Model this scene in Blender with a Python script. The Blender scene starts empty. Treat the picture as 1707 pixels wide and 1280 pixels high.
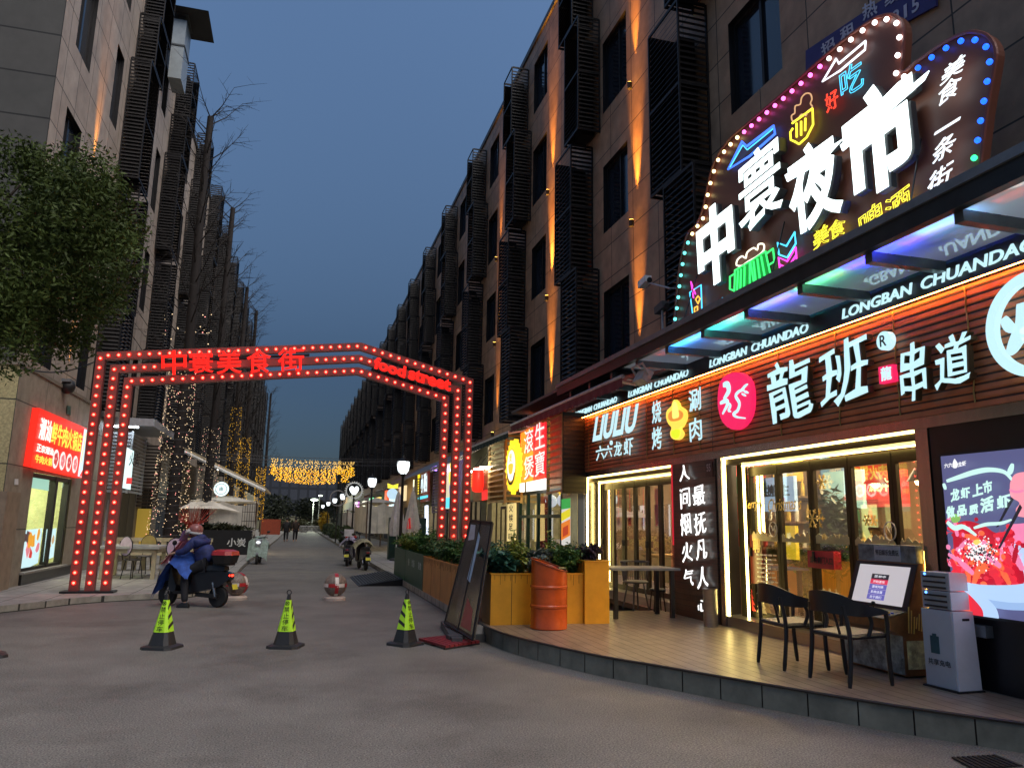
import bpy, bmesh, math, random
from mathutils import Vector, Matrix
rad = math.radians
random.seed(7)
SC = bpy.context.scene
COL = SC.collection
# ------------------------------------------------------------------ camera, sky, light, exposure
cam = bpy.data.objects.new('camera', bpy.data.cameras.new('camera'))
COL.objects.link(cam)
cam.data.sensor_fit = 'HORIZONTAL'; cam.data.sensor_width = 36; cam.data.lens = 26.44
cam.data.clip_end = 2000; cam.data.clip_start = .05
YAW, PITCH, ROLL = .27251, .18310, .01734
fw = Vector((math.sin(YAW)*math.cos(PITCH), math.cos(YAW)*math.cos(PITCH), math.sin(PITCH)))
rt = Vector((math.cos(YAW), -math.sin(YAW), 0)); up = rt.cross(fw)
r2 = rt*math.cos(ROLL) + up*math.sin(ROLL); u2 = up*math.cos(ROLL) - rt*math.sin(ROLL)
mw = Matrix.Identity(4)
for i in range(3):
    mw[i][0], mw[i][1], mw[i][2] = r2[i], u2[i], -fw[i]
mw[2][3] = 1.6
cam.matrix_world = mw
SC.camera = cam
W = bpy.data.worlds.new('World'); SC.world = W; W.use_nodes = True
nt = W.node_tree; bg = nt.nodes['Background']
sky = nt.nodes.new('ShaderNodeTexSky'); sky.sky_type = 'NISHITA'; sky.sun_disc = False
sky.sun_elevation = rad(24); sky.sun_rotation = rad(110); sky.air_density = 1.0; sky.dust_density = .6; sky.ozone_density = 3
# dusk: the sky dims towards the horizon between the blocks
tc = nt.nodes.new('ShaderNodeTexCoord'); sx = nt.nodes.new('ShaderNodeSeparateXYZ'); nt.links.new(tc.outputs['Generated'], sx.inputs[0])
rp = nt.nodes.new('ShaderNodeValToRGB'); nt.links.new(sx.outputs[2], rp.inputs[0])
rp.color_ramp.elements[0].position = 0; rp.color_ramp.elements[0].color = (.045, .055, .075, 1)
rp.color_ramp.elements[1].position = .75; rp.color_ramp.elements[1].color = (.95, .95, .95, 1)
e = rp.color_ramp.elements.new(.2); e.color = (.155, .175, .21, 1)
tint = nt.nodes.new('ShaderNodeMix'); tint.data_type = 'RGBA'; tint.blend_type = 'MULTIPLY'; tint.inputs[0].default_value = 1
nt.links.new(sky.outputs[0], tint.inputs[6]); nt.links.new(rp.outputs[0], tint.inputs[7]); nt.links.new(tint.outputs[2], bg.inputs[0])
bg.inputs[1].default_value = .1
sun = bpy.data.objects.new('sun', bpy.data.lights.new('sun', 'SUN')); COL.objects.link(sun)
sun.data.energy = 1.7; sun.data.angle = rad(60); sun.data.color = (1, .91, .82)  # wide soft fill in place of dusk glow and unseen street lamps behind
sun.rotation_euler = Vector((-.38, .46, -.8)).to_track_quat('-Z', 'Y').to_euler()
SC.view_settings.view_transform = 'Standard'; SC.view_settings.look = 'None'
SC.view_settings.exposure = 1.0; SC.view_settings.gamma = 1
SC.cycles.use_denoising = True
SC.cycles.max_bounces = 8; SC.cycles.transparent_max_bounces = 16
SC.cycles.sample_clamp_indirect = 4
# ------------------------------------------------------------------ materials
MATS = {}
def mat(name, col, rough=.6, metal=0., var=.18, scale=6., bump=0., spec=.5, stretch=None, fine=None):
    if name in MATS: return MATS[name]
    m = bpy.data.materials.new(name); m.use_nodes = True; n = m.node_tree.nodes; l = m.node_tree.links
    b = n['Principled BSDF']; b.inputs['Roughness'].default_value = rough; b.inputs['Metallic'].default_value = metal
    b.inputs['Specular IOR Level'].default_value = spec
    tc = n.new('ShaderNodeTexCoord'); mp = n.new('ShaderNodeMapping'); l.new(tc.outputs['Object'], mp.inputs[0])
    if stretch: mp.inputs['Scale'].default_value = stretch
    nz = n.new('ShaderNodeTexNoise'); nz.inputs['Scale'].default_value = scale; nz.inputs['Detail'].default_value = 6
    nz.inputs['Roughness'].default_value = .62
    l.new(mp.outputs[0], nz.inputs['Vector'])
    rp = n.new('ShaderNodeValToRGB'); l.new(nz.outputs['Fac'], rp.inputs[0])
    rp.color_ramp.elements[0].position = .3; rp.color_ramp.elements[1].position = .7
    rp.color_ramp.elements[0].color = tuple(c*(1-var) for c in col)+(1,)
    rp.color_ramp.elements[1].color = tuple(min(1, c*(1+var)) for c in col)+(1,)
    l.new(rp.outputs[0], b.inputs['Base Color'])
    if bump:
        n2 = n.new('ShaderNodeTexNoise'); n2.inputs['Scale'].default_value = fine or scale*8; n2.inputs['Detail'].default_value = 4
        l.new(mp.outputs[0], n2.inputs['Vector'])
        bp = n.new('ShaderNodeBump'); bp.inputs['Strength'].default_value = bump; bp.inputs['Distance'].default_value = .01
        l.new(n2.outputs['Fac'], bp.inputs['Height']); l.new(bp.outputs[0], b.inputs['Normal'])
    MATS[name] = m; return m
def emi(name, col, s=1., base=None, sample=True):
    if name in MATS: return MATS[name]
    m = bpy.data.materials.new(name); m.use_nodes = True; b = m.node_tree.nodes['Principled BSDF']
    b.inputs['Base Color'].default_value = (base or tuple(c*.5 for c in col))+(1,)
    b.inputs['Emission Color'].default_value = col+(1,); b.inputs['Emission Strength'].default_value = s
    b.inputs['Roughness'].default_value = .4
    if not sample: m.cycles.emission_sampling = 'NONE'
    MATS[name] = m; return m
def grid_mat(name, c1, c2, joint, w, h, axes='YZ', offset=0., mortar=.008, rough=.55, bump=.3, var=.2, spec=.4, ns=3.):
    if name in MATS: return MATS[name]
    m = mat(name, c1, rough, 0, var, ns, 0, spec); n = m.node_tree.nodes; l = m.node_tree.links; b = n['Principled BSDF']
    tc = n.new('ShaderNodeTexCoord'); sp = n.new('ShaderNodeSeparateXYZ'); cb = n.new('ShaderNodeCombineXYZ')
    l.new(tc.outputs['Object'], sp.inputs[0])
    l.new(sp.outputs[axes[0]], cb.inputs[0]); l.new(sp.outputs[axes[1]], cb.inputs[1])
    br = n.new('ShaderNodeTexBrick'); br.offset = offset; br.squash = 1
    br.inputs['Scale'].default_value = 1; br.inputs['Brick Width'].default_value = w; br.inputs['Row Height'].default_value = h
    br.inputs['Mortar Size'].default_value = mortar; br.inputs['Mortar Smooth'].default_value = .1; br.inputs['Bias'].default_value = 0
    br.inputs['Color1'].default_value = (1, 1, 1, 1); br.inputs['Color2'].default_value = tuple(a/b_ for a, b_ in zip(c2, c1))+(1,)
    br.inputs['Mortar'].default_value = tuple(a/b_ for a, b_ in zip(joint, c1))+(1,)
    l.new(cb.outputs[0], br.inputs['Vector'])
    mx = n.new('ShaderNodeMix'); mx.data_type = 'RGBA'; mx.blend_type = 'MULTIPLY'; mx.inputs[0].default_value = 1
    src = b.inputs['Base Color'].links[0].from_socket
    l.new(src, mx.inputs[6]); l.new(br.outputs['Color'], mx.inputs[7]); l.new(mx.outputs[2], b.inputs['Base Color'])
    if bump:
        bp = n.new('ShaderNodeBump'); bp.inputs['Strength'].default_value = bump; bp.inputs['Distance'].default_value = .01; bp.invert = True
        l.new(br.outputs['Fac'], bp.inputs['Height']); l.new(bp.outputs[0], b.inputs['Normal'])
    return m
def glass_mat(name, tint=(.9, .95, .92), refl=.12, rough=.02):
    if name in MATS: return MATS[name]
    m = bpy.data.materials.new(name); m.use_nodes = True; n = m.node_tree.nodes; l = m.node_tree.links
    n.remove(n['Principled BSDF']); out = n['Material Output']
    t = n.new('ShaderNodeBsdfTransparent'); t.inputs[0].default_value = tint+(1,)
    g = n.new('ShaderNodeBsdfGlossy'); g.inputs['Roughness'].default_value = rough; g.inputs[0].default_value = (1, 1, 1, 1)
    fr = n.new('ShaderNodeLayerWeight'); fr.inputs[0].default_value = .25
    mt = n.new('ShaderNodeMath'); mt.operation = 'MULTIPLY_ADD'; mt.inputs[1].default_value = .5; mt.inputs[2].default_value = refl; mt.use_clamp = True
    l.new(fr.outputs['Fresnel'], mt.inputs[0])
    mx = n.new('ShaderNodeMixShader'); l.new(mt.outputs[0], mx.inputs[0]); l.new(t.outputs[0], mx.inputs[1]); l.new(g.outputs[0], mx.inputs[2])
    l.new(mx.outputs[0], out.inputs[0])
    MATS[name] = m; return m
# ------------------------------------------------------------------ mesh building
class G:
    def __init__(s): s.v = []; s.f = []; s.mi = []; s.k = 0
    def add(s, vs, fs):
        o = len(s.v); s.v += [tuple(p) for p in vs]
        for f in fs: s.f.append([i+o for i in f]); s.mi.append(s.k)
        return s
    def box(s, x0, x1, y0, y1, z0, z1):
        return s.add([(x, y, z) for z in (z0, z1) for y in (y0, y1) for x in (x0, x1)],
                     [(0, 2, 3, 1), (4, 5, 7, 6), (0, 1, 5, 4), (2, 6, 7, 3), (0, 4, 6, 2), (1, 3, 7, 5)])
    def obox(s, c, size, rot=(0, 0, 0)):
        m = Matrix.Translation(c) @ (Matrix.Rotation(rot[2], 4, 'Z') @ Matrix.Rotation(rot[1], 4, 'Y') @ Matrix.Rotation(rot[0], 4, 'X'))
        a, b, d = (q/2 for q in size)
        return s.add([m @ Vector((x, y, z)) for z in (-d, d) for y in (-b, b) for x in (-a, a)],
                     [(0, 2, 3, 1), (4, 5, 7, 6), (0, 1, 5, 4), (2, 6, 7, 3), (0, 4, 6, 2), (1, 3, 7, 5)])
    def tube(s, pts, r, n=8, closed=False):
        pts = [Vector(p) for p in pts]; N = len(pts)
        rs = r if isinstance(r, (list, tuple)) else [r]*N
        vs = []; prev = None
        for i, p in enumerate(pts):
            if closed: t = pts[(i+1) % N]-pts[i-1]
            else: t = pts[min(i+1, N-1)]-pts[max(i-1, 0)]
            t = t.normalized() if t.length > 1e-9 else Vector((0, 0, 1))
            if prev is None: a = t.orthogonal().normalized()
            else:
                a = prev - t*prev.dot(t); a = a.normalized() if a.length > 1e-6 else t.orthogonal().normalized()
            prev = a; b = t.cross(a)
            for k in range(n):
                th = 2*math.pi*k/n; vs.append(p+(a*math.cos(th)+b*math.sin(th))*rs[i])
        fs = []
        for i in range(N if closed else N-1):
            j = (i+1) % N
            for k in range(n): fs.append((i*n+k, i*n+(k+1) % n, j*n+(k+1) % n, j*n+k))
        if not closed: fs += [tuple(range(n))[::-1], tuple((N-1)*n+k for k in range(n))]
        return s.add(vs, fs)
    def lathe(s, prof, n=16, o=(0, 0, 0), ax=(0, 0, 1)):
        o = Vector(o); ax = Vector(ax).normalized(); a = ax.orthogonal().normalized(); b = ax.cross(a)
        vs = []
        for r, z in prof:
            for k in range(n):
                th = 2*math.pi*k/n; vs.append(o+ax*z+(a*math.cos(th)+b*math.sin(th))*r)
        fs = []
        for i in range(len(prof)-1):
            for k in range(n): fs.append((i*n+k, i*n+(k+1) % n, (i+1)*n+(k+1) % n, (i+1)*n+k))
        fs += [tuple(range(n))[::-1], tuple((len(prof)-1)*n+k for k in range(n))]
        return s.add(vs, fs)
    def ball(s, c, r, n=8, m=5, sc=(1, 1, 1)):
        c = Vector(c); prof = []
        vs = [c+Vector((0, 0, -r*sc[2]))]
        for i in range(1, m):
            th = -math.pi/2+math.pi*i/m
            for k in range(n):
                ph = 2*math.pi*k/n
                vs.append(c+Vector((r*math.cos(th)*math.cos(ph)*sc[0], r*math.cos(th)*math.sin(ph)*sc[1], r*math.sin(th)*sc[2])))
        vs.append(c+Vector((0, 0, r*sc[2]))); fs = []
        for k in range(n): fs.append((0, 1+(k+1) % n, 1+k))
        for i in range(m-2):
            for k in range(n): fs.append((1+i*n+k, 1+i*n+(k+1) % n, 1+(i+1)*n+(k+1) % n, 1+(i+1)*n+k))
        t = len(vs)-1; b0 = 1+(m-2)*n
        for k in range(n): fs.append((t, b0+k, b0+(k+1) % n))
        return s.add(vs, fs)
    def prism(s, poly, d):
        poly = [Vector(p) for p in poly]; d = Vector(d); n = len(poly)
        vs = poly+[p+d for p in poly]
        fs = [tuple(range(n)), tuple(range(2*n-1, n-1, -1))]+[(i, i+n, (i+1) % n+n, (i+1) % n) for i in range(n)]
        return s.add(vs, fs)
    def face(s, poly): return s.add(poly, [tuple(range(len(poly)))])
    def merge(s, o, m=None):
        vs = o.v if m is None else [m @ Vector(p) for p in o.v]
        k = len(s.v); s.v += [tuple(p) for p in vs]
        for f, q in zip(o.f, o.mi): s.f.append([i+k for i in f]); s.mi.append(q)
        return s
ORG = {}
def obj(name, g, m, parent=None, smooth=False, loc=None, rot=None, world=True):
    """one mesh object; with parent and world=True the vertices are in world space"""
    me = bpy.data.meshes.new(name)
    vs = g.v
    off = ORG.get(parent.name) if (parent and world) else None
    if off is not None: vs = [(x-off[0], y-off[1], z-off[2]) for x, y, z in vs]
    me.from_pydata(vs, [], g.f)
    for q in (m if isinstance(m, (list, tuple)) else [m]): me.materials.append(q)
    if isinstance(m, (list, tuple)): me.polygons.foreach_set('material_index', g.mi)
    me.update()
    if smooth:
        me.polygons.foreach_set('use_smooth', [True]*len(me.polygons))
        me.set_sharp_from_angle(angle=rad(smooth if smooth > 1 else 40))
    o = bpy.data.objects.new(name, me); COL.objects.link(o)
    if parent: o.parent = parent; ORG[o.name] = ORG.get(parent.name, (0, 0, 0)) if world else (0, 0, 0)
    if loc: o.location = loc
    if rot: o.rotation_euler = rot
    return o
def tag(o, label, cat, group=None, kind=None):
    o['label'] = label; o['category'] = cat
    if group: o['group'] = group
    if kind: o['kind'] = kind
    return o
def thing(name, label, cat, loc=(0, 0, 0), rotz=0, group=None):
    o = bpy.data.objects.new(name, None); COL.objects.link(o); o.empty_display_size = .1
    o.location = loc; o.rotation_euler = (0, 0, rotz); ORG[o.name] = tuple(loc)
    return tag(o, label, cat, group)
def struct(name, g, m, **k):
    o = obj(name, g, m, **k); o['kind'] = 'structure'; return o
def kids(o): return [c for c in bpy.data.objects if c.parent == o]
def dup(root, loc, rotz, label, ks=None):
    r = root.copy(); COL.objects.link(r); r.location = loc; r.rotation_euler = (0, 0, rotz); r['label'] = label
    for ch in (ks or kids(root)):
        c = ch.copy(); COL.objects.link(c); c.parent = r
        for gch in kids(ch):
            d = gch.copy(); COL.objects.link(d); d.parent = c
    return r
# text: outline of a string, fitted to a parallelogram (origin, right vector, up vector), optional thickness towards n
TCACHE = {}
def glyph(s, bold=0., ext=0., wire=False):
    key = (s, bold, ext, wire)
    if key in TCACHE: return TCACHE[key]
    c = bpy.data.curves.new('t', 'FONT'); c.body = s; c.size = 1; c.resolution_u = 3
    c.extrude = ext; c.bevel_depth = bold; c.bevel_resolution = 0
    if wire: c.fill_mode = 'NONE'; c.extrude = 0; c.bevel_resolution = 1; c.resolution_u = 2
    o = bpy.data.objects.new('t', c); COL.objects.link(o)
    dg = bpy.context.evaluated_depsgraph_get(); dg.update()
    me = bpy.data.meshes.new_from_object(o.evaluated_get(dg))
    vs = [tuple(v.co) for v in me.vertices]; fs = [tuple(p.vertices) for p in me.polygons]
    bpy.data.objects.remove(o); bpy.data.curves.remove(c); bpy.data.meshes.remove(me)
    TCACHE[key] = (vs, fs); return TCACHE[key]
def text(g, s, o, rx, uy, bold=.02, depth=.02, n=None, jit=0., wire=False):
    vs, fs = glyph(s, bold, max(bold, .02), wire)
    x0 = min(v[0] for v in vs); x1 = max(v[0] for v in vs); y0 = min(v[1] for v in vs); y1 = max(v[1] for v in vs)
    z0 = min(v[2] for v in vs); z1 = max(v[2] for v in vs)
    o = Vector(o); rx = Vector(rx); uy = Vector(uy); nn = (Vector(n) if n else rx.cross(uy)).normalized()
    rn = random.Random(len(s)*7+int(o.y*100))
    out = []
    for v in vs:
        a = (v[0]-x0)/(x1-x0); b = (v[1]-y0)/max(1e-6, y1-y0); c = (v[2]-z0)/max(1e-6, z1-z0)
        if jit:
            a += jit*math.sin(b*9+o.y*3)*.5+jit*math.sin(a*17+b*5)*.35; b += jit*math.sin(a*11+o.y*5)*.5+jit*math.sin(b*19)*.3
        out.append(o+rx*a+uy*b+nn*(depth*c))
    g.add(out, fs); return g
def wtext(g, s, X, ys, zs, side=-1, **k):
    """text on a wall plane x = X; side -1 faces -X (reads towards -Y), side 1 faces +X"""
    (ya, yb), (za, zb) = ys, zs
    lo, hi = min(ya, yb), max(ya, yb)
    if side < 0: o, rx = (X, hi, za), (0, lo-hi, 0)
    else: o, rx = (X, lo, za), (0, hi-lo, 0)
    return text(g, s, o, rx, (0, 0, zb-za), n=(side, 0, 0), **k)
def wq(g, s, X, q, side=-1, **k):
    """q = (Y,Z) of bottom-left, bottom-right, top-left as read"""
    a, b, c = q
    return text(g, s, (X, a[0], a[1]), (0, b[0]-a[0], b[1]-a[1]), (0, c[0]-a[0], c[1]-a[1]), n=(side, 0, 0), **k)
def yz(X, pts): return [(X, a, b) for a, b in pts]
def smoothpath(pts, n=6, closed=False):
    P = [Vector(p) for p in pts]; N = len(P); out = []
    for i in range(N if closed else N-1):
        p1 = P[i]; p2 = P[(i+1) % N]
        p0 = P[i-1] if (closed or i > 0) else p1; p3 = P[(i+2) % N] if (closed or i+2 < N) else p2
        for k in range(n):
            t = k/n
            out.append(.5*((2*p1)+(p2-p0)*t+(2*p0-5*p1+4*p2-p3)*t*t+(3*p1-p0-3*p2+p3)*t**3))
    if not closed: out.append(P[-1])
    return out
def along(pts, step, closed=False):
    P = [Vector(p) for p in pts]
    if closed: P.append(P[0])
    L = [0]
    for a, b in zip(P, P[1:]): L.append(L[-1]+(b-a).length)
    n = max(1, round(L[-1]/step)); out = []
    for i in range(n+(0 if closed else 1)):
        d = L[-1]*i/n; j = 0
        while j < len(L)-2 and L[j+1] < d: j += 1
        t = (d-L[j])/max(1e-9, L[j+1]-L[j]); out.append(P[j].lerp(P[j+1], min(1, t)))
    return out
def skin(verts, edges, radii, sub=2, root=0):
    """limbs grown over a joint skeleton (Skin modifier), returned as builder"""
    me = bpy.data.meshes.new('s'); me.from_pydata(verts, edges, []); o = bpy.data.objects.new('s', me); COL.objects.link(o)
    sm = o.modifiers.new('s', 'SKIN'); sm.use_smooth_shade = True
    if sub: o.modifiers.new('d', 'SUBSURF').levels = sub; o.modifiers['d'].render_levels = sub
    for i, r in enumerate(radii):
        d = me.skin_vertices[0].data[i]; d.radius = (r, r) if not isinstance(r, tuple) else r; d.use_root = (i == root)
    dg = bpy.context.evaluated_depsgraph_get(); dg.update()
    m2 = bpy.data.meshes.new_from_object(o.evaluated_get(dg))
    g = G(); g.add([tuple(v.co) for v in m2.vertices], [tuple(p.vertices) for p in m2.polygons])
    bpy.data.objects.remove(o); bpy.data.meshes.remove(m2); bpy.data.meshes.remove(me)
    return g

# ------------------------------------------------------------------ shared materials
asphalt = mat('asphalt', (.158, .150, .139), .7, var=.2, scale=.9, bump=.55, fine=70)
def asphalt_detail():
    m = asphalt; n = m.node_tree.nodes; l = m.node_tree.links; b = n['Principled BSDF']
    tc = n.new('ShaderNodeTexCoord')
    v = n.new('ShaderNodeTexNoise'); v.inputs['Scale'].default_value = 75; v.inputs['Detail'].default_value = 2; l.new(tc.outputs['Object'], v.inputs['Vector'])
    r = n.new('ShaderNodeValToRGB'); r.color_ramp.elements[0].position = .35; r.color_ramp.elements[1].position = .68
    r.color_ramp.elements[0].color = (.45, .45, .45, 1); r.color_ramp.elements[1].color = (1.7, 1.66, 1.56, 1); l.new(v.outputs['Fac'], r.inputs[0])
    s = n.new('ShaderNodeTexNoise'); s.inputs['Scale'].default_value = .55; s.inputs['Detail'].default_value = 8; s.inputs['Roughness'].default_value = .7; l.new(tc.outputs['Object'], s.inputs['Vector'])
    r2 = n.new('ShaderNodeValToRGB'); r2.color_ramp.elements[0].position = .36; r2.color_ramp.elements[1].position = .5
    r2.color_ramp.elements[0].color = (.74, .73, .72, 1); r2.color_ramp.elements[1].color = (1, 1, 1, 1); l.new(s.outputs['Fac'], r2.inputs[0])
    src = b.inputs['Base Color'].links[0].from_socket
    for q in (r, r2):
        mx = n.new('ShaderNodeMix'); mx.data_type = 'RGBA'; mx.blend_type = 'MULTIPLY'; mx.inputs[0].default_value = 1
        l.new(src, mx.inputs[6]); l.new(q.outputs[0], mx.inputs[7]); src = mx.outputs[2]
    l.new(src, b.inputs['Base Color'])
asphalt_detail()
stone_r = grid_mat('brown_stone', (.32, .20, .125), (.39, .255, .165), (.05, .04, .03), 1.18, .8, 'YZ', mortar=.012, rough=.6, var=.28, ns=2.2)
stone_l = grid_mat('beige_stone', (.30, .245, .20), (.36, .30, .25), (.06, .05, .04), 1.0, 1.02, 'YZ', mortar=.014, rough=.6, var=.2, ns=2.2)
stone_f = grid_mat('shade_grey_stone', (.062, .062, .058), (.075, .072, .067), (.016, .016, .016), 1.75, 1.02, 'XZ', mortar=.02, rough=.65, var=.15, ns=2.)  # end wall stone, darkened in colour to imitate its unlit side
yellow_stone = grid_mat('speckled_stone', (.42, .36, .18), (.48, .40, .22), (.05, .05, .04), 1.6, 1.3, 'XZ', mortar=.015, rough=.7, var=.35, ns=24.)
podium_stone = grid_mat('podium_stone', (.29, .245, .185), (.34, .29, .22), (.05, .045, .04), 2.6, 1.3, 'YZ', mortar=.012, rough=.55, var=.25, ns=4.)
dark_metal = mat('dark_bronze_metal', (.009, .0075, .008), .5, .3, var=.3, scale=3)
frame_metal = mat('window_frame_metal', (.02, .019, .02), .4, .4)
win_glass = mat('dark_window_glass', (.012, .016, .024), .08, 0, var=.5, scale=.7, spec=.8)
black = mat('matt_black', (.012, .012, .013), .5)
grey_metal = mat('grey_metal', (.25, .26, .27), .4, .6)
steel = mat('brushed_steel', (.42, .41, .4), .28, .95, var=.12, scale=4, stretch=(1, .1, 8))
white_paint = mat('white_paint', (.75, .75, .73), .5, var=.06)
concrete = grid_mat('paving', (.27, .26, .24), (.31, .30, .27), (.09, .085, .08), .6, .6, 'XY', mortar=.012, rough=.75, var=.25, ns=3)
kerb_tile = grid_mat('kerb_tile', (.27, .25, .21), (.33, .31, .26), (.04, .04, .035), .44, 2., 'YZ', mortar=.016, rough=.6, var=.3, ns=6)
# ------------------------------------------------------------------ ground
g = G(); g.face([(-150, -30, 0), (150, -30, 0), (150, 400, 0), (-150, 400, 0)])
struct('road', g, asphalt)
def slab(name, poly, z, m_top, m_side, z0=-.05):
    n = len(poly); g = G(); g.face([(x, y, z) for x, y in poly]); g.k = 1
    for i in range(n):
        a, b = poly[i], poly[(i+1) % n]; g.add([(a[0], a[1], z0), (b[0], b[1], z0), (b[0], b[1], z), (a[0], a[1], z)], [(0, 1, 2, 3)])
    return struct(name, g, [m_top, m_side])
lp = smoothpath([(-8, 12.2, 0), (-5.6, 13.6, 0), (-4.45, 14.9, 0), (-3.75, 16.0, 0), (-2.95, 16.55, 0), (-2.1, 16.95, 0), (-1.62, 18.2, 0), (-1.5, 21.5, 0), (-1.55, 26, 0), (-1.55, 31, 0)], 5)
left_edge = [(p.x, p.y) for p in lp]+[(-1.3, 60), (-1.2, 110)]
slab('left_pavement', left_edge+[(-16, 110), (-16, 12.2)], .12, concrete, kerb_tile)
slab('right_pavement', [(2.72, 11.9), (2.68, 30), (2.7, 130), (6.9, 130), (6.9, 15.95), (5.2, 15.9), (3.2, 11.9)][::-1], .14, concrete, kerb_tile)
dp = smoothpath([(6.6, 2.9, 0), (5.98, 3.77, 0), (5.28, 4.69, 0), (4.77, 5.34, 0), (4.25, 6.18, 0), (3.64, 7.29, 0), (3.24, 8.0, 0), (2.8, 9.2, 0), (2.64, 9.95, 0), (2.6, 10.6, 0), (2.63, 11.2, 0), (2.74, 11.85, 0)], 6)
deck_edge = [(p.x, p.y) for p in dp]
# timber deck: planks run along the street; the tiled riser is cut along the curve
plank = grid_mat('deck_planks', (.225, .172, .125), (.27, .21, .155), (.05, .036, .025), 60, .142, 'YX', offset=.5, mortar=.007, rough=.36, bump=.5, var=.28, ns=5, spec=.5)
g = G(); dpoly = deck_edge+[(5.9, 11.85), (5.9, 15.88), (6.6, 15.88)]
g.face([(x, y, .22) for x, y in dpoly]); struct('deck', g, plank)
g = G(); acc = 0; ed = along([(x, y, 0) for x, y in deck_edge], .42)
for i, (a, b) in enumerate(zip(ed, ed[1:])):
    d = (b-a).normalized()*.006; a2 = a+d; b2 = b-d
    g.add([(a2.x, a2.y, 0), (b2.x, b2.y, 0), (b2.x, b2.y, .195), (a2.x, a2.y, .195)], [(0, 1, 2, 3)])
tile_m = mat('riser_tile', (.20, .19, .145), .5, var=.4, scale=2.5, bump=.2)
struct('deck_riser', g, tile_m)
g = G(); g.tube([(x-.004, y, .207) for x, y in deck_edge], .014, 6)
n_ = len(deck_edge)
g.add([(x+.02, y+.012, z) for z in (0, .2) for x, y in deck_edge], [(i, i+1, n_+i+1, n_+i) for i in range(n_-1)])
struct('deck_nosing', g, mat('dark_nosing', (.06, .045, .035), .35, .3))
# ------------------------------------------------------------------ louvred screens and windows shared by the blocks
def louver_box(w, d, h, pitch=.115):
    """open box of slats: w along the wall, d out of the wall, h high; origin bottom near corner at the wall, street at -x"""
    g = G(); p = .035
    for (x, y) in ((-d, 0), (-d, w-p), (-p, 0), (-p, w-p)): g.box(x, x+p, y, y+p, 0, h)
    for z in (0, h*.5, h-p):
        g.box(-d+p, -p, 0, p*.8, z, z+p*1.6); g.box(-d, -d+p*.8, p, w-p, z, z+p*1.6); g.box(-d+p, -p, w-p*.8, w, z, z+p*1.6)
    g.box(-d*.62, -.06, w*.3, w*.78, .05, h*.86)
    z = .1
    while z < h-.08:
        u = z+.088
        g.add([(-d+p, .004, z), (-p, .004, z), (-p, .05, u), (-d+p, .05, u)], [(0, 1, 2, 3)])
        g.add([(-d+p, w-.004, z), (-p, w-.004, z), (-p, w-.05, u), (-d+p, w-.05, u)], [(0, 1, 2, 3)])
        g.add([(-d+.004, p, z), (-d+.004, w-p, z), (-d+.05, w-p, u), (-d+.05, p, u)], [(0, 1, 2, 3)])
        z += pitch
    return g
def mirror(g):
    h = G(); h.v = [(-x, y, z) for x, y, z in g.v]; h.f = [f[::-1] for f in g.f]; h.mi = g.mi[:]; return h
def window_parts(w, h, side):
    """frame and pane set back in a reveal; origin bottom near corner on the wall face"""
    s = side; fr = G(); t = .06
    a, b = (.1, .16) if s < 0 else (-.16, -.1)
    for y0, y1, z0, z1 in ((0, w, 0, t), (0, w, h-t, h), (0, t, t, h-t), (w-t, w, t, h-t), (w*.42, w*.42+t, t, h-t)): fr.box(a, b, y0, y1, z0, z1)
    e = (.17 if s < 0 else -.17)
    for q in ([(0, 0, 0), (0, w, 0), (e, w, 0), (e, 0, 0)], [(0, 0, h), (0, w, h), (e, w, h), (e, 0, h)], [(0, 0, 0), (0, 0, h), (e, 0, h), (e, 0, 0)], [(0, w, 0), (0, w, h), (e, w, h), (e, w, 0)]): fr.face(q)
    x = .14 if s < 0 else -.14
    gl = G().face([(x, 0, 0), (x, w, 0), (x, w, h), (x, 0, h)])
    return fr, gl
def wall_with_holes(X, y0, y1, z0, z1, holes):
    """vertical wall sheet at x = X with rectangular holes (ya,yb,za,zb)"""
    ys = sorted({y0, y1, *[h[0] for h in holes], *[h[1] for h in holes]}); g = G()
    for a, b in zip(ys, ys[1:]):
        if b-a < 1e-4: continue
        m = (a+b)/2; hs = sorted((h[2], h[3]) for h in holes if h[0] < m < h[1]); z = z0
        for c, d in hs:
            if c > z: g.face([(X, a, z), (X, b, z), (X, b, c), (X, a, c)])
            z = d
        if z < z1: g.face([(X, a, z), (X, b, z), (X, b, z1), (X, a, z1)])
    return g
MESH = {}
def inst(name, key, make, m, parent, loc):
    """part sharing mesh data with its twins; loc is local to the parent thing"""
    if key not in MESH:
        o = obj(name, make(), m, parent, world=False, loc=loc); MESH[key] = o.data; return o
    o = bpy.data.objects.new(name, MESH[key]); COL.objects.link(o); o.parent = parent; o.location = loc; return o
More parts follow.
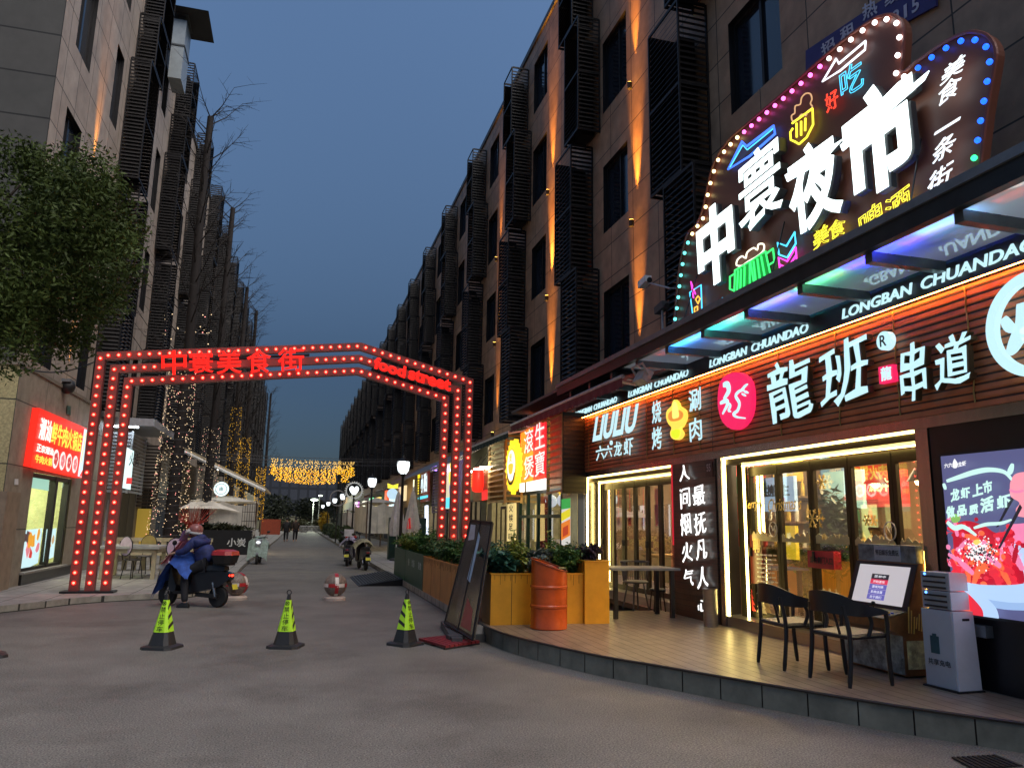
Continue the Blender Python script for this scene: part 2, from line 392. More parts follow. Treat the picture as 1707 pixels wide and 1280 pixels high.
def block(root, side, X, y0, y1, z0, roof, bays, rows, wins, stone, lv_rows, depth, shift, back, end_stone):
    """office block on one side of the street with recessed windows and stacked louvred screens"""
    ox, oy, oz = ORG[root.name]; holes = []
    for b in bays:
        for (wa, wb) in wins:
            if b+wa < y0+.1 or b+wb > y1-.05: continue
            for (za, zb) in rows: holes.append((b+wa, b+wb, za, zb))
    g = wall_with_holes(X, y0, y1, z0, roof, holes)
    obj('wall', g, stone, root)
    g = G(); xb = X-side*back
    g.face([(X, y0, z0), (xb, y0, z0), (xb, y0, roof), (X, y0, roof)]); g.face([(X, y1, z0), (xb, y1, z0), (xb, y1, roof), (X, y1, roof)])
    g.face([(xb, y0, z0), (xb, y1, z0), (xb, y1, roof), (xb, y0, roof)]); obj('end_wall', g, end_stone, root)
    g = G(); g.box(min(X+side*.06, xb), max(X+side*.06, xb), y0-.06, y1+.06, roof, roof+.18); obj('parapet', g, mat('parapet_metal', (.06, .055, .05), .5, .4), root)
    for (ya, yb, za, zb) in holes:
        w, h = yb-ya, zb-za; fr, gl = None, None
        k = (side, round(w, 2), round(h, 2))
        f = inst('window', ('f',)+k, lambda: window_parts(w, h, side)[0], frame_metal, root, (X-ox, ya-oy, za-oz))
        p = inst('pane', ('p',)+k, lambda: window_parts(w, h, side)[1], win_glass, f, (0, 0, 0))
    for b in bays:
        for i, (za, zb, w, sh) in enumerate(lv_rows):
            mk = lambda: louver_box(w, depth, zb-za) if side < 0 else mirror(louver_box(w, depth, zb-za))
            if b+sh+w > y1: continue
            inst('louver_screen', ('l', side, round(w, 2), round(zb-za, 2)), mk, dark_metal, root, (X-ox+side*.005, b+sh-oy, za-oz))
XR, XL = 6.6, -5.8
bR = [10.35, 15.9, 21.7, 27.6, 33.5, 39.4, 45.3, 51.2, 57.1, 63.0]
rowsR = [(5.2, 6.95), (8.4, 10.1), (11.5, 13.4), (14.7, 16.5)]
lvR = [(4.72, 7.6, 1.1, .1), (7.62, 10.95, 1.2, .5), (11.1, 14.2, 1.0, 0), (14.22, 16.7, 1.05, .45)]
rb = thing('office_block', 'brown stone office block with black louvred screens above the restaurant, lit by orange wall lights', 'building', (XR, 20, 0))
block(rb, -1, XR, 2.0, 69, 3.9, 17.2, bR, rowsR, [(-1.55, -.15)], stone_r, lvR, .6, .45, 9, stone_r)
rb2 = thing('office_block', 'far dark office block behind the first one, its louvred tops stepping down the right side', 'building', (XR, 70, 0))
bR2 = [69.6+5.9*i for i in range(10)]
block(rb2, -1, XR, 69.4, 129, 3.9, 17.0, bR2, rowsR, [(-1.55, -.15)], stone_r, lvR, .6, .45, 9, stone_r)
bL = [23.3, 29.6, 35.6, 41.6, 47.6, 53.6, 59.6]
rowsL = [(4.95, 7.1), (8.85, 11.05), (12.65, 14.95), (16.5, 18.3)]
lvL = [(4.7, 7.65, 1.5, 0), (7.7, 11.45, 1.3, .35), (11.55, 15.45, 1.4, 0), (15.5, 17.3, 1.4, .45), (17.35, 19.9, 1.5, .9)]
lb = thing('office_block', 'beige stone office block at left with a plain grey end wall behind the evergreen tree', 'building', (XL, 22, 0))
block(lb, 1, XL, 17.5, 64, 4.5, 19.1, bL, rowsL, [(-1.45, -.62), (-4.85, -3.6)], stone_l, lvL, .6, .4, 9, stone_f)
lb2 = thing('office_block', 'far black office block behind bare trees on the left side of the street', 'building', (XL, 70, 0))
bL2 = [66+6*i for i in range(9)]
block(lb2, 1, XL, 65, 124, 4.5, 18.0, bL2, rowsL[:3]+[(16.4, 17.6)], [(-1.45, -.62)], stone_l, lvL, .6, .4, 9, stone_f)
# ground storeys of the blocks farther down the street
def ground_floor(name, label, side, X, ya, yb, h):
    t = thing(name, label, 'building', (X, (ya+yb)/2, 0)); holes = []
    y = ya+.6
    while y < yb-2.6: holes.append((y, y+2.3, .35, 2.7)); y += 3.4
    obj('wall', wall_with_holes(X, ya, yb, 0, h, holes), mat('shop_wall', (.2, .17, .13), .7), t)
    lit = [emi('far_shop_light', (1., .78, .45), .5), emi('far_shop_cool', (.8, .9, 1.), .35), mat('dark_shop', (.03, .03, .03), .5)]
    for i, (a, b, c, d) in enumerate(holes):
        e = X-side*.25
        f = obj('shop_window', G().box(min(X, e), max(X, e), a, a+.06, c, d).box(min(X, e), max(X, e), b-.06, b, c, d).box(min(X, e), max(X, e), (a+b)/2-.03, (a+b)/2+.03, c, d), black, t)
        obj('pane', G().face([(e, a, c), (e, b, c), (e, b, d), (e, a, d)]), lit[(i*7 % 5) % 3], f)
    return t
ground_floor('shop_row', 'row of small dim shop fronts under the far right office block', -1, 6.45, 45, 128, 3.88)
ground_floor('shop_row', 'row of dark shop fronts behind the string lit trees on the left', 1, -5.6, 27.2, 122, 4.4)

# ------------------------------------------------------------------ emissive colours
def ret(ch, q, X, t, bold, jit, gap=.012):
    obj('letter_return', wq(G(), ch, X+gap, q, bold=bold+.004, depth=.0, jit=jit), ring_dark, t)
LW = emi('letter_white', (.56, .86, .93), .52)
BIGW = emi('sign_letter_white', (.85, 1., 1.), 1.5)
CW = emi('calligraphy_white', (1., 1., .98), .8)
LEDY = emi('warm_led_strip', (1., .76, .24), 7.)
LEDO = emi('orange_led_strip', (1., .25, .04), 40.)
def N(name, c, s=1.6): return emi('neon_'+name, c, s*.62)
NBLUE = N('blue', (.05, .16, 1.), 1.7); NCY = N('cyan', (.08, .62, 1.), 1.5); NYE = N('yellow', (1., .88, .05), 1.5); NRED = N('red', (1., .06, .03), 1.6)
NGR = N('green', (.05, .9, .16), 1.3); NMA = N('magenta', (1., .06, .6), 1.5); NWH = N('white', (.9, .9, 1.), 1.6); NOR = N('orange', (1., .45, .05), 1.3); NAM = N('amber', (.75, .42, .2), .8)
ring_dark = mat('dark_letter_return', (.05, .05, .05), .4)
return_m = mat('bronze_letter_return', (.10, .065, .035), .4, .3)
wood_panel = grid_mat('dark_wood_cladding', (.05, .028, .02), (.07, .04, .028), (.012, .009, .008), 3.7, .085, 'YZ', offset=.37, mortar=.006, rough=.32, bump=.35, var=.4, ns=4., spec=.6)
bronze = mat('bronze_door_frame', (.045, .038, .026), .33, .75, var=.2, scale=3)
wallblk = mat('black_cladding', (.010, .008, .009), .3, 0, var=.5, scale=1.5)
shop_in = mat('shop_interior_wall', (.15, .09, .05), .8, var=.15, scale=2)
glass = glass_mat('shop_glass', (.93, .93, .88), .035)
XF = 6.0
# ------------------------------------------------------------------ the restaurant shell
sh = thing('restaurant', 'restaurant front with two yellow lit glass door openings under a red wood fascia', 'restaurant', (XF, 10, 0))
ox, oy, oz = ORG[sh.name]
g = G()   # party walls, back wall, ceiling, floor of the two dining rooms
for y in (2.6, 10.6, 15.75): g.box(6.32, 9.6, y, y+.12, .2, 3.2)
g.box(9.5, 9.6, 2.72, 15.75, .2, 3.2); g.box(6.32, 9.5, 2.72, 15.75, 3.2, 3.3)
obj('interior_wall', g, shop_in, sh)
obj('floor', G().box(6.05, 9.5, 2.72, 15.75, .1, .3), grid_mat('floor_tile', (.12, .09, .07), (.15, .11, .08), (.03, .03, .03), .6, .6, 'XY', rough=.25, mortar=.01), sh)
g = G()   # piers and lintels
g.box(6.0, 6.32, 2.6, 6.02, .22, 2.72); g.box(6.02, 6.3, 9.98, 11.36, .22, 2.72); g.box(6.0, 6.32, 15.42, 15.87, .22, 2.72)
g.box(6.04, 6.32, 2.6, 15.87, 2.72, 4.2)
obj('pier', g, wallblk, sh)
obj('threshold', G().box(6.0, 6.3, 6.2, 9.98, .2, .36).box(6.0, 6.3, 11.36, 15.42, .2, .36), steel, sh)
# stainless reveal round each opening, brushed to a red sheen
st = mat('stainless_trim', (.36, .33, .31), .24, .95, var=.1, scale=3, stretch=(1, 6, .3))
g = G()
g.box(5.955, 6.02, 2.6, 15.87, 2.6, 2.715)
g.box(5.97, 6.3, 6.03, 6.19, .22, 2.6); g.box(5.97, 6.03, 9.86, 9.98, .22, 2.6); g.box(5.97, 6.3, 15.33, 15.43, .22, 2.6); g.box(5.97, 6.03, 11.36, 11.42, .22, 2.6)
obj('steel_trim', g, st, sh)
for (ya, yb) in ((6.19, 9.84), (11.42, 15.33)):
    g = G(); g.box(6.0, 6.022, ya, yb, 2.578, 2.6); g.box(6.2, 6.222, ya, yb-.16, 2.47, 2.49)
    g.box(6.0, 6.03, yb-.012, yb+.018, .36, 2.57); g.box(6.2, 6.225, yb-.2, yb-.175, .36, 2.47)
    obj('led_strip', g, LEDY, sh)
    g = G(); g.box(6.03, 6.3, ya, yb, 2.5, 2.6); g.box(6.22, 6.3, yb-.16, yb, .36, 2.5); obj('reveal', g, bronze, sh)
# fascia board of thin red slats with hanging chains and an orange light line along the top
fasc = grid_mat('red_slat_fascia', (.46, .135, .055), (.53, .165, .068), (.045, .016, .008), 40, .075, 'YZ', mortar=.01, rough=.38, bump=.4, var=.3, ns=2.2, spec=.5)
obj('fascia', G().box(5.93, 6.04, 2.6, 15.85, 2.716, 3.88), fasc, sh)
g = G(); z = 2.79
while z < 3.86: g.box(5.922, 5.93, 2.6, 15.83, z, z+.012); z += .075
obj('slat_edge', g, mat('slat_edge', (.5, .16, .05), .35, .2), sh)
obj('orange_light_line', G().box(5.86, 5.868, 2.6, 15.85, 3.884, 3.892), LEDO, sh)
obj('led_strip', G().box(5.905, 5.93, 15.62, 15.66, 2.75, 3.86), LEDY, sh)
for y in (4.2, 5.4, 6.3, 7.2, 8.3, 9.4, 10.35, 11.2, 12.2, 13.3, 14.25, 15.0): obj('gold_chain', G().tube([(5.918, y+.008*math.sin(k*2.3), 2.76+k*.1) for k in range(12)], .008, 5), mat('gold_chain', (.45, .28, .09), .35, .8), sh)
obj('led_shield', G().box(5.846, 5.93, 2.6, 15.85, 3.893, 3.9).box(5.846, 5.85, 2.6, 15.85, 3.886, 3.893), ring_dark, sh)  # shelf and lip added to block the LED line from the canopy glass
obj('sign_band', G().box(5.96, 6.04, 2.6, 15.9, 3.9, 4.22), mat('charcoal_band', (.03, .027, .028), .45), sh)
# ceiling lights of the dining rooms
CL = emi('ceiling_panel_light', (1., .76, .42), 30)
for (a, b) in ((3.6, 5.0), (5.8, 7.2), (8.0, 9.6), (11.4, 12.6), (13.4, 14.8)): obj('ceiling_light', G().box(7.4, 8.3, a, b, 3.17, 3.195), CL, sh)
# repeated lettering along the black band
def lit(name, s, ys, zs, m, parent, X=5.95, bold=.012, depth=.03, side=-1, jit=0.):
    return obj(name, wtext(G(), s, X, ys, zs, side, bold=bold, depth=depth, jit=jit), m, parent)
for i, (ya, yb) in enumerate(((4.66, 7.1), (7.7, 10.05), (10.7, 13.02), (13.55, 15.88))):
    t = thing('lit_lettering', ['white letters LONGBAN CHUANDAO on the black band, the set nearest the big round flame emblem', 'white letters LONGBAN CHUANDAO on the black band above the pink dragon disc',
        'white letters LONGBAN CHUANDAO on the black band above the hot pot emblem', 'white letters LONGBAN CHUANDAO on the black band above LIULIU, half under the awning end'][i], 'sign', (5.96, (ya+yb)/2, 3.95), 0, 'lettering repeated along the black band')
    for w, (a, b) in (('LONGBAN', (yb-.02, ya+(yb-ya)*.57)), ('CHUANDAO', (ya+(yb-ya)*.52, ya))):
        g = G(); vs = wtext(g, w, 5.945, (a, b), (3.985, 4.105), -1, bold=.02, depth=.02)
        g.v = [(x, y-(z-3.985)*.22, z) for x, y, z in g.v]; obj('letters', g, LW, t)
# ------------------------------------------------------------------ signs on the fascia
def onwall(name, label, cat, y, z, X=5.93, group=None): return thing(name, label, cat, (X, y, z), 0, group)
XS = 5.86
t = onwall('shop_sign', 'white slanted letters LIULIU over four small characters at the far end of the red fascia', 'sign', 14.2, 3.1)
q = [(14.63,3.295),(12.57,3.281),(14.43,3.799)]
g = wq(G(), 'LIULIU', XS, q, bold=.04, depth=.012); obj('letters', g, LW, t)
for s, p in zip('六六龙虾', ([(14.43,2.892),(13.99,2.896),(14.43,3.176)], [(13.99,2.92),(13.6,2.913),(13.99,3.16)], [(13.51,2.906),(13.14,2.899),(13.51,3.185)], [(13.06,2.881),(12.66,2.882),(13.03,3.206)])):
    obj('character', wq(G(), s, XS, p, bold=.008, depth=.01, jit=.04), LW, t)
q = [(13.62,3.185)][0]
obj('registered_mark', G().lathe([(.045, 0), (.045, .03)], 12, (XS, q[0], q[1]), (-1, 0, 0)), LW, t)
t = onwall('shop_sign', 'two blue white stacked characters left of the hot pot emblem', 'sign', 12.2, 3.3)
for s, p in zip('烧烤', ([(11.84,3.336),(11.5,3.336),(11.85,3.728)], [(11.86,2.888),(11.5,2.887),(11.86,3.276)])):
    obj('character', wq(G(), s, XS, p, bold=.008, depth=.01, jit=.025), LW, t)
t = onwall('shop_sign', 'two blue white stacked characters right of the hot pot emblem', 'sign', 10.7, 3.4)
for s, p in zip('涮肉', ([(10.55,3.361),(10.18,3.367),(10.55,3.708)], [(10.54,2.895),(10.17,2.905),(10.56,3.248)])):
    obj('character', wq(G(), s, XS, p, bold=.008, depth=.01, jit=.025), LW, t)
# hot pot emblem: outline, bowl opening, chimney, foot
t = onwall('hot_pot_emblem', 'glowing yellow copper hot pot emblem between two pairs of characters on the fascia', 'sign', 11.45, 3.35)
pot = smoothpath(yz(5.84, [(11.08,3.592),(11,3.639),(10.9,3.565),(10.86,3.51),(10.69,3.417),(10.67,3.29),(10.78,3.178),(10.86,3.148),(10.78,3.062),(10.85,2.992),(10.99,2.977),(11.13,3.031),(11.17,3.114),(11.12,3.189),(11.24,3.283),(11.3,3.402),(11.26,3.496),(11.11,3.546)]), 4, True)
obj('body', G().prism(pot, (.06, 0, 0)), emi('pot_yellow', (1., .74, .10), .55), t)
bowl = smoothpath(yz(5.83, [(11.18,3.434),(11.05,3.467),(10.85,3.449),(10.71,3.381),(10.73,3.307),(10.87,3.276),(11.1,3.295),(11.2,3.357)]), 4, True)
obj('bowl', G().prism(bowl, (.008, 0, 0)), emi('pot_orange', (1., .36, .06), .4), t)
obj('chimney', G().prism(smoothpath(yz(5.82, [(11.03,3.543),(10.96,3.603),(10.88,3.532),(10.83,3.348),(10.93,3.323),(11.04,3.345)]), 4, True), (.008, 0, 0)), emi('pot_pale', (1., .85, .2), .6), t)
obj('foot', G().prism(smoothpath(yz(5.83, [(11.09,3.134),(10.84,3.126),(10.85,3.02),(10.97,2.994),(11.09,3.046)]), 4, True), (.008, 0, 0)), emi('pot_lime', (.74, .85, .03), .55), t)
# pink disc with dragon strokes
t = onwall('dragon_disc', 'pink glowing round emblem with white dragon strokes on the fascia', 'sign', 9.55, 3.35)
disc = smoothpath(yz(5.85, [(9.396,3.763),(9.104,3.734),(8.878,3.582),(8.823,3.357),(8.882,3.118),(9.066,2.975),(9.309,2.953),(9.568,3.087),(9.684,3.314),(9.669,3.562),(9.577,3.707)]), 4, True)
obj('disc', G().prism(disc, (.07, 0, 0)), emi('disc_pink', (.9, .02, .12), .5), t)
def stroke(pts, w, X=5.84, taper=True):
    """flat brush stroke on the wall plane with thickness"""
    P = smoothpath(yz(X, pts), 5); L = []; Rr = []; n = len(P)
    for i, p in enumerate(P):
        d = (P[min(i+1, n-1)]-P[max(i-1, 0)]); d = Vector((0, -d.z, d.y)).normalized()
        k = w*(.35+.65*math.sin(math.pi*min(1, .12+.88*i/(n-1)))) if taper else w
        L.append(p+d*k); Rr.append(p-d*k)
    g = G(); o = 0
    for i in range(n-1): g.prism([L[i], L[i+1], Rr[i+1], Rr[i]], (.012, 0, 0))
    return g
DW = emi('disc_white', (.6, .88, .95), .52)
for pts, w in (([(9.517,3.625),(9.405,3.614),(9.38,3.514),(9.514,3.421)], .05), ([(9.614,3.374),(9.452,3.385),(9.424,3.329),(9.56,3.208)], .035), ([(9.407,3.344),(9.347,3.3),(9.398,3.238),(9.337,3.213)], .022),
               ([(8.987,3.466),(9.106,3.469),(9.201,3.416),(9.118,3.301),(9.169,3.206),(9.278,3.17),(9.19,3.116),(8.985,3.073)], .026), ([(9.076,3.464),(8.969,3.514),(8.895,3.534)], .02), ([(8.989,3.449),(8.89,3.408)], .018), ([(9.049,3.426),(8.95,3.376)], .016)):
    obj('dragon_stroke', stroke(pts, w), DW, t)
# brush characters
def brush(chars, t, X=5.80):
    for s, p, b in chars:
        obj('character', wq(G(), s, X, p, bold=b, depth=.012, jit=.045), LW, t)
        obj('letter_return', wq(G(), s, X+.085, p, bold=b, depth=.08, jit=.045), return_m, t)
t = onwall('shop_sign', 'two large blue white brush characters right of the pink disc', 'sign', 7.9, 3.3)
brush((('龍', [(8.347,2.918),(7.494,2.929),(8.382,3.666)], .006), ('班', [(7.356,2.924),(6.575,3.012),(7.313,3.658)], .01)), t)
t = onwall('shop_sign', 'two smaller blue white brush characters right of the small pink seal on the fascia', 'sign', 6.0, 3.3)
brush((('串', [(6.147,2.858),(5.817,2.879),(6.112,3.434)], .012), ('道', [(5.712,2.921),(5.306,2.942),(5.662,3.392)], .01)), t)
t = onwall('registered_mark', 'round white disc holding a dark letter R above the pink seal on the fascia', 'sign', 6.85, 3.75)
c = [(6.359,3.557)][0]
obj('disc', G().lathe([(.1, -.04), (.1, .03)], 28, (5.86, c[0], c[1]), (-1, 0, 0)), LW, t)
obj('letter', wtext(G(), 'R', 5.825, (c[0]+.045, c[0]-.045), (c[1]-.06, c[1]+.06), bold=.01, depth=.004), black, t)
t = onwall('seal_plate', 'small pink upright seal plate with white strokes between two pairs of brush characters', 'sign', 6.85, 3.25)
q = [(6.494,3.119),(6.291,3.115),(6.493,3.301),(6.29,3.293)]
obj('plate', G().prism(yz(5.86, [q[0], q[1], q[3], q[2]]), (.06, 0, 0)), emi('seal_pink', (.9, .02, .12), .5), t)
obj('character', wq(G(), '龍', 5.855, [(6.46,3.139),(6.308,3.137),(6.454,3.286)], bold=.03, depth=.004), DW, t)
t = onwall('flame_emblem', 'large white glowing ring around a flame shape at the right end of the fascia', 'sign', 4.6, 3.35)
c = [(4.682,3.322)][0]; rr = [(5.133,3.36)][0]; R0 = math.hypot(rr[0]-c[0], rr[1]-c[1])
g = G(); n = 64
for i in range(n):
    a, b = 2*math.pi*i/n, 2*math.pi*(i+1)/n
    g.prism([(5.82, c[0]+math.cos(u)*r, c[1]+math.sin(u)*r) for u, r in ((a, R0), (b, R0), (b, R0-.085), (a, R0-.085))], (.07, 0, 0))
obj('ring', g, LW, t)
for pts, w in (([(4.95,3.434),(4.903,3.341),(4.832,3.307)], .05), ([(4.769,3.518),(4.779,3.336),(4.876,3.175),(4.941,3.11)], .07), ([(4.677,3.362),(4.719,3.279),(4.756,3.247)], .05), ([(4.771,3.308),(4.7,3.161),(4.591,3.06)], .07)):
    obj('flame_stroke', stroke(pts, w, 5.82), LW, t)
# ------------------------------------------------------------------ calligraphy pillar, number plate
t = thing('calligraphy_panel', 'dark wood pillar panel with two columns of glowing white brush characters between the doors', 'sign', (5.95, 10.7, .22))
obj('board', G().box(5.95, 6.018, 10.0, 11.32, .22, 2.6), wood_panel, t)
obj('red_edge', G().box(5.94, 6.0, 11.325, 11.355, 1.3, 2.6), emi('red_edge_light', (1., .03, .06), .25), t)
ch = [('人', [(10.99,2.303),(10.66,2.324),(11,2.553)]), ('间', [(10.97,1.874),(10.66,1.907),(10.98,2.187)]), ('烟', [(10.97,1.452),(10.65,1.494),(11,1.78)]), ('火', [(10.96,1.045),(10.63,1.079),(10.96,1.34)]), ('气', [(10.92,0.6639),(10.63,0.7139),(10.92,0.9274)]),
      ('最', [(10.57,1.896),(10.21,1.935),(10.57,2.2)]), ('抚', [(10.54,1.46),(10.2,1.52),(10.56,1.786)]), ('凡', [(10.52,1.094),(10.2,1.145),(10.52,1.389)]), ('人', [(10.51,0.6713),(10.19,0.7409),(10.51,0.9705)]), ('心', [(10.51,0.3401),(10.21,0.3988),(10.52,0.5043)])]
for s, p in ch: obj('character', wq(G(), s, 5.9, p, bold=.0, depth=.01, jit=.06), CW, t)
t = thing('number_plate', 'small dark house number plate reading 55 at the top of the pillar', 'sign', (5.95, 10.15, 2.4))
q = [(10.15,2.489),(9.927,2.501),(10.16,2.58)]
obj('plate', G().box(5.935, 5.949, 10.04, 10.24, 2.33, 2.56), mat('plate_brown', (.035, .02, .018), .4), t)
obj('digits', wtext(G(), '55', 5.934, (10.2, 10.09), (2.42, 2.53), bold=.01, depth=.003), mat('plate_grey', (.4, .38, .36), .5), t)
# ------------------------------------------------------------------ folding doors
def doors(name, label, ya, yb, n, X=6.3, zb=.36, zt=2.46):
    t = thing(name, label, 'door', (X, (ya+yb)/2, zb)); w = (yb-ya)/n
    for i in range(n):
        a, b = ya+i*w+.006, ya+(i+1)*w-.006; f = .055
        g = G(); g.box(X, X+.05, a, a+f, zb, zt); g.box(X, X+.05, b-f, b, zb, zt); g.box(X, X+.05, a+f, b-f, zb, zb+.09); g.box(X, X+.05, a+f, b-f, zt-.13, zt)
        l = obj('door_leaf', g, bronze, t)
        obj('pane', G().face([(X+.025, a+f, zb+.09), (X+.025, b-f, zb+.09), (X+.025, b-f, zt-.13), (X+.025, a+f, zt-.13)]), glass, l)
        if i % 2 == 0: obj('handle', G().box(X-.05, X-.001, b-.045, b-.015, 1.2, 1.32), black, l)
    return t
doors('folding_door', 'bronze framed five leaf folding glass door behind the two black chairs', 6.2, 9.68, 5)
doors('folding_door', 'bronze framed narrow leaved folding glass door behind the dining table', 11.44, 15.16, 7)
# stickers and posters on the panes
red_p = mat('red_poster', (.32, .015, .02), .5); gold = mat('gold_print', (.75, .5, .12), .4); pal = mat('pale_print', (.6, .55, .48), .5)
t = thing('poster', 'tall dark red recruitment poster with gold characters on the leftmost pane of the near door', 'poster', (6.29, 9.4, 1.2))
q = [(9.888,0.8224),(9.429,0.825),(9.859,1.479),(9.378,1.521)]
obj('sheet', G().prism(yz(6.29, [q[0], q[1], q[3], q[2]]), (.004, 0, 0)), mat('poster_maroon', (.09, .012, .01), .4), t)
obj('character', wq(G(), '聘', 6.286, [(9.61,1.258),(9.42,1.257),(9.595,1.459)], bold=.04, depth=.002), gold, t)
g = G(); rn = random.Random(3)
for k in range(9):
    za = 1.22-k*.06; a = 9.52; 
    while a > 9.22: b = a-rn.uniform(.04, .12); g.box(6.285, 6.289, b, a, za, za+.02); a = b-.02
obj('print_line', g, pal, t)
t = thing('door_notice', 'red paper notice with black characters hung on the middle leaf of the near door', 'notice', (6.28, 7.75, 1.2))
q = [(8.382,1.121),(7.891,1.115),(8.377,1.329),(7.893,1.333)]
obj('sheet', G().prism(yz(6.27, [q[0], q[1], q[3], q[2]]), (.004, 0, 0)), mat('notice_red', (.42, .01, .03), .5), t)
obj('characters', wq(G(), '请由侧门入口', 6.266, [(8.337,1.175),(7.913,1.17),(8.33,1.264)], bold=.02, depth=.002), black, t)
t = thing('window_sticker', 'gold script Christmas greeting across two panes of the near door', 'sticker', (6.28, 9, 1.9))
g = G(); wq(g, 'Merry', 6.284, [(9.81,1.823),(9.462,1.837),(9.767,1.987)], bold=.0, depth=.003); obj('word', g, gold, t)
g = G(); wq(g, 'Christmas', 6.284, [(9.205,1.817),(8.596,1.843),(9.165,1.989)], bold=.0, depth=.003); obj('word', g, gold, t)
def band_piece(x0, x1):
    pass
t = thing('window_sticker', 'pale gold row of tiny houses running across the panes at chest height', 'sticker', (6.28, 8, 1.5))
rn = random.Random(5)
for k in range(5):
    y = 9.61-k*.696; ye = y-.55; g = G()
    while y > ye: w = rn.uniform(.05, .12); h = 1.45+rn.uniform(0, .07); g.box(6.285, 6.288, y-w, y, 1.42, h).prism([(6.285, y, h), (6.285, y-w, h), (6.285, y-w/2, h+rn.uniform(.02, .06))], (.003, 0, 0)); y -= w
    obj('silhouette', g, mat('pale_gold_sticker', (.42, .33, .17), .5), t)
for k, (px, lab) in enumerate((([(9.812,1.574)][0], 'leftmost'), ([(9.099,1.582)][0], 'second'), ([(6.963,1.588)][0], 'rightmost'))):
    t = thing('clock_sticker', 'white outline clock sticker on the %s glazed leaf of the near door' % ['first', 'second', 'last'][k], 'sticker', (6.284, px[0], px[1]), 0, 'clock stickers on the door')
    g = G(); g.tube([(6.282, px[0]+.085*math.cos(a*.3142), px[1]+.1*math.sin(a*.3142)) for a in range(20)], .008, 4, True)
    g.tube([(6.282, px[0]+.045, px[1]+.05), (6.282, px[0], px[1]-.02), (6.282, px[0]-.035, px[1]+.05)], .006, 4)
    obj('outline', g, pal, t)
def tree_sticker(label, c, h, m):
    t = thing('tree_sticker', label, 'sticker', (6.284, c[0], c[1]), 0, 'fir stickers low on the panes'); g = G()
    for k in range(4):
        w = h*(.34-.06*k); z = c[1]+h*(.1+.2*k); g.prism([(6.284, c[0]+w, z), (6.284, c[0]-w, z), (6.284, c[0], z+h*.36)], (.003, 0, 0))
    g.box(6.283, 6.287, c[0]-.02, c[0]+.02, c[1], c[1]+h*.12)
    obj('silhouette', g, m, t)
tree_sticker('red fir tree sticker low on the leftmost pane of the near door', [(9.727,0.4061)][0], .42, mat('sticker_red', (.5, .03, .03), .5))
tree_sticker('cream fir tree sticker beside the red one low on the leftmost pane', [(9.452,0.4054)][0], .36, mat('sticker_cream', (.75, .62, .3), .5))
t = thing('deer_sticker', 'cream deer head sticker on the middle leaf above the chair backs', 'sticker', (6.28, 7.9, .8)); c = [(8.068,0.7489)][0]
g = G()
for s in (-1, 1):
    g.tube(smoothpath([(6.282, c[0]+s*.03, c[1]-.02), (6.282, c[0]+s*.08, c[1]+.05), (6.282, c[0]+s*.05, c[1]+.13)], 4), .011, 5)
    g.tube([(6.282, c[0]+s*.075, c[1]+.05), (6.282, c[0]+s*.1, c[1]+.09)], .009, 5)
g.prism([(6.28, c[0]+.05, c[1]), (6.28, c[0]-.05, c[1]), (6.28, c[0]-.03, c[1]-.13), (6.28, c[0]+.03, c[1]-.13)], (.004, 0, 0))
obj('silhouette', g, mat('sticker_cream', (.75, .62, .3), .5), t)
def flake(label, c, r):
    t = thing('snowflake_sticker', label, 'sticker', (6.284, c[0], c[1]), 0, 'gold snowflake stickers'); g = G()
    for k in range(6):
        a = k*math.pi/3; d = Vector((0, math.cos(a), math.sin(a))); o = Vector((6.283, c[0], c[1])); e = o+d*r
        g.tube([o, e], .009, 4)
        for s in (-1, 1): b = a+s*.9; g.tube([o+d*r*.6, o+d*r*.6+Vector((0, math.cos(b), math.sin(b)))*r*.3], .007, 4)
    obj('crystal', g, gold, t)
flake('large gold snowflake sticker on the third pane over the indoor tree', [(8.267,1.726)][0], .13)
flake('small gold snowflake sticker high on the third pane', [(8.045,2.175)][0], .1)
flake('small gold star sticker on the fourth pane over the grey menu', [(7.299,1.704)][0], .07)
# ------------------------------------------------------------------ inside the near dining room
t = thing('service_counter', 'wood fronted service counter with dark top inside the near dining room', 'counter', (7.6, 7.9, .3))
obj('front', G().box(7.3, 7.9, 6.6, 9.6, .3, 1.2), mat('counter_wood', (.68, .28, .08), .45, var=.35, scale=2, stretch=(1, 8, .5)), t)
obj('top', G().box(7.22, 7.95, 6.55, 9.65, 1.2, 1.26), mat('counter_top', (.06, .05, .045), .3), t)
def lightbox(label, y0, y1, z0, z1, X, m, txt, tm, depth=.06):
    t = thing('menu_lightbox', label, 'sign', (X, (y0+y1)/2, z0), 0, 'lit boards inside the restaurant')
    obj('board', G().box(X, X+depth, y0, y1, z0, z1), m, t)
    if txt: obj('characters', wtext(G(), txt, X-.001, (y1-.1, y0+.1), (z0+(z1-z0)*.42, z1-(z1-z0)*.2), bold=.03, depth=.004), tm, t)
    return t
BX = emi('lightbox_blue_white', (.5, .72, 1.), .5); blk_ink = mat('black_ink', (.01, .01, .02), .6)
_q = [(9.726,1.874),(11.08,1.852),(11.03,2.371)]
lightbox('long pale blue lit board with dark mirrored characters hanging behind the first two panes', _q[0][0], _q[1][0], _q[1][1], _q[2][1], 7.1, BX, '民国搬主', blk_ink)
lightbox('pale green lit picture board beside a red one high behind the fourth pane', *[w[0] for w in [(9.58,1.949),(10.46,1.945)]], *[w[1] for w in [(10.11,1.912),(10.06,2.499)]], 8.2, emi('lightbox_mint', (.5, .85, .76), .42), '', blk_ink)
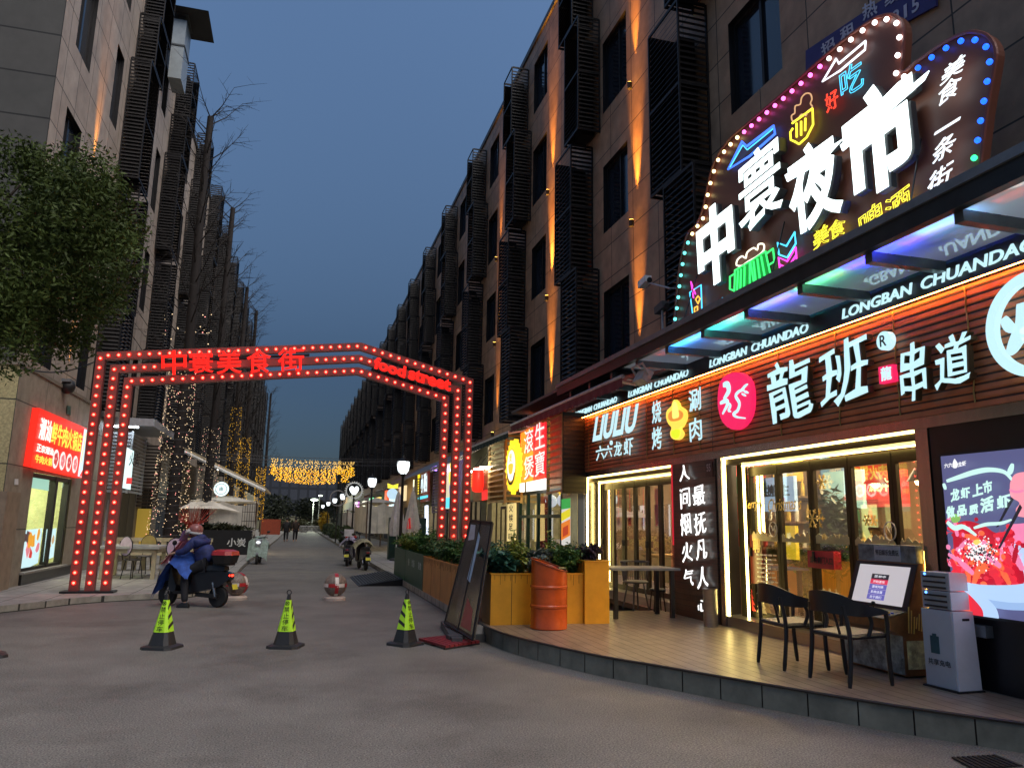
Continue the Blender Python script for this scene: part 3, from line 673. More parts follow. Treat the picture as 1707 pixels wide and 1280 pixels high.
lightbox('red lit board with green and yellow characters behind the fourth and fifth panes', *[w[0] for w in [(8.84,1.981),(9.67,1.962)]], *[w[1] for w in [(9.328,1.93),(9.276,2.455)]], 8.3, emi('lightbox_red', (.42, .05, .04), .5), '派井洋', emi('ink_green', (.45, .9, .35), .8))
lightbox('yellow price board standing on the counter behind the second pane', *[w[0] for w in [(9.817,1.429),(10.11,1.421)]], *[w[1] for w in [(9.998,1.142),(9.958,1.638)]], 7.15, emi('board_yellow', (.9, .6, .03), .55), '特价', emi('board_ink', (.9, .85, .5), .6))
t = thing('shelf_rack', 'pale wooden shelf of open squares against the back wall', 'shelf', (9.2, 6.6, 1.2)); g = G()
for k in range(4): g.box(9.1, 9.4, 5.6+k*.45, 5.65+k*.45, .9, 2.4)
for k in range(5): g.box(9.1, 9.4, 5.6, 7.0, .9+k*.37, .94+k*.37)
obj('frame', g, mat('shelf_wood', (.55, .38, .16), .5), t)
rn = random.Random(11); g = G()
for k in range(14): y = 5.68+rn.randrange(3)*.45+rn.uniform(.02, .3); z = .94+rn.randrange(4)*.37; g.lathe([(.04, 0), (.05, .1), (.03, .18), (.02, .26)], 8, (9.2, y, z))
obj('jar', g, mat('jar_red', (.4, .06, .03), .3), t)
def leaves(rn, n, c, r, size, flat=.6, aspect=2.2):
    g = G()
    for k in range(n):
        d = Vector((rn.gauss(0, 1), rn.gauss(0, 1), rn.gauss(0, 1))).normalized()*(rn.random()**.45)
        p = Vector((c[0]+d.x*r[0], c[1]+d.y*r[1], c[2]+d.z*r[2])); s = size*rn.uniform(.6, 1.3)
        a = Vector((rn.gauss(0, 1), rn.gauss(0, 1), rn.gauss(0, .6))).normalized(); b = a.cross(Vector((rn.gauss(0, 1), rn.gauss(0, 1), rn.gauss(0, 1)))).normalized()
        g.add([p-a*s*.5*aspect, p+b*s*.32, p+a*s*.5*aspect, p-b*s*.32], [(0, 1, 2, 3)])
    return g
t = thing('indoor_tree', 'dark green leafy tree in a pot behind the third pane of the near door', 'plant', (7.0, 7.9, .3)); rn = random.Random(2)
obj('foliage', leaves(rn, 900, (7.0, 8.75, 1.55), (.3, .34, .6), .07), mat('dark_leaf', (.03, .06, .025), .5), t)
obj('trunk', G().tube([(7.0, 8.75, .5), (7.0, 8.75, 1.5)], .025), mat('bark', (.08, .06, .045), .8), t)
obj('pot', G().lathe([(.14, 0), (.18, .3)], 14, (7.0, 8.75, .3)), black, t)
t = thing('bottle_shelf', 'dark bar shelf with rows of coloured bottles on the side wall of the near room', 'shelf', (7.5, 10.4, 1.2))
obj('frame', G().box(6.5, 9.3, 10.56, 10.6, 1.0, 2.9).box(6.5, 9.3, 10.36, 10.56, 1.28, 1.31).box(6.5, 9.3, 10.36, 10.56, 1.68, 1.71).box(6.5, 9.3, 10.36, 10.56, 2.08, 2.11), mat('shelf_dark', (.12, .065, .03), .5), t)
rn = random.Random(31)
for z in (1.31, 1.71, 2.11):
    x = 6.6
    while x < 9.2: k = rn.randrange(4); obj('bottle', G().lathe([(.035, 0), (.04, .12), (.035, .18), (.014, .22), (.014, .27)], 7, (x, 10.44, z)), mat('bottle_%d' % k, [(.35, .03, .02), (.5, .33, .06), (.06, .2, .08), (.55, .52, .45)][k], .25), t); x += rn.uniform(.12, .26)
for i, (x, z, c, lab) in enumerate(((6.9, 2.5, (.5, .03, .03), 'red'), (7.6, 2.55, (.6, .4, .05), 'yellow'), (8.5, 2.5, (.1, .25, .5), 'blue'))):
    t = thing('wall_poster', lab+' poster high on the side wall above the bottle shelf', 'poster', (x, 10.5, z), 0, 'posters above the bottle shelf'); obj('sheet', G().box(x-.28, x+.28, 10.53, 10.555, z-.2, z+.25), mat('poster_'+lab, c, .5), t)
    tx_ = text(G(), ['鲜', '香', '辣'][i], (x-.12, 10.528, z-.1), (.24, 0, 0), (0, 0, .26), bold=.01, depth=.003, n=(0, -1, 0)); obj('character', tx_, pal, t)
for i in range(3):
    y = 6.9+.75*i; t = thing('pendant_lamp', 'warm pendant lamp over the service counter, %s' % ['closest to the arcade side', 'middle one', 'closest to the pillar'][i], 'lamp', (7.4, y, 2.2), 0, 'pendant lamps over the counter')
    obj('shade', G().lathe([(.05, .16), (.15, 0)], 14, (7.4, y, 2.2)), black, t); obj('bulb', G().ball((7.4, y, 2.2), .055, 8, 6), emi('pendant_bulb', (1., .6, .22), 26), t); obj('cord', G().tube([(7.4, y, 2.36), (7.4, y, 3.17)], .008, 4), black, t)
t = thing('dining_set', 'wooden dining table and benches inside the near room behind the fifth pane', 'table', (8, 5.2, .3))
wood_t = mat('table_wood', (.34, .2, .09), .4, var=.3, scale=2, stretch=(1, 7, 1))
obj('top', G().box(7.5, 8.4, 4.5, 5.9, 1.0, 1.05), wood_t, t)
for (a, b) in ((7.55, 4.55), (8.3, 4.55), (7.55, 5.8), (8.3, 5.8)): obj('leg', G().box(a, a+.06, b, b+.06, .3, 1.0), wood_t, t)
# far dining room: wooden tables, a red lattice wall hanging, white bottles
for i, y in enumerate((11.9, 13.1, 14.4)):
    t = thing('indoor_table', 'wooden table with bench inside the far dining room, %s' % ['nearest the calligraphy pillar', 'in the middle of the row', 'nearest the far end pane'][i], 'table', (7.4, y, .3), 0, 'tables inside the far dining room')
    obj('top', G().box(7.0, 7.8, y-.4, y+.35, .98, 1.03), wood_t, t)
    for a in (7.05, 7.7):
        for b in (y-.35, y+.25): obj('leg', G().box(a, a+.05, b, b+.05, .3, .98), wood_t, t)
    obj('bench', G().box(7.95, 8.3, y-.4, y+.35, .68, .74).box(8.0, 8.25, y-.38, y-.32, .3, .68).box(8.0, 8.25, y+.27, y+.33, .3, .68), wood_t, t)
t = thing('hanging_banner', 'pale green hanging cloth with black brush characters behind the right panes of the far door', 'banner', (7.2, 11.9, 1.7))
obj('cloth', G().box(7.2, 7.22, 11.55, 12.35, 1.55, 2.75), emi('cloth_mint', (.6, .85, .78), .55), t)
obj('characters', wtext(G(), '天下', 7.199, (12.2, 11.7), (2.2, 2.5), bold=0, depth=.002, jit=.05), blk_ink, t)
t = thing('lattice_screen', 'dark red lattice screen along the back of the far dining room', 'screen', (9.3, 13, .3)); g = G()
for k in range(34): g.box(9.3, 9.33, 10.8+k*.145, 10.83+k*.145, .3, 1.9)
for k in range(12): g.box(9.28, 9.3, 10.8, 15.7, .3+k*.14, .33+k*.14)
obj('lattice', g, mat('lattice_red', (.16, .04, .035), .6), t)
for i, px in enumerate(([(14.32,1.425)][0], [(13.77,1.435)][0], [(13.16,1.446)][0], [(12.59,1.456)][0])):
    t = thing('red_charm', 'red paper charm hung inside the far door, %s' % ['closest to the far end', 'second from the far end', 'third from the far end', 'closest to the pillar and the largest'][i], 'decoration', (6.4, px[0]*6.4/6.29, 1.65), 0, 'red charms behind the far door')
    y = px[0]*6.4/6.29; s = 1+.3*(i == 3)
    obj('cutout', wtext(G(), '福', 6.4, (y+.07*s, y-.07*s), (1.6, 1.78*s), bold=.05, depth=.01), mat('charm_red', (.55, .02, .03), .5), t)
    obj('cord', G().tube([(6.405, y, 1.78*s), (6.405, y, 2.3)], .006, 4), mat('charm_red', (.55, .02, .03), .5), t)
# ------------------------------------------------------------------ the big lit advertising screen
t = thing('advertising_screen', 'large glowing advertising screen with crawfish in a blue white bowl right of the doors', 'screen', (5.9, 5.0, .87))
Y0, Y1, Z0, Z1 = 4.5, 5.82, .87, 2.30
obj('housing', G().box(5.9, 5.99, Y0-.03, Y1+.025, Z0-.025, Z1+.025), black, t)
SCR = dict(bg=(.10, .105, .23), mint=(.62, .95, .85), bowl=(.47, .66, .92), bowl2=(.33, .50, .80), red=(.80, .03, .055), red2=(.48, .01, .03), red3=(1., .16, .06), pink=(.9, .25, .45), white=(.95, .95, .95), green=(.25, .5, .12), dark=(.02, .02, .03), skin=(.95, .34, .42), yel=(.9, .7, .15))
SM = {k: emi('screen_'+k, v, .5) for k, v in SCR.items()}
lay = [5.9]
def layer(): lay[0] -= .0004; return lay[0]
def shape(name, pts, m, sm=True, closed=True):
    X = layer(); P = smoothpath(yz(X, pts), 4, True) if sm else [Vector(p) for p in yz(X, pts)]
    P = [Vector((X, min(max(p.y, Y0), Y1), min(max(p.z, Z0), Z1))) for p in P]
    return obj(name, G().face(P), SM[m], t)
obj('picture_ground', G().face([(layer(), a, b) for a, b in ((Y0, Z0), (Y1, Z0), (Y1, Z1), (Y0, Z1))]), SM['bg'], t)
shape('back_bowl', [(5.158,1.634),(5.024,1.675),(4.592,1.709),(4.625,1.431),(5.153,1.383)], 'pink'); shape('back_bowl', [(5.223,1.516),(4.978,1.464),(4.631,1.384),(4.662,1.131),(5.345,1.221)], 'bowl')
rn = random.Random(21)
def crawfish(cx, cy, s, ang, m):
    """overlapping claws, body segments and tail laid flat on the picture"""
    X = layer(); g = G()
    c = PXC(cx, cy)
    for k in range(7):
        u = (k-3)*.3*s; r = s*(.34-.035*abs(k-2.5)); o = (c[0]+math.cos(ang)*u, c[1]+math.sin(ang)*u)
        g.face([(X-.00003*k, o[0]+r*math.cos(a*.5236)*(.8+.3*abs(math.sin(ang))), o[1]+r*math.sin(a*.5236)) for a in range(12)])
    for sgn in (-1, 1):
        b = ang+sgn*.55; e = (c[0]+math.cos(b)*s*1.5, c[1]+math.sin(b)*s*1.5)
        g.face([(X-.00028, e[0]+s*.42*math.cos(a*.628)*(.5+.5*abs(math.cos(b))), e[1]+s*.3*math.sin(a*.628)) for a in range(10)])
        g.face([(X-.00022, c[0]+.02*s, c[1]-.1*s), (X-.00022, e[0], e[1]+.06*s), (X-.00022, e[0], e[1]-.06*s)])
        for q in range(4):
            bb = ang+sgn*(1.2+.25*q); f = (c[0]+math.cos(ang)*(q-1.5)*.2*s, c[1]+math.sin(ang)*(q-1.5)*.2*s); h = (f[0]+math.cos(bb)*s*.8, f[1]+math.sin(bb)*s*.8)
            g.face([(X-.00024, f[0]-.012*s, f[1]), (X-.00024, f[0]+.012*s, f[1]+.03*s), (X-.00024, h[0], h[1])])
    lay[0] -= .0004; g.v = [(x, min(y, Y1-.004), max(z, Z0+.004)) for x, y, z in g.v]
    return obj('crawfish', g, SM[m], t)
_c = [[(5.853,1.186)][0], [(5.109,1.237)][0], [(5.794,1.738)][0], [(5.051,1.734)][0]]
def PXC(x, y):
    u, v = (x-1580)/120, (y-860)/100
    a = [(_c[2][i]*(1-u)+_c[3][i]*u)*(1-v)+(_c[0][i]*(1-u)+_c[1][i]*u)*v for i in (0, 1)]
    return a
shape('heap', [(5.737,1.627),(5.598,1.694),(5.412,1.652),(5.298,1.591),(5.122,1.609),(5.139,1.458),(5.095,1.361),(5.09,1.165),(5.409,1.14),(5.741,1.167),(5.761,1.408)], 'red2')
for k in range(46):
    x = rn.uniform(1592, 1700); y = rn.uniform(875+max(0, (1625-x))*.1, 966)
    crawfish(x, y, rn.uniform(.05, .08)*(1+.35*(y > 925)), rn.choice((1.6, 2.2, 2.7, 1.1, .5, 3.6, 4.4))+rn.uniform(-.3, .3), rn.choice(('red', 'red', 'red2', 'red3', 'red', 'pink')))
X = layer(); g = G()
for k in range(260):
    x, y = rn.gauss(1640, 13), rn.gauss(920, 9); c = PXC(x, y); s = rn.uniform(.006, .014); a = rn.uniform(0, 3)
    g.face([(X-.000002*k, c[0]+s*math.cos(a+q*1.57), c[1]+s*math.sin(a+q*1.57)) for q in range(4)])
lay[0] -= .0008; obj('garlic', g, SM['white'], t)['kind'] = 'stuff'
X = layer(); g = G()
for k in range(90):
    x, y = rn.gauss(1642, 14), rn.gauss(922, 9); c = PXC(x, y); s = rn.uniform(.006, .012); a = rn.uniform(0, 3)
    g.face([(X-.000002*k, c[0]+s*math.cos(a+q*1.57), c[1]+s*math.sin(a+q*1.57)) for q in range(4)])
lay[0] -= .0005; obj('pepper', g, SM['dark'], t)['kind'] = 'stuff'
shape('herb', [(5.727,1.726),(5.676,1.759),(5.62,1.726),(5.638,1.688),(5.705,1.677)], 'green'); shape('herb', [(5.503,1.513),(5.451,1.531),(5.429,1.505),(5.481,1.482)], 'yel')
shape('bowl', [(5.762,1.154),(5.47,1.14),(5.117,1.168),(4.642,1.26),(4.663,1.086),(5.085,0.972),(5.428,0.9702),(5.735,1.034)], 'bowl'); shape('bowl_shade', [(5.667,1.066),(5.363,1.017),(5.024,1.031),(4.658,1.131),(4.67,1.031),(5.086,0.9622),(5.399,0.9631)], 'bowl2')
shape('front_bowl', [(5.804,1.135),(5.537,1.093),(5.366,0.9917),(5.317,0.9121),(5.337,0.8402),(5.506,0.8193),(5.823,0.8386)], 'bowl')
shape('front_sauce', [(5.797,1.082),(5.635,1.064),(5.502,0.9626),(5.467,0.895),(5.505,0.8296),(5.757,0.841),(5.817,0.8926)], 'red')
for k in range(7): x, y = rn.uniform(1594, 1628), rn.uniform(990, 1024); shape('corn', [PXC(x+6*math.cos(a)*rn.uniform(.7, 1.2), y+5*math.sin(a)) for a in (0, 1, 2, 3, 4, 5)], 'yel' if k % 2 else 'red3')
shape('hand', [(5.061,2.038),(5.011,2.086),(4.899,2.099),(4.54,2.106),(4.579,1.779),(4.986,1.724),(5.046,1.784),(5.005,1.844),(5.078,1.896),(5.08,1.977)], 'skin')
shape('finger_line', [(5.081,1.962),(5.027,1.945),(4.96,1.952),(4.962,1.933),(5.029,1.925),(5.084,1.942)], 'pink')
for a in ([(5.078,1.896),(5.052,1.875),(5.227,1.643),(5.251,1.638)], [(5.001,1.834),(4.983,1.803),(5.231,1.46),(5.254,1.459)]): shape('chopstick', a, 'dark', False)
for pts, w in (([(5.731,2.06),(5.587,2.091),(5.422,2.125),(5.266,2.137),(5.122,2.108),(5.056,2.037)], .022), ([(5.078,2.09),(5.057,2.124),(5.034,2.174)], .022), ([(5.765,1.682),(5.69,1.628),(5.591,1.64),(5.465,1.567)], .022), ([(5.477,1.63),(5.35,1.663),(5.201,1.674),(5.1,1.704)], .015), ([(5.768,2.039),(5.758,2.005),(5.753,1.982)], .014)):
    X = layer(); obj('chalk_stroke', stroke(pts, w, X), SM['mint'], t); lay[0] -= .0004
def scrtext(s, q, b, m='mint'):
    X = layer(); obj('characters', wq(G(), s, X, q, bold=b, depth=.0006, jit=.02), SM[m], t); lay[0] -= .0009
for s, q in zip('龙虾上市', ([(5.699,1.858),(5.596,1.883),(5.693,1.974)], [(5.583,1.888),(5.478,1.902),(5.579,1.987)], [(5.453,1.901),(5.339,1.924),(5.448,2.008)], [(5.333,1.924),(5.24,1.942),(5.333,2.035)])): scrtext(s, q, .05)
for s, q in zip('做品质活虾', ([(5.756,1.71),(5.653,1.726),(5.757,1.821)], [(5.633,1.731),(5.527,1.747),(5.629,1.829)], [(5.503,1.742),(5.401,1.757),(5.499,1.833)], [(5.383,1.752),(5.241,1.782),(5.374,1.888)], [(5.211,1.786),(5.076,1.815),(5.204,1.9)])): scrtext(s, q, .055)
scrtext('六六', [(5.725,2.177),(5.63,2.182),(5.727,2.222)], .03, 'white'); scrtext('龙虾', [(5.571,2.178),(5.478,2.189),(5.572,2.223)], .03, 'white')
shape('logo_claw', [(5.624,2.176),(5.626,2.215),(5.602,2.258),(5.584,2.24),(5.568,2.206),(5.584,2.174)], 'white')
obj('socket_box', G().box(5.9, 5.99, 5.5, 5.72, .68, .78), grey_metal, t)
obj('black_wall', G().box(5.985, 6.0, 2.6, 6.02, 0, 2.6), wallblk, sh)

# ------------------------------------------------------------------ canopy over the restaurant front
can = thing('glass_canopy', 'dark steel canopy with glass panels jutting out over the red fascia below the neon sign', 'canopy', (5.5, 9, 4.2))
cm = mat('canopy_steel', (.035, .038, .04), .35, .6); ZC = 4.24
obj('front_beam', G().box(4.95, 5.04, 2.4, 14.3, ZC-.08, ZC+.12), cm, can)
obj('rear_beam', G().box(5.9, 6.0, 2.4, 14.3, ZC+.0, ZC+.12), cm, can)
cgl = glass_mat('canopy_glass', (.5, .58, .58), .22, .03)
def milky():
    n = cgl.node_tree.nodes; l = cgl.node_tree.links; out = n['Material Output']; src = out.inputs[0].links[0].from_socket
    tr = n.new('ShaderNodeBsdfTranslucent'); tr.inputs[0].default_value = (.8, .85, .85, 1); mx = n.new('ShaderNodeMixShader'); mx.inputs[0].default_value = .55
    l.new(src, mx.inputs[1]); l.new(tr.outputs[0], mx.inputs[2]); l.new(mx.outputs[0], out.inputs[0])
milky()
y = 2.5
while y < 14.2:
    obj('cross_beam', G().box(5.04, 5.9, y, y+.09, ZC-.17, ZC-.075), mat('canopy_beam', (.10, .12, .125), .3, .5), can)
    obj('glass_panel', G().face([(5.04, y+.09, ZC-.07), (5.9, y+.09, ZC-.07), (5.9, min(14.2, y+1.02), ZC-.07), (5.04, min(14.2, y+1.02), ZC-.07)]), cgl, can)
    y += 1.02
for k in range(4): y = 3.0+2.04*k; obj('stay_wire', G().tube([(5.0, y, ZC+.12), (5.3, y+.1, ZC+.9)], .008, 4), cm, can)
obj('gutter_lip', G().box(4.92, 4.95, 2.4, 14.3, ZC+.08, ZC+.16), mat('lip_grey', (.2, .21, .22), .4, .5), can)
# ------------------------------------------------------------------ the big neon sign standing on the canopy
ns = thing('neon_sign', 'tall brown night market sign with white characters, neon drinks and coloured bulbs', 'sign', (5.3, 7, 4.36))
XN, XT = 5.3, 5.2
outl = [(9.995,4.388),(9.845,4.862),(9.717,5.378),(9.52,5.746),(9.385,5.861),(9.163,5.892),(8.975,6.059),(8.744,6.473),(8.567,6.635),(8.27,6.736),(7.965,6.744),(7.147,6.73),(6.448,6.733),(6.036,6.727),(5.664,6.688),(5.493,6.639),(5.349,6.557),(5.248,6.431),(5.213,6.279),(5.256,6.012),(5.278,5.887),(5.087,5.891),(4.799,5.883),(4.614,5.845),(4.504,5.794),(4.369,5.667),(4.309,5.499),(4.341,5.346),(4.45,5.01),(4.568,4.547)]
poly = smoothpath(yz(XN, outl), 3)
poly = [Vector((XN, outl[0][0], 4.36))]+poly+[Vector((XN, outl[-1][0]+.02, 4.36))]
brown = mat('sign_board_brown', (.16, .05, .028), .45, var=.15, scale=1)
obj('board', G().prism(poly, (.08, 0, 0)), brown, ns)
rimp = [p+Vector((-.012, 0, 0)) for p in poly[1:-1]]
obj('rim', G().tube(rimp, .018, 6), mat('rim_red', (.22, .06, .04), .4), ns)
g = G()
for y in (9.2, 7.8, 6.4, 5.0): g.box(5.44, 5.5, y, y+.06, 4.34, 5.4); g.tube([(5.47, y+.03, 5.3), (6.0, y+.03, 4.4)], .025, 5)
obj('support', g, cm, ns)
# bulbs along the outline, coloured in sections
BC = dict(teal=(.12, .8, .75), warm=(1., .78, .35), mag=(1., .12, .6), wht=(1., .85, .85), blu=(.01, .1, 1.), grn=(.03, 1., .25), red=(1., .05, .05), cyb=(.1, .5, 1.))
BM = {k: emi('bulb_'+k, v, 1.5 if k in ('blu', 'teal', 'grn') else 2.2) for k, v in BC.items()}
secs = [('teal', [(9.901,4.5),(9.831,4.62),(9.724,4.884),(9.648,5.175),(9.559,5.401),(9.473,5.588),(9.378,5.682)]), ('warm', [(9.247,5.77),(9.113,5.823),(8.933,5.885),(8.856,6.024),(8.76,6.248),(8.665,6.375),(8.571,6.493),(8.468,6.574),(8.293,6.606),(8.155,6.628),(8.014,6.639)]),
        ('mag', [(7.855,6.634),(7.265,6.631),(6.661,6.626),(6.366,6.632)]), ('wht', [(6.216,6.635),(5.761,6.633),(5.481,6.588),(5.354,6.507),(5.261,6.395),(5.243,6.26),(5.273,6.119),(5.309,5.986),(5.333,5.841),(5.231,5.813)]),
        ('blu', [(5.065,5.801),(4.924,5.807),(4.778,5.8),(4.637,5.781),(4.497,5.718),(4.396,5.616),(4.338,5.489),(4.361,5.347),(4.405,5.214),(4.449,5.077),(4.491,4.943),(4.534,4.803)]), ('grn', [(4.583,4.668),(4.623,4.528)])]
bulbg = G().ball((0, 0, 0), .026, 8, 6)
BMESH = {}
def bulb(k, p, parent, org, m=None):
    if k not in BMESH:
        o = obj('bulb', bulbg, m or BM[k], parent, smooth=True, world=False); BMESH[k] = o.data
    else:
        o = bpy.data.objects.new('bulb', BMESH[k]); COL.objects.link(o); o.parent = parent
    o.location = Vector(p)-Vector(org); return o
for k, pts in secs:
    for p in along(yz(5.26, pts), .165 if k != 'blu' else .16): bulb(k, p, ns, ORG[ns.name])
for i in range(18):
    y = 9.6-i*.3; bulb('red' if i < 8 else 'grn', (5.2, y, 4.41), ns, ORG[ns.name])
# the four large characters
big = [('中', [(8.872,4.732),(7.963,4.77),(8.926,5.845)], .036), ('寰', [(7.855,5.168),(6.967,5.206),(7.857,6.141)], .008), ('夜', [(6.827,4.763),(5.992,4.773),(6.891,5.746)], .026), ('市', [(5.926,4.733),(4.997,4.779),(5.948,5.834)], .042)]
for s, q, b in big:
    g = wq(G(), s, XT-.062, q, bold=b, depth=.012)
    obj('character', g, BIGW, ns)
    g2 = wq(G(), s, XT+.06, q, bold=b, depth=.12); obj('letter_return', g2, ring_dark, ns)
obj('slash', G().prism(yz(XT-.1, [(5.954,5.457),(4.802,5.578),(4.862,5.522),(5.374,5.445),(5.926,5.377)]), (.012, 0, 0)), BIGW, ns)
obj('slash', G().prism(yz(XT-.1, [(6.864,5.551),(5.915,5.503),(6.217,5.414),(6.827,5.454)]), (.012, 0, 0)), BIGW, ns)
for s, q in zip('美食一条街', ([(4.794,5.436),(4.554,5.443),(4.727,5.58)], [(4.858,5.259),(4.616,5.268),(4.788,5.432)], [(4.896,5.026),(4.63,5.03),(4.881,5.047)], [(4.964,4.763),(4.718,4.788),(4.892,4.944)], [(5.053,4.484),(4.798,4.507),(4.971,4.698)])):
    q = [q[0], q[1], q[2]]
    obj('character', wq(G(), s, XT, q, bold=.0, depth=.008), emi('side_letter_white', (.9, .97, 1.), .75), ns)
# neon tubing
def neon(name, lines, m, r=.011, X=5.255):
    g = G()
    for ln, cl in lines: g.tube(yz(X, ln), r, 5, cl)
    return obj(name, g, m, ns, smooth=60)
def ntext(s, q, m, b=.005): return obj('neon_character', wq(G(), s, 5.255, q, bold=b*2, depth=.008, wire=True), m, ns)
ntext('好', [(6.297,6.022),(6.099,6.009),(6.317,6.247)], NRED); ntext('吃', [(6.059,6.041),(5.725,6.021),(6.075,6.372)], NCY)
ntext('美', [(6.642,4.571),(6.385,4.6),(6.633,4.789)], NYE); ntext('食', [(6.376,4.597),(6.119,4.593),(6.387,4.79)], NYE)
ntext('啤', [(5.92,4.416),(5.592,4.465),(5.943,4.705)], NYE); ntext('酒', [(5.577,4.459),(5.262,4.51),(5.584,4.706)], NYE)
neon('neon_arrow', [([(8.249,6.3),(7.902,6.524),(7.806,6.404),(7.229,6.383),(7.213,6.268),(7.749,6.243)], True)], NBLUE, .016)
neon('neon_arrow', [([(8.205,6.308),(7.888,6.467),(7.798,6.354),(7.247,6.353)], False)], NCY, .008)
neon('neon_arrow', [([(6.333,6.429),(6.1,6.557),(6.068,6.477),(5.669,6.479),(5.688,6.392),(6.053,6.387)], True)], NWH, .012)
# upper beer glass: amber froth, yellow glass
neon('neon_froth', [([(p.y, p.z) for p in smoothpath(yz(5.25, [(6.873,6.249),(6.89,6.329),(6.829,6.327),(6.813,6.407),(6.723,6.379),(6.695,6.442),(6.617,6.453),(6.542,6.399),(6.522,6.326),(6.551,6.29),(6.522,6.224),(6.601,6.225),(6.639,6.19),(6.711,6.246),(6.772,6.232)]), 3, True)], True)], NAM, .009)
neon('neon_glass', [([(6.884,6.229),(6.523,6.212),(6.53,6.022),(6.648,5.931),(6.784,5.917),(6.857,5.986)], False), ([(6.88,6.163),(6.929,6.141),(6.927,6.044),(6.857,5.986)], False), ([(6.807,6.188),(6.817,6.019)], False), ([(6.726,6.169),(6.74,6.001)], False), ([(6.65,6.165),(6.667,6.018)], False)], NYE, .013)
# green clinking mugs with pale froth
neon('neon_mug', [([(8.179,4.867),(7.846,4.874),(7.87,4.535),(8.224,4.54)], True), ([(7.835,4.87),(7.512,4.889),(7.422,4.524),(7.762,4.508)], True), ([(8.194,4.821),(8.302,4.821),(8.313,4.652),(8.22,4.607)], False), ([(7.499,4.852),(7.361,4.867),(7.343,4.703),(7.465,4.696)], False)]
     + [([(8.11,4.845),(8.152,4.569)], False), ([(8.041,4.839),(8.077,4.564)], False), ([(7.96,4.846),(7.992,4.555)], False), ([(7.765,4.846),(7.734,4.532)], False), ([(7.684,4.851),(7.643,4.53)], False), ([(7.604,4.856),(7.539,4.529)], False)], NGR, .013)
obj('mug_glow_plate', G().prism(yz(5.27, [(8.21,4.88),(7.541,4.901),(7.451,4.535),(7.847,4.513),(8.256,4.551)]), (.01, 0, 0)), emi('mug_plate', (.01, .22, .03), .5), ns)
neon('neon_froth', [([(p.y, p.z) for p in smoothpath(yz(5.25, [(8.14,4.923),(8.112,4.988),(8.007,4.996),(7.925,4.944),(7.892,5.007),(7.753,5.017),(7.676,4.963),(7.644,5.024),(7.541,4.986),(7.547,4.911),(7.681,4.883),(7.873,4.883),(8.015,4.874)]), 3, True)], True)], emi('neon_froth', (1., .95, .7), .9), .011)
neon('neon_chevron', [([(7.268,4.906),(7.107,4.806),(6.944,4.914),(6.937,4.775),(7.104,4.667),(7.255,4.757)], True), ([(7.246,4.437),(7.063,4.471),(6.942,4.497)], False)], NCY, .011)
neon('neon_chevron', [([(7.263,4.722),(7.107,4.622),(6.941,4.731),(6.94,4.52),(7.102,4.453),(7.248,4.546)], True), ([(7.255,4.632),(7.105,4.539),(6.939,4.64)], False)], NMA, .012)
# cocktail glass with straw
neon('neon_glass', [([(9.359,4.918),(9.036,4.933),(9.033,4.484),(9.272,4.492)], True)], NCY, .01)
neon('neon_straw', [([(9.255,4.805),(9.314,5.068),(9.196,4.844)], False), ([(9.199,4.521),(9.141,4.55),(9.087,4.506),(9.145,4.484)], True)], NMA, .011)
neon('neon_fruit', [([(9.2,4.77),(9.127,4.798),(9.074,4.745),(9.133,4.688)], True), ([(9.235,4.657),(9.149,4.655),(9.153,4.583),(9.238,4.591)], True)], NOR, .011)
neon('neon_triangle', [([(8.713,4.47),(8.502,4.587),(8.525,4.419)], True)], emi('neon_blue_pale', (.1, .45, .9), .7), .011)
neon('neon_script', [([(6.719,4.519),(6.658,4.527),(6.576,4.507),(6.492,4.518),(6.412,4.512),(6.332,4.512),(6.216,4.503),(6.132,4.508)], False), ([(6.708,4.442),(6.581,4.443),(6.418,4.443),(6.222,4.444),(6.137,4.455)], False), ([(6.616,4.527),(6.615,4.44)], False), ([(6.41,4.526),(6.41,4.441)], False), ([(6.216,4.511),(6.215,4.436)], False)], NCY, .011)
for (a, b, c, s) in ((9.7, 8.7, (.03, .3, 1.), 26), (8.6, 7.7, (.03, .8, .65), 18), (7.6, 6.9, (.1, .12, 1.), 26), (6.8, 6.1, (.12, .75, .3), 14), (6.0, 5.2, (.03, .04, 1.), 34), (5.1, 4.5, (.15, .4, .9), 14)):
    obj('added_glow_tube', G().tube([(5.13, a, 4.25), (5.13, b, 4.25)], .016, 6), emi('added_glow_tube_%d' % (a*10), c, s), ns)  # unseen coloured tubes, added so the canopy glass glows from above
# ------------------------------------------------------------------ to-let banner on the wall behind the sign
bn = thing('banner', 'dark blue to-let banner with pale characters on the wall behind the neon sign', 'banner', (6.55, 6, 9))
q = [(8.233,7.902),(8.201,8.286),(5.94,7.899),(5.993,7.404),(6.519,7.465)]
obj('cloth', G().prism(yz(6.55, [q[0], q[1], q[2], q[3]]), (.03, 0, 0)), mat('banner_blue', (.035, .03, .16), .6), bn)
bl = mat('banner_print', (.5, .5, .62), .6)
for s, p in zip('招租热线', ([(7.855,7.967),(7.592,7.931),(7.888,8.163)], [(7.487,7.924),(7.221,7.875),(7.503,8.138)], [(7.082,7.968),(6.827,7.906),(7.082,8.192)], [(6.708,7.887),(6.47,7.845),(6.707,8.102)])): obj('character', wq(G(), s, 6.545, p, bold=.02, depth=.004), bl, bn)
for s, p in zip('915', ([(6.619,7.596),(6.505,7.589),(6.613,7.754)], [(6.435,7.547),(6.389,7.546),(6.427,7.717)], [(6.318,7.528),(6.211,7.522),(6.31,7.695)])): obj('digit', wq(G(), s, 6.545, p, bold=.02, depth=.004), bl, bn)
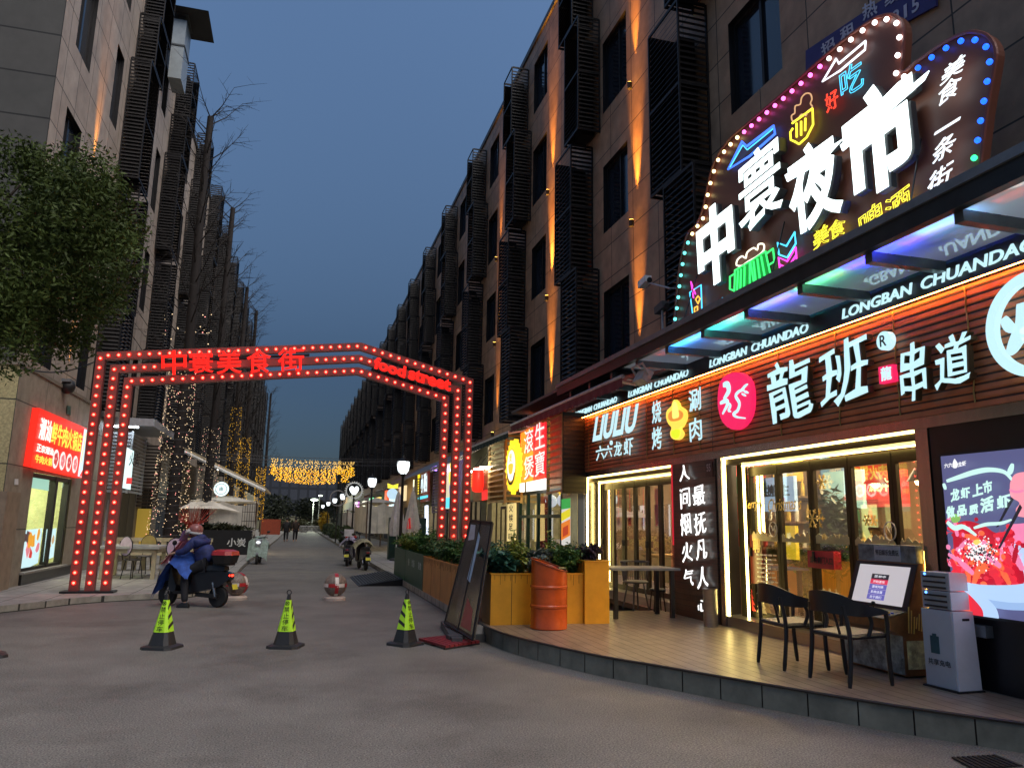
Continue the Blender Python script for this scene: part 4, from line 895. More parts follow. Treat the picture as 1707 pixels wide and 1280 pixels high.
# ------------------------------------------------------------------ security cameras and a floodlight beside the canopy
def cctv(name, label, p, m, d, pole=None):
    t = thing(name, label, 'camera', p); x, y, z = p; g = G(); dx, dy = d
    obj('body', G().obox((x, y, z), (.13, .30, .12), (rad(-8), 0, math.atan2(-dx, dy))), m, t)
    obj('lens', G().lathe([(.045, 0), (.05, .03)], 10, (x-dx*.0, y-.17, z-.02), (0, -1, -.1)), black, t)
    if pole: obj('arm', G().tube(pole, .018, 6), mat('arm_grey', (.35, .38, .42), .4, .4), t)
q = [(11.73,5.863),(10.9,5.5)]
cctv('security_camera', 'white security camera on a long arm left of the neon sign', (5.7, q[0][0], q[0][1]), white_paint, (0, 1), [(5.7, q[0][0], q[0][1]), (5.75, q[1][0], q[1][1]), (6.6, q[1][0], q[1][1]+.02)])
q = [(10.91,5.152),(10.78,4.74)]
cctv('security_camera', 'dark security camera on an upright pole at the left foot of the neon sign', (5.6, q[0][0], q[0][1]), mat('camera_dark', (.05, .055, .06), .4), (0, 1), [(5.6, q[0][0]-.02, q[0][1]), (5.6, q[0][0]-.02, 4.35)])
q = [(10.61,3.949)][0]
t = thing('floodlight', 'grey unlit floodlight clamped under the canopy beam where the red awning begins', 'lamp', (5.05, q[0], q[1]-.05))
obj('housing', G().obox((5.1, q[0], q[1]-.06), (.14, .34, .2), (0, .5, 0)), mat('flood_grey', (.42, .36, .32), .45), t)
obj('bracket', G().tube([(5.1, q[0]-.2, q[1]-.05), (5.0, q[0]-.2, q[1]+.12), (5.0, q[0]+.2, q[1]+.12), (5.1, q[0]+.2, q[1]-.05)], .02, 5), mat('flood_grey', (.42, .36, .32), .45), t)
# ------------------------------------------------------------------ orange wall lights grazing the stone
def uplight(label, x, y, z, w, spot=22, nx=-1, up=True):
    t = thing('wall_light', label, 'lamp', (x, y, z), 0, 'orange wall lights')
    d = 1 if up else -1
    obj('housing', G().lathe([(.05, 0), (.06, .14)], 12, (x, y, z-.07*d), (0, 0, d)), black, t)
    obj('lens', G().lathe([(.045, 0), (.05, .012)], 12, (x, y, z+.068*d), (0, 0, d)), emi('amber_lens', (1., .5, .08), 6, sample=False), t)
    L = bpy.data.lights.new('wall_light_beam', 'SPOT'); L.energy = w*.38; L.color = (1., .38, .05); L.spot_size = rad(spot); L.spot_blend = 1; L.shadow_soft_size = .03
    o = bpy.data.objects.new('wall_light_beam', L); COL.objects.link(o); o.parent = t; o.location = (0, 0, .1*d)
    o.rotation_euler = Vector((-nx*.022, 0, d)).to_track_quat('-Z', 'Y').to_euler()
    return t
for i, (y, w) in enumerate(((13.85, 5000), (19.55, 7500), (25.5, 2500), (31.4, 1500))):
    uplight('amber wall light low on the right facade, %s' % ['nearest the neon sign', 'over the red awning', 'over the green awning', 'farthest up the street'][i], 6.44, y, 4.66, w)
    for k, f in ((7.9, 1.5), (11.1, .8)):
        if i < 3: uplight('amber wall light %s of the right facade, %s' % (['at the second window row', 'at the third window row'][k > 8], ['nearest the neon sign', 'over the red awning', 'over the green awning'][i]), 6.44, y, k, w*f)
uplight('small amber wall light low on the left block above the red hot pot sign', -5.66, 21.05, 4.72, 2500, nx=1)
uplight('small amber wall light half way up the left block beside the windows', -5.66, 20.9, 10.2, 3500, nx=1)

# ------------------------------------------------------------------ terrace furniture on the deck
ZD = .22
plastic_b = mat('black_plastic', (.012, .012, .014), .38); weave = mat('woven_seat', (.36, .31, .22), .7, var=.3, scale=60)
def make_chair(label, loc, rz):
    """one-piece armchair facing local +x"""
    t = thing('armchair', label, 'chair', loc, rz, 'black armchairs facing the arcade machine')
    # leg + arm loops and the wide back band, grown as swept bars
    top = smoothpath([(.22, -.27, .64), (.12, -.29, .66), (-.08, -.285, .69), (-.22, -.2, .745), (-.27, 0, .77), (-.22, .2, .745), (-.08, .285, .69), (.12, .29, .66), (.22, .27, .64)], 5)
    n = len(top); g = G(); vs = []
    for i, p in enumerate(top):
        k = math.sin(math.pi*i/(n-1)); h = .02+.125*k*k; th = .016
        d = Vector((p.x, p.y, 0)).normalized()
        vs += [p+d*th+Vector((0, 0, h*.35)), p-d*th+Vector((0, 0, h*.35)), p-d*th*1.2-Vector((0, 0, h)), p+d*th-Vector((0, 0, h))]
    fs = [(a*4+k, a*4+(k+1) % 4, a*4+4+(k+1) % 4, a*4+4+k) for a in range(n-1) for k in range(4)]+[(0, 1, 2, 3), (4*n-1, 4*n-2, 4*n-3, 4*n-4)]
    g.add(vs, fs); obj('backrest', g, plastic_b, t, smooth=50, world=False)
    for s in (-1, 1):
        obj('leg', G().tube(smoothpath([(.235, s*.265, 0), (.21, s*.27, .3), (.215, s*.275, .55), (.2, s*.275, .635)], 4), [.016]+[.021]*11+[.026], 8), plastic_b, t, smooth=60, world=False)
        obj('leg', G().tube(smoothpath([(-.24, s*.24, 0), (-.2, s*.235, .32), (-.2, s*.225, .5), (-.225, s*.2, .7)], 4), [.016]+[.021]*11+[.024], 8), plastic_b, t, smooth=60, world=False)
        obj('arm_loop', G().tube(smoothpath([(.0, s*.255, .43), (.03, s*.27, .55), (-.03, s*.28, .66)], 4), .018, 7), plastic_b, t, smooth=60, world=False)
    g = G()
    for a, b in (((.2, -.25, .43), (.2, .25, .43)), ((-.19, -.23, .42), (-.19, .23, .42)), ((.2, -.25, .43), (-.19, -.23, .42)), ((.2, .25, .43), (-.19, .23, .42))): g.tube([a, b], .02, 6)
    obj('seat_frame', g, plastic_b, t, world=False)
    seat = smoothpath([(.22, -.22, .445), (.22, .22, .445), (-.2, .21, .43), (-.2, -.21, .43)], 1, True)
    obj('seat', G().prism(seat, (0, 0, .014)), weave, t, world=False)
    obj('backrest_bar', G().tube(smoothpath([(-.2, -.12, .44), (-.23, -.09, .62), (-.25, -.05, .68)], 3), .013, 6), plastic_b, t, world=False)
    return t
ch0 = make_chair('black curved armchair nearer the glowing door edge, turned towards the arcade machine', (4.97, 6.98, ZD), rad(-3))
dup(ch0, (5.02, 6.2, ZD), rad(6), 'black curved armchair overlapping the front of the arcade machine, close to the power bank kiosk')
# arcade machine
t = thing('arcade_machine', 'arcade machine with tilted white screen and printed cabinet before the glass door', 'arcade machine', (5.8, 6.6, ZD))
ya, yb = 6.2, 7.04
art = mat('cabinet_print', (.22, .28, .27), .4, var=.9, scale=9); wood_c = mat('cabinet_side', (.22, .095, .03), .4, var=.4, scale=5)
obj('cabinet', G().prism([(5.66, ya, ZD+.02), (5.98, ya, ZD+.02), (5.98, ya, 1.28), (5.9, ya, 1.28), (5.74, ya, .82), (5.46, ya, .76), (5.46, ya, .68), (5.66, ya, .6)], (0, yb-ya, 0)), wood_c, t)
obj('front_print', G().box(5.654, 5.66, ya+.01, yb-.01, ZD+.03, .62), art, t)
obj('side_print', G().prism([(5.69, ya-.004, .3), (5.95, ya-.004, .3), (5.95, ya-.004, .56), (5.69, ya-.004, .56)], (0, .003, 0)), mat('side_print_cream', (.7, .6, .3), .5, var=.7, scale=12), t)
obj('control_panel', G().prism([(5.45, ya+.01, .765), (5.735, ya+.01, .825), (5.735, ya+.01, .832), (5.45, ya+.01, .772)], (0, yb-ya-.02, 0)), mat('control_print', (.35, .26, .12), .4, var=.8, scale=14), t)
for y in (6.45, 6.85):
    j = obj('joystick', G().tube([(5.56, y, .79), (5.555, y, .87)], .008, 6), black, t); obj('knob', G().ball((5.555, y, .885), .022), black, j, smooth=True)
    rn = random.Random(3)
    for k in range(6): obj('button', G().lathe([(.014, 0), (.014, .012)], 8, (5.54+.045*(k // 3), y-.12-.045*(k % 3), .797+.01*(k // 3))), mat(['button_red', 'button_yellow', 'button_blue'][k % 3], [(.6, .03, .03), (.7, .5, .03), (.05, .1, .5)][k % 3], .3), t)
sn = Vector((-.46, 0, .16)).normalized()
def scr(y, u, d=0.): return (5.735+.165*u-.012-d, y, .83+.44*u)
obj('bezel', G().face([scr(ya+.0, 0), scr(yb-.0, 0), scr(yb-.0, 1), scr(ya+.0, 1)]), black, t)
obj('screen', G().face([scr(ya+.07, .08, .004), scr(yb-.07, .08, .004), scr(yb-.07, .93, .004), scr(ya+.07, .93, .004)]), emi('arcade_screen', (.80, .74, .76), .3), t)
cy = (ya+yb)/2+.02
for k, (c, hh) in enumerate(((('menu_black', (.02, .02, .03)), .14), (('menu_red', (.7, .04, .1)), .11), (('menu_violet', (.13, .12, .42)), .11), (('menu_violet', (.13, .12, .42)), .11), (('menu_violet', (.13, .12, .42)), .11))):
    u = .72-k*.115
    obj('menu_row', G().face([scr(cy-.12, u-hh+.01, .007), scr(cy+.12, u-hh+.01, .007), scr(cy+.12, u+.01, .007), scr(cy-.12, u+.01, .007)]), emi(c[0], c[1], .5), t)
    g = text(G(), ['菜单中', '开始游戏', '游戏列表', '系统设置', '关于我们'][k], scr(cy+.08, u-.075, .009), (0, -.16, 0), Vector(scr(0, .06))-Vector(scr(0, 0)), bold=.0, depth=.001); obj('menu_text', g, emi('menu_ink', (.8, .8, .85), .5), t)
obj('marquee', G().box(5.9, 5.98, ya+.02, yb-.02, 1.28, 1.45), mat('marquee_print', (.12, .15, .15), .4, var=.8, scale=9), t)
obj('marquee_plate', G().box(5.895, 5.9, 6.42, 6.78, 1.285, 1.44), mat('marquee_grey', (.35, .36, .36), .5), t)
obj('marquee_text', wtext(G(), '怀旧娱乐免费玩', 5.894, (6.76, 6.44), (1.34, 1.40), bold=.015, depth=.002), black, t)
g = G(); rn = random.Random(8)
for k in range(7): x = 5.72+.03*k; g.tube([(x, ya-.006, .62+rn.uniform(0, .05)), (x+.02, ya-.006, .78+rn.uniform(-.03, .1))], .006, 4)
obj('gold_script', g, gold, t)
obj('gold_edge', G().box(5.975, 5.985, ya-.012, ya, .5, 1.4), emi('cabinet_edge_light', (1., .55, .08), 9), t)
# power bank kiosk
t = thing('power_bank_kiosk', 'pale grey power bank rental kiosk with two slotted blocks beside the glowing screen', 'kiosk', (5.72, 5.74, ZD), rad(2)); pw = mat('kiosk_white', (.74, .74, .77), .35, var=.05)
L = dict(world=False)
obj('column', G().prism([(-.1, -.17, 0), (.16, -.17, 0), (.13, -.17, .68), (-.1, -.17, .68)], (0, .34, 0)), pw, t, **L)
obj('front_panel', G().box(-.112, -.1, -.16, .16, .02, .68), mat('kiosk_grey', (.5, .5, .51), .4, var=.05), t, **L)
for z in (.69, .855):
    b = obj('battery_block', G().prism([(-.09, -.155, z), (.115, -.155, z), (.115, -.155, z+.13), (.09, -.155, z+.155), (-.09, -.155, z+.155)], (0, .31, 0)), pw, t, smooth=30, **L)
    obj('slot_face', G().box(-.099, -.09, -.145, .145, z+.005, z+.15), mat('slot_grey', (.34, .34, .33), .35), b, **L)
    for k in range(3): obj('power_bank', G().box(-.108, -.099, -.12, .12, z+.015+k*.047, z+.03+k*.047), black, b, **L)
    obj('status_light', G().ball((-.1, .1, z+.135), .012), emi('status_blue', (.1, .3, 1.), 2), b, **L)
obj('base', G().box(-.13, .17, -.19, .19, 0, .015), black, t, **L)
obj('coin_slot', G().box(.0, .08, -.173, -.17, .6, .62), black, t, **L)
g = G(); g.box(-.118, -.112, -.01, .08, .3, .45); g.box(-.118, -.112, .015, .055, .45, .47); obj('battery_icon', g, mat('icon_teal', (.03, .09, .1), .5), t, **L)
g = text(G(), '共享充电', (-.118, .12, .2), (0, -.24, 0), (0, 0, .055), bold=.01, depth=.002, n=(-1, 0, 0)); obj('characters', g, mat('ink_grey', (.06, .07, .07), .5), t, **L)
# steel ash column by the pillar
t = thing('ash_bin', 'slim brushed steel cylinder bin standing before the calligraphy pillar', 'bin', (5.73, 9.86, ZD))
obj('drum', G().lathe([(.1, 0), (.1, .5), (.104, .505), (.104, .515), (.08, .515)], 24, (5.73, 9.86, ZD)), steel, t, smooth=40)
obj('lid', G().lathe([(.08, 0), (.08, .01)], 20, (5.73, 9.86, .725)), black, t)
# terrace table with two wire-backed chairs
t = thing('terrace_table', 'grey topped terrace table with dark legs outside the far glass door', 'table', (5.0, 11.1, ZD))
tt = mat('table_grey', (.22, .23, .24), .4)
obj('top', G().box(4.6, 5.75, 10.75, 11.45, .93, .965), tt, t)
for a in (4.68, 5.62):
    for b in (10.82, 11.34): obj('leg', G().box(a, a+.06, b, b+.06, ZD, .93), black, t)
def cage_chair(label, loc, rz):
    t = thing('terrace_chair', label, 'chair', loc, rz, 'wire backed chairs at the terrace table'); m = mat('chair_grey', (.10, .11, .11), .45)
    obj('seat', G().lathe([(.2, 0), (.22, .02), (.2, .035)], 18, (0, 0, .44)), m, t, smooth=40, world=False)
    rim = [(.23*math.cos(a), .25*math.sin(a), .78) for a in [rad(80+k*20) for k in range(11)]]
    obj('rail', G().tube(rim, .018, 6), m, t, world=False)
    g = G()
    for k in range(21): a = rad(80+k*10); g.tube([(.2*math.cos(a), .2*math.sin(a), .45), (.23*math.cos(a), .25*math.sin(a), .78)], .006, 4)
    obj('backrest', g, m, t, world=False)
    for a in (45, 135, 225, 315): obj('leg', G().tube([(.13*math.cos(rad(a)), .13*math.sin(rad(a)), .44), (.22*math.cos(rad(a)), .22*math.sin(rad(a)), 0)], .014, 6), m, t, world=False)
    return t
c0 = cage_chair('grey wire backed chair behind the terrace table, closest to the glass door', (5.55, 11.95, ZD), rad(-80))
dup(c0, (4.7, 11.9, ZD), rad(-110), 'grey wire backed chair at the left end of the terrace table behind the planter')
t = thing('stool', 'low dark metal stool under the far glass door beside the terrace table', 'stool', (5.75, 11.6, ZD))
obj('seat', G().lathe([(.13, .32), (.14, .34), (.12, .36)], 14, (5.85, 11.75, ZD)), black, t)
for a in range(4): obj('leg', G().tube([(5.85+.1*math.cos(a*1.57+.7), 11.75+.1*math.sin(a*1.57+.7), ZD+.32), (5.85+.14*math.cos(a*1.57+.7), 11.75+.14*math.sin(a*1.57+.7), ZD)], .012, 5), black, t)
# ------------------------------------------------------------------ orange steel drum with slanted mouth
t = thing('oil_drum', 'glossy orange steel drum with slanted open top standing before the yellow planters', 'drum', (3.37, 10.02, ZD))
dm = mat('drum_orange', (.55, .085, .012), .25, 0, var=.22, scale=5, spec=.6)
prof = [(.235, 0), (.25, .01), (.25, .03), (.243, .045), (.243, .27), (.255, .285), (.255, .305), (.243, .32), (.243, .52), (.255, .535), (.255, .555), (.243, .57)]
g = G().lathe(prof, 32, (3.37, 10.02, ZD)); n = 32; rows = []
for (z, dz) in ((.62, 0), (.66, .004), (.72, 0), (.78, .0)): pass
ring0 = []; ring1 = []; ring2 = []
for k in range(n):
    th = 2*math.pi*k/n; x, y = math.cos(th), math.sin(th)
    ring0.append((3.37+.243*x, 10.02+.243*y, ZD+.57)); cut = .88-.10*(x*.75+.5-y*.35)
    ring1.append((3.37+.243*x, 10.02+.243*y, ZD+cut)); ring2.append((3.37+.225*x, 10.02+.225*y, ZD+cut-.02))
g.add(ring0+ring1+ring2, [(k, (k+1) % n, n+(k+1) % n, n+k) for k in range(n)]+[(n+k, n+(k+1) % n, 2*n+(k+1) % n, 2*n+k) for k in range(n)])
obj('shell', g, dm, t, smooth=35)
obj('rim', G().tube([(p[0], p[1], p[2]+.004) for p in ring1], .012, 6, True), mat('drum_rim', (.3, .05, .012), .35, .3), t, smooth=60)
g = G().add([(p[0], p[1], p[2]-.1) for p in ring2], [tuple(range(n))]); obj('inside', g, black, t)
obj('lever', G().tube([(3.45, 9.86, ZD+.8), (3.58, 9.95, ZD+.79), (3.61, 10.02, ZD+.76)], .014, 6), mat('lever_green', (.2, .25, .16), .4, .4), t)
obj('seam', G().tube([(3.37+.245*math.cos(-.35), 10.02+.245*math.sin(-.35), ZD+.02), (3.37+.245*math.cos(-.35), 10.02+.245*math.sin(-.35), ZD+.72)], .005, 4), dm, t)
# ------------------------------------------------------------------ planters and their plants
yel = mat('planter_yellow', (.72, .33, .02), .42, var=.14, scale=3); yel2 = mat('planter_orange', (.50, .21, .035), .42, var=.18, scale=3); grn = mat('planter_green', (.02, .085, .045), .4, var=.25, scale=4)
soil = mat('soil', (.03, .022, .016), .9)
def planter(label, x0, x1, y0, y1, z0, h, m, seams=1, fringe=True, writing=None):
    t = thing('planter', label, 'planter', ((x0+x1)/2, (y0+y1)/2, z0), 0, 'planters along the terrace edge'); w = .03; z1 = z0+h
    g = G(); g.box(x0, x1, y0, y0+w, z0, z1); g.box(x0, x1, y1-w, y1, z0, z1); g.box(x0, x0+w, y0+w, y1-w, z0, z1); g.box(x1-w, x1, y0+w, y1-w, z0, z1)
    obj('box', g, m, t); obj('soil', G().box(x0+w, x1-w, y0+w, y1-w, z0, z1-.05), soil, t)
    d = mat('seam_dark', (.12, .05, .01), .6); g = G()
    if x1-x0 > y1-y0:
        for k in range(1, seams+1): x = x0+(x1-x0)*k/(seams+1); g.box(x-.004, x+.004, y0-.003, y0, z0, z1)
    else:
        for k in range(1, seams+1): y = y0+(y1-y0)*k/(seams+1); g.box(x0-.003, x0, y-.006, y+.006, z0, z1)
    if seams: obj('seam', g, d, t)
    if fringe:
        g = G(); rn = random.Random(int(x0*100+y0*10))
        if x1-x0 > y1-y0:
            x = x0+.05
            while x < x1-.05: g.box(x, x+.004, y0-.004, y0, z1-rn.uniform(.06, .16), z1-.01); x += rn.uniform(.03, .09)
        else:
            y = y0+.05
            while y < y1-.05: g.box(x0-.004, x0, y, y+.006, z1-rn.uniform(.06, .16), z1-.01); y += rn.uniform(.05, .16)
        obj('drip_mark', g, d, t)
    obj('lip', G().box(x0-.012, x1+.012, y0-.012, y0+.022, z1, z1+.015).box(x0-.012, x1+.012, y1-.022, y1+.012, z1, z1+.015).box(x0-.012, x0+.022, y0+.022, y1-.022, z1, z1+.015).box(x1-.022, x1+.012, y0+.022, y1-.022, z1, z1+.015), m, t)
    return t
planter('yellow planter at the front corner of the deck beside the leaning board', 2.66, 3.26, 10.42, 10.92, ZD, .68, yel)
planter('yellow planter behind the orange drum', 3.265, 4.02, 10.42, 10.92, ZD, .68, yel)
planter('tall narrow yellow planter at the right end of the row, next to the terrace table', 4.025, 4.40, 10.36, 10.92, ZD, .86, yel, 0)
planter('orange planter on the kerb just behind the leaning board', 2.72, 3.2, 10.93, 13.5, .14, .72, yel2, 2)
planter('long orange planter on the kerb next to the green one', 2.72, 3.2, 13.52, 16.6, .14, .72, yel2, 2)
gp = planter('dark green planter with white lettering on the kerb behind the orange ones', 2.72, 3.2, 16.66, 19.4, .14, .74, grn, 0, False)
g = G()
for k, y in enumerate((18.9, 18.3, 17.3)): wtext(g, ['餐', '饮街', '美食'][k], 2.716, (y, y-.22*(1+(k > 0))), (.55, .72), bold=.01, depth=.003)
obj('lettering', g, mat('print_pale', (.45, .5, .45), .6), gp)
planter('dark green planter at the far end of the kerb row before the steel ramp', 2.72, 3.2, 19.45, 21.6, .14, .74, grn, 0, False)
lm = [mat('leaf_'+n, c, .5, var=.5, scale=9) for n, c in (('deep', (.045, .11, .032)), ('mid', (.08, .19, .04)), ('lime', (.26, .3, .05)), ('grey', (.16, .19, .15)), ('teal', (.04, .14, .095)), ('purple', (.09, .06, .1)))]
def frond_plant(label, x, y, z, h, w, m, kind, seed, grp='plants in the terrace planters'):
    """each plant: fanned stems carrying many leaf blades"""
    rn = random.Random(seed); t = thing('potted_plant', label, 'plant', (x, y, z), 0, grp); st_ = G(); lf = G()
    ns = {'fern': 38, 'bush': 36, 'cabbage': 30, 'spiky': 52}[kind]
    for i in range(ns):
        a = rn.uniform(0, 6.283); lean = rn.uniform(.15, 1.); L = h*rn.uniform(.65, 1.3)
        d = Vector((math.cos(a), math.sin(a), 0)); base = Vector((x, y, z))+d*w*.25*rn.random()
        P = [base, base+d*w*.4*lean+Vector((0, 0, L*.55)), base+d*w*lean+Vector((0, 0, L*(1-.35*lean)))]
        C = smoothpath(P, 4); st_.tube(C, .005, 4)
        for j, p in enumerate(C):
            f = j/(len(C)-1)
            if f < .2: continue
            nl = {'fern': 4, 'bush': 5, 'cabbage': 4, 'spiky': 2}[kind]
            for q in range(nl):
                s = {'fern': .10, 'bush': .085, 'cabbage': .13, 'spiky': .15}[kind]*rn.uniform(.6, 1.2)*(1.15-.4*f)
                b = rn.uniform(0, 6.283); u = Vector((math.cos(b), math.sin(b), rn.uniform(-.5, .7))).normalized()
                v = u.cross(Vector((rn.gauss(0, .4), rn.gauss(0, .4), 1))).normalized(); wd = {'fern': .2, 'bush': .33, 'cabbage': .5, 'spiky': .1}[kind]
                e = p+u*s; mdl = p+u*s*.5+Vector((0, 0, s*.12))
                lf.add([p, mdl+v*s*wd, e-Vector((0, 0, s*.15)), mdl-v*s*wd], [(0, 1, 2, 3)])
    obj('leaves', lf, m, t); obj('stem', st_, lm[1], t)
    return t
spec = [  # x, y, z, h, w, material, kind, label
 (2.85, 10.68, .86, .36, .3, 4, 'cabbage', 'broad teal leaved plant at the front corner, behind the leaning board'), (3.14, 10.72, .86, .42, .28, 2, 'bush', 'lime and yellow leaved bush in the corner planter'),
 (3.45, 10.7, .86, .34, .3, 3, 'cabbage', 'grey green ornamental cabbage left of the orange drum'), (3.75, 10.68, .86, .44, .3, 1, 'fern', 'bright green ferny plant right behind the orange drum'),
 (3.96, 10.74, .86, .42, .28, 0, 'spiky', 'dark spiky plant between the drum and the tall planter'), (4.2, 10.66, 1.04, .24, .22, 5, 'bush', 'purple leaved low plant in the tall end planter'),
 (2.95, 11.35, .82, .42, .32, 4, 'fern', 'teal ferny plant hidden half behind the leaning board'), (2.95, 12.3, .82, .40, .34, 0, 'spiky', 'dark long bladed plant left of the leaning board'), (2.95, 13.2, .82, .44, .34, 1, 'bush', 'mid green bush at the joint of the two orange planters'),
 (2.95, 14.1, .82, .42, .34, 0, 'bush', 'dark green bush in the long orange planter'), (2.95, 15.1, .82, .44, .34, 0, 'spiky', 'dark bladed plant in the middle of the long orange planter'), (2.95, 16.1, .82, .45, .34, 0, 'fern', 'dark fern at the green end of the long orange planter'),
 (2.95, 17.1, .84, .5, .36, 1, 'bush', 'full green bush over the lettering of the green planter'), (2.95, 18.1, .84, .52, .36, 1, 'fern', 'bright fern in the middle of the lettered green planter'), (2.95, 19.0, .84, .46, .36, 2, 'bush', 'pale green bush at the far end of the lettered green planter'),
 (2.95, 20.0, .84, .42, .36, 2, 'bush', 'yellow green bush in the last green planter'), (2.95, 21.0, .84, .36, .36, 1, 'bush', 'small green bush at the far tip of the planter row')]
for i, (x, y, z, h, w, m, k, lab) in enumerate(spec): frond_plant(lab, x, y, z, h, w, lm[m], k, 100+i)
for i, (x, y, lab) in enumerate(((3.3, 11.6, 'yellow green bush standing inside the corner behind the front planters'), (3.9, 11.7, 'lime leaved bush seen over the drum from behind'))):
    frond_plant(lab, x, y, .14, 1.15, .34, lm[2], 'bush', 300+i)
# ------------------------------------------------------------------ leaning picture board, its base, a red pallet
t = thing('sign_board', 'tall framed picture board leaning back against the corner planter', 'sign', (2.3, 10.7, .08))
A = (2.20, 11.95, .13); B = (2.32, 10.36, .10); Ct = (2.66, 10.98, 1.6)
bl_ = [(11.41,0.1193),(9.991,0.1855)]; tl_ = [(11.62,1.637),(10.33,1.638)]
P0 = Vector((2.22, bl_[0][0], .14)); P1 = Vector((2.32, bl_[1][0], .10)); P3 = Vector((2.62, tl_[0][0], tl_[0][1])); P2 = P3+(P1-P0)*.74
nrm = (P1-P0).cross(P3-P0).normalized(); 
if nrm.x > 0: nrm = -nrm
def bi(u, v, d=0.): return (P0*(1-u)+P1*u)*(1-v)+(P3*(1-u)+P2*u)*v+nrm*d
obj('backing', G().prism([bi(0, 0), bi(1, 0), bi(1, 1), bi(0, 1)], -nrm*.03), black, t)
pic = mat('board_picture', (.05, .045, .05), .12, var=1., scale=5, stretch=(1, 1, .35), spec=.6)
obj('picture', G().face([bi(.04, .03, .002), bi(.96, .03, .002), bi(.96, .97, .002), bi(.04, .97, .002)]), pic, t)
obj('board_patch', G().face([bi(.45, .45, .004), bi(.58, .43, .004), bi(.62, .85, .004), bi(.5, .9, .004)]), mat('reflection_blue', (.35, .5, .65), .4), t)  # bluish upright reflection streak, painted on as a flat patch
obj('board_patch', G().face([bi(.12, .8, .004), bi(.38, .82, .004), bi(.3, .96, .004), bi(.06, .96, .004)]), mat('patch_pale', (.45, .44, .5), .4), t)
obj('board_patch', G().face([bi(.55, .05, .004), bi(.9, .05, .004), bi(.85, .22, .004), bi(.6, .3, .004)]), mat('patch_red', (.3, .05, .05), .4), t)
g = G()
for a, b in (((0, 0), (1, 0)), ((1, 0), (1, 1)), ((1, 1), (0, 1)), ((0, 1), (0, 0))): g.tube([bi(*a, .0), bi(*b, .0)], .016, 5)
g.tube([bi(.5, 0, .004), bi(.5, 1, .004)], .008, 5); obj('frame', g, dark_metal, t)
g = G(); g.obox((2.25, 11.1, .05), (.14, 1.8, .09), (0, 0, -.1)); g.obox((2.5, 10.5, .05), (.85, .16, .1), (0, 0, .12)); obj('foot', g, mat('foot_grey', (.06, .06, .062), .6), t)
t = thing('stone_block', 'pale concrete block weighing down the foot of the leaning board', 'block', (2.5, 10.55, .1))
obj('block', G().obox((2.52, 10.6, .15), (.42, .2, .1), (0, 0, .1)), mat('block_grey', (.32, .31, .29), .8, var=.3, bump=.3), t)
t = thing('pallet', 'flat red plastic pallet lying on the road beside the third cone', 'pallet', (2.0, 10.4, 0))
pc = [(1.701,10.59),(1.939,9.891),(2.48,10.25),(2.206,10.84)]; pr = mat('pallet_red', (.20, .02, .025), .5, var=.3, scale=8); g = G()
pv = [Vector((a, b, 0)) for a, b in pc]
for k in range(8):
    u0, u1 = k/8+.012, (k+1)/8-.012
    g.prism([pv[0].lerp(pv[1], 0)*(1-u)+pv[3]*u for u in (u0, u1)]+[pv[1]*(1-u)+pv[2]*u for u in (u1, u0)], (0, 0, .03))
g2 = G()
for v in (0, .47, .94): g2.prism([pv[0].lerp(pv[1], v)*(1-u)+pv[3].lerp(pv[2], v)*u for u in (0, 1)]+[pv[0].lerp(pv[1], v+.06)*(1-u)+pv[3].lerp(pv[2], v+.06)*u for u in (1, 0)], (0, 0, -.02))
g.v = [(x, y, z+.022) for x, y, z in g.v]; g2.v = [(x, y, z+.021) for x, y, z in g2.v]; obj('deck_slats', g, pr, t); obj('runner', g2, mat('pallet_dark', (.02, .012, .012), .6), t)
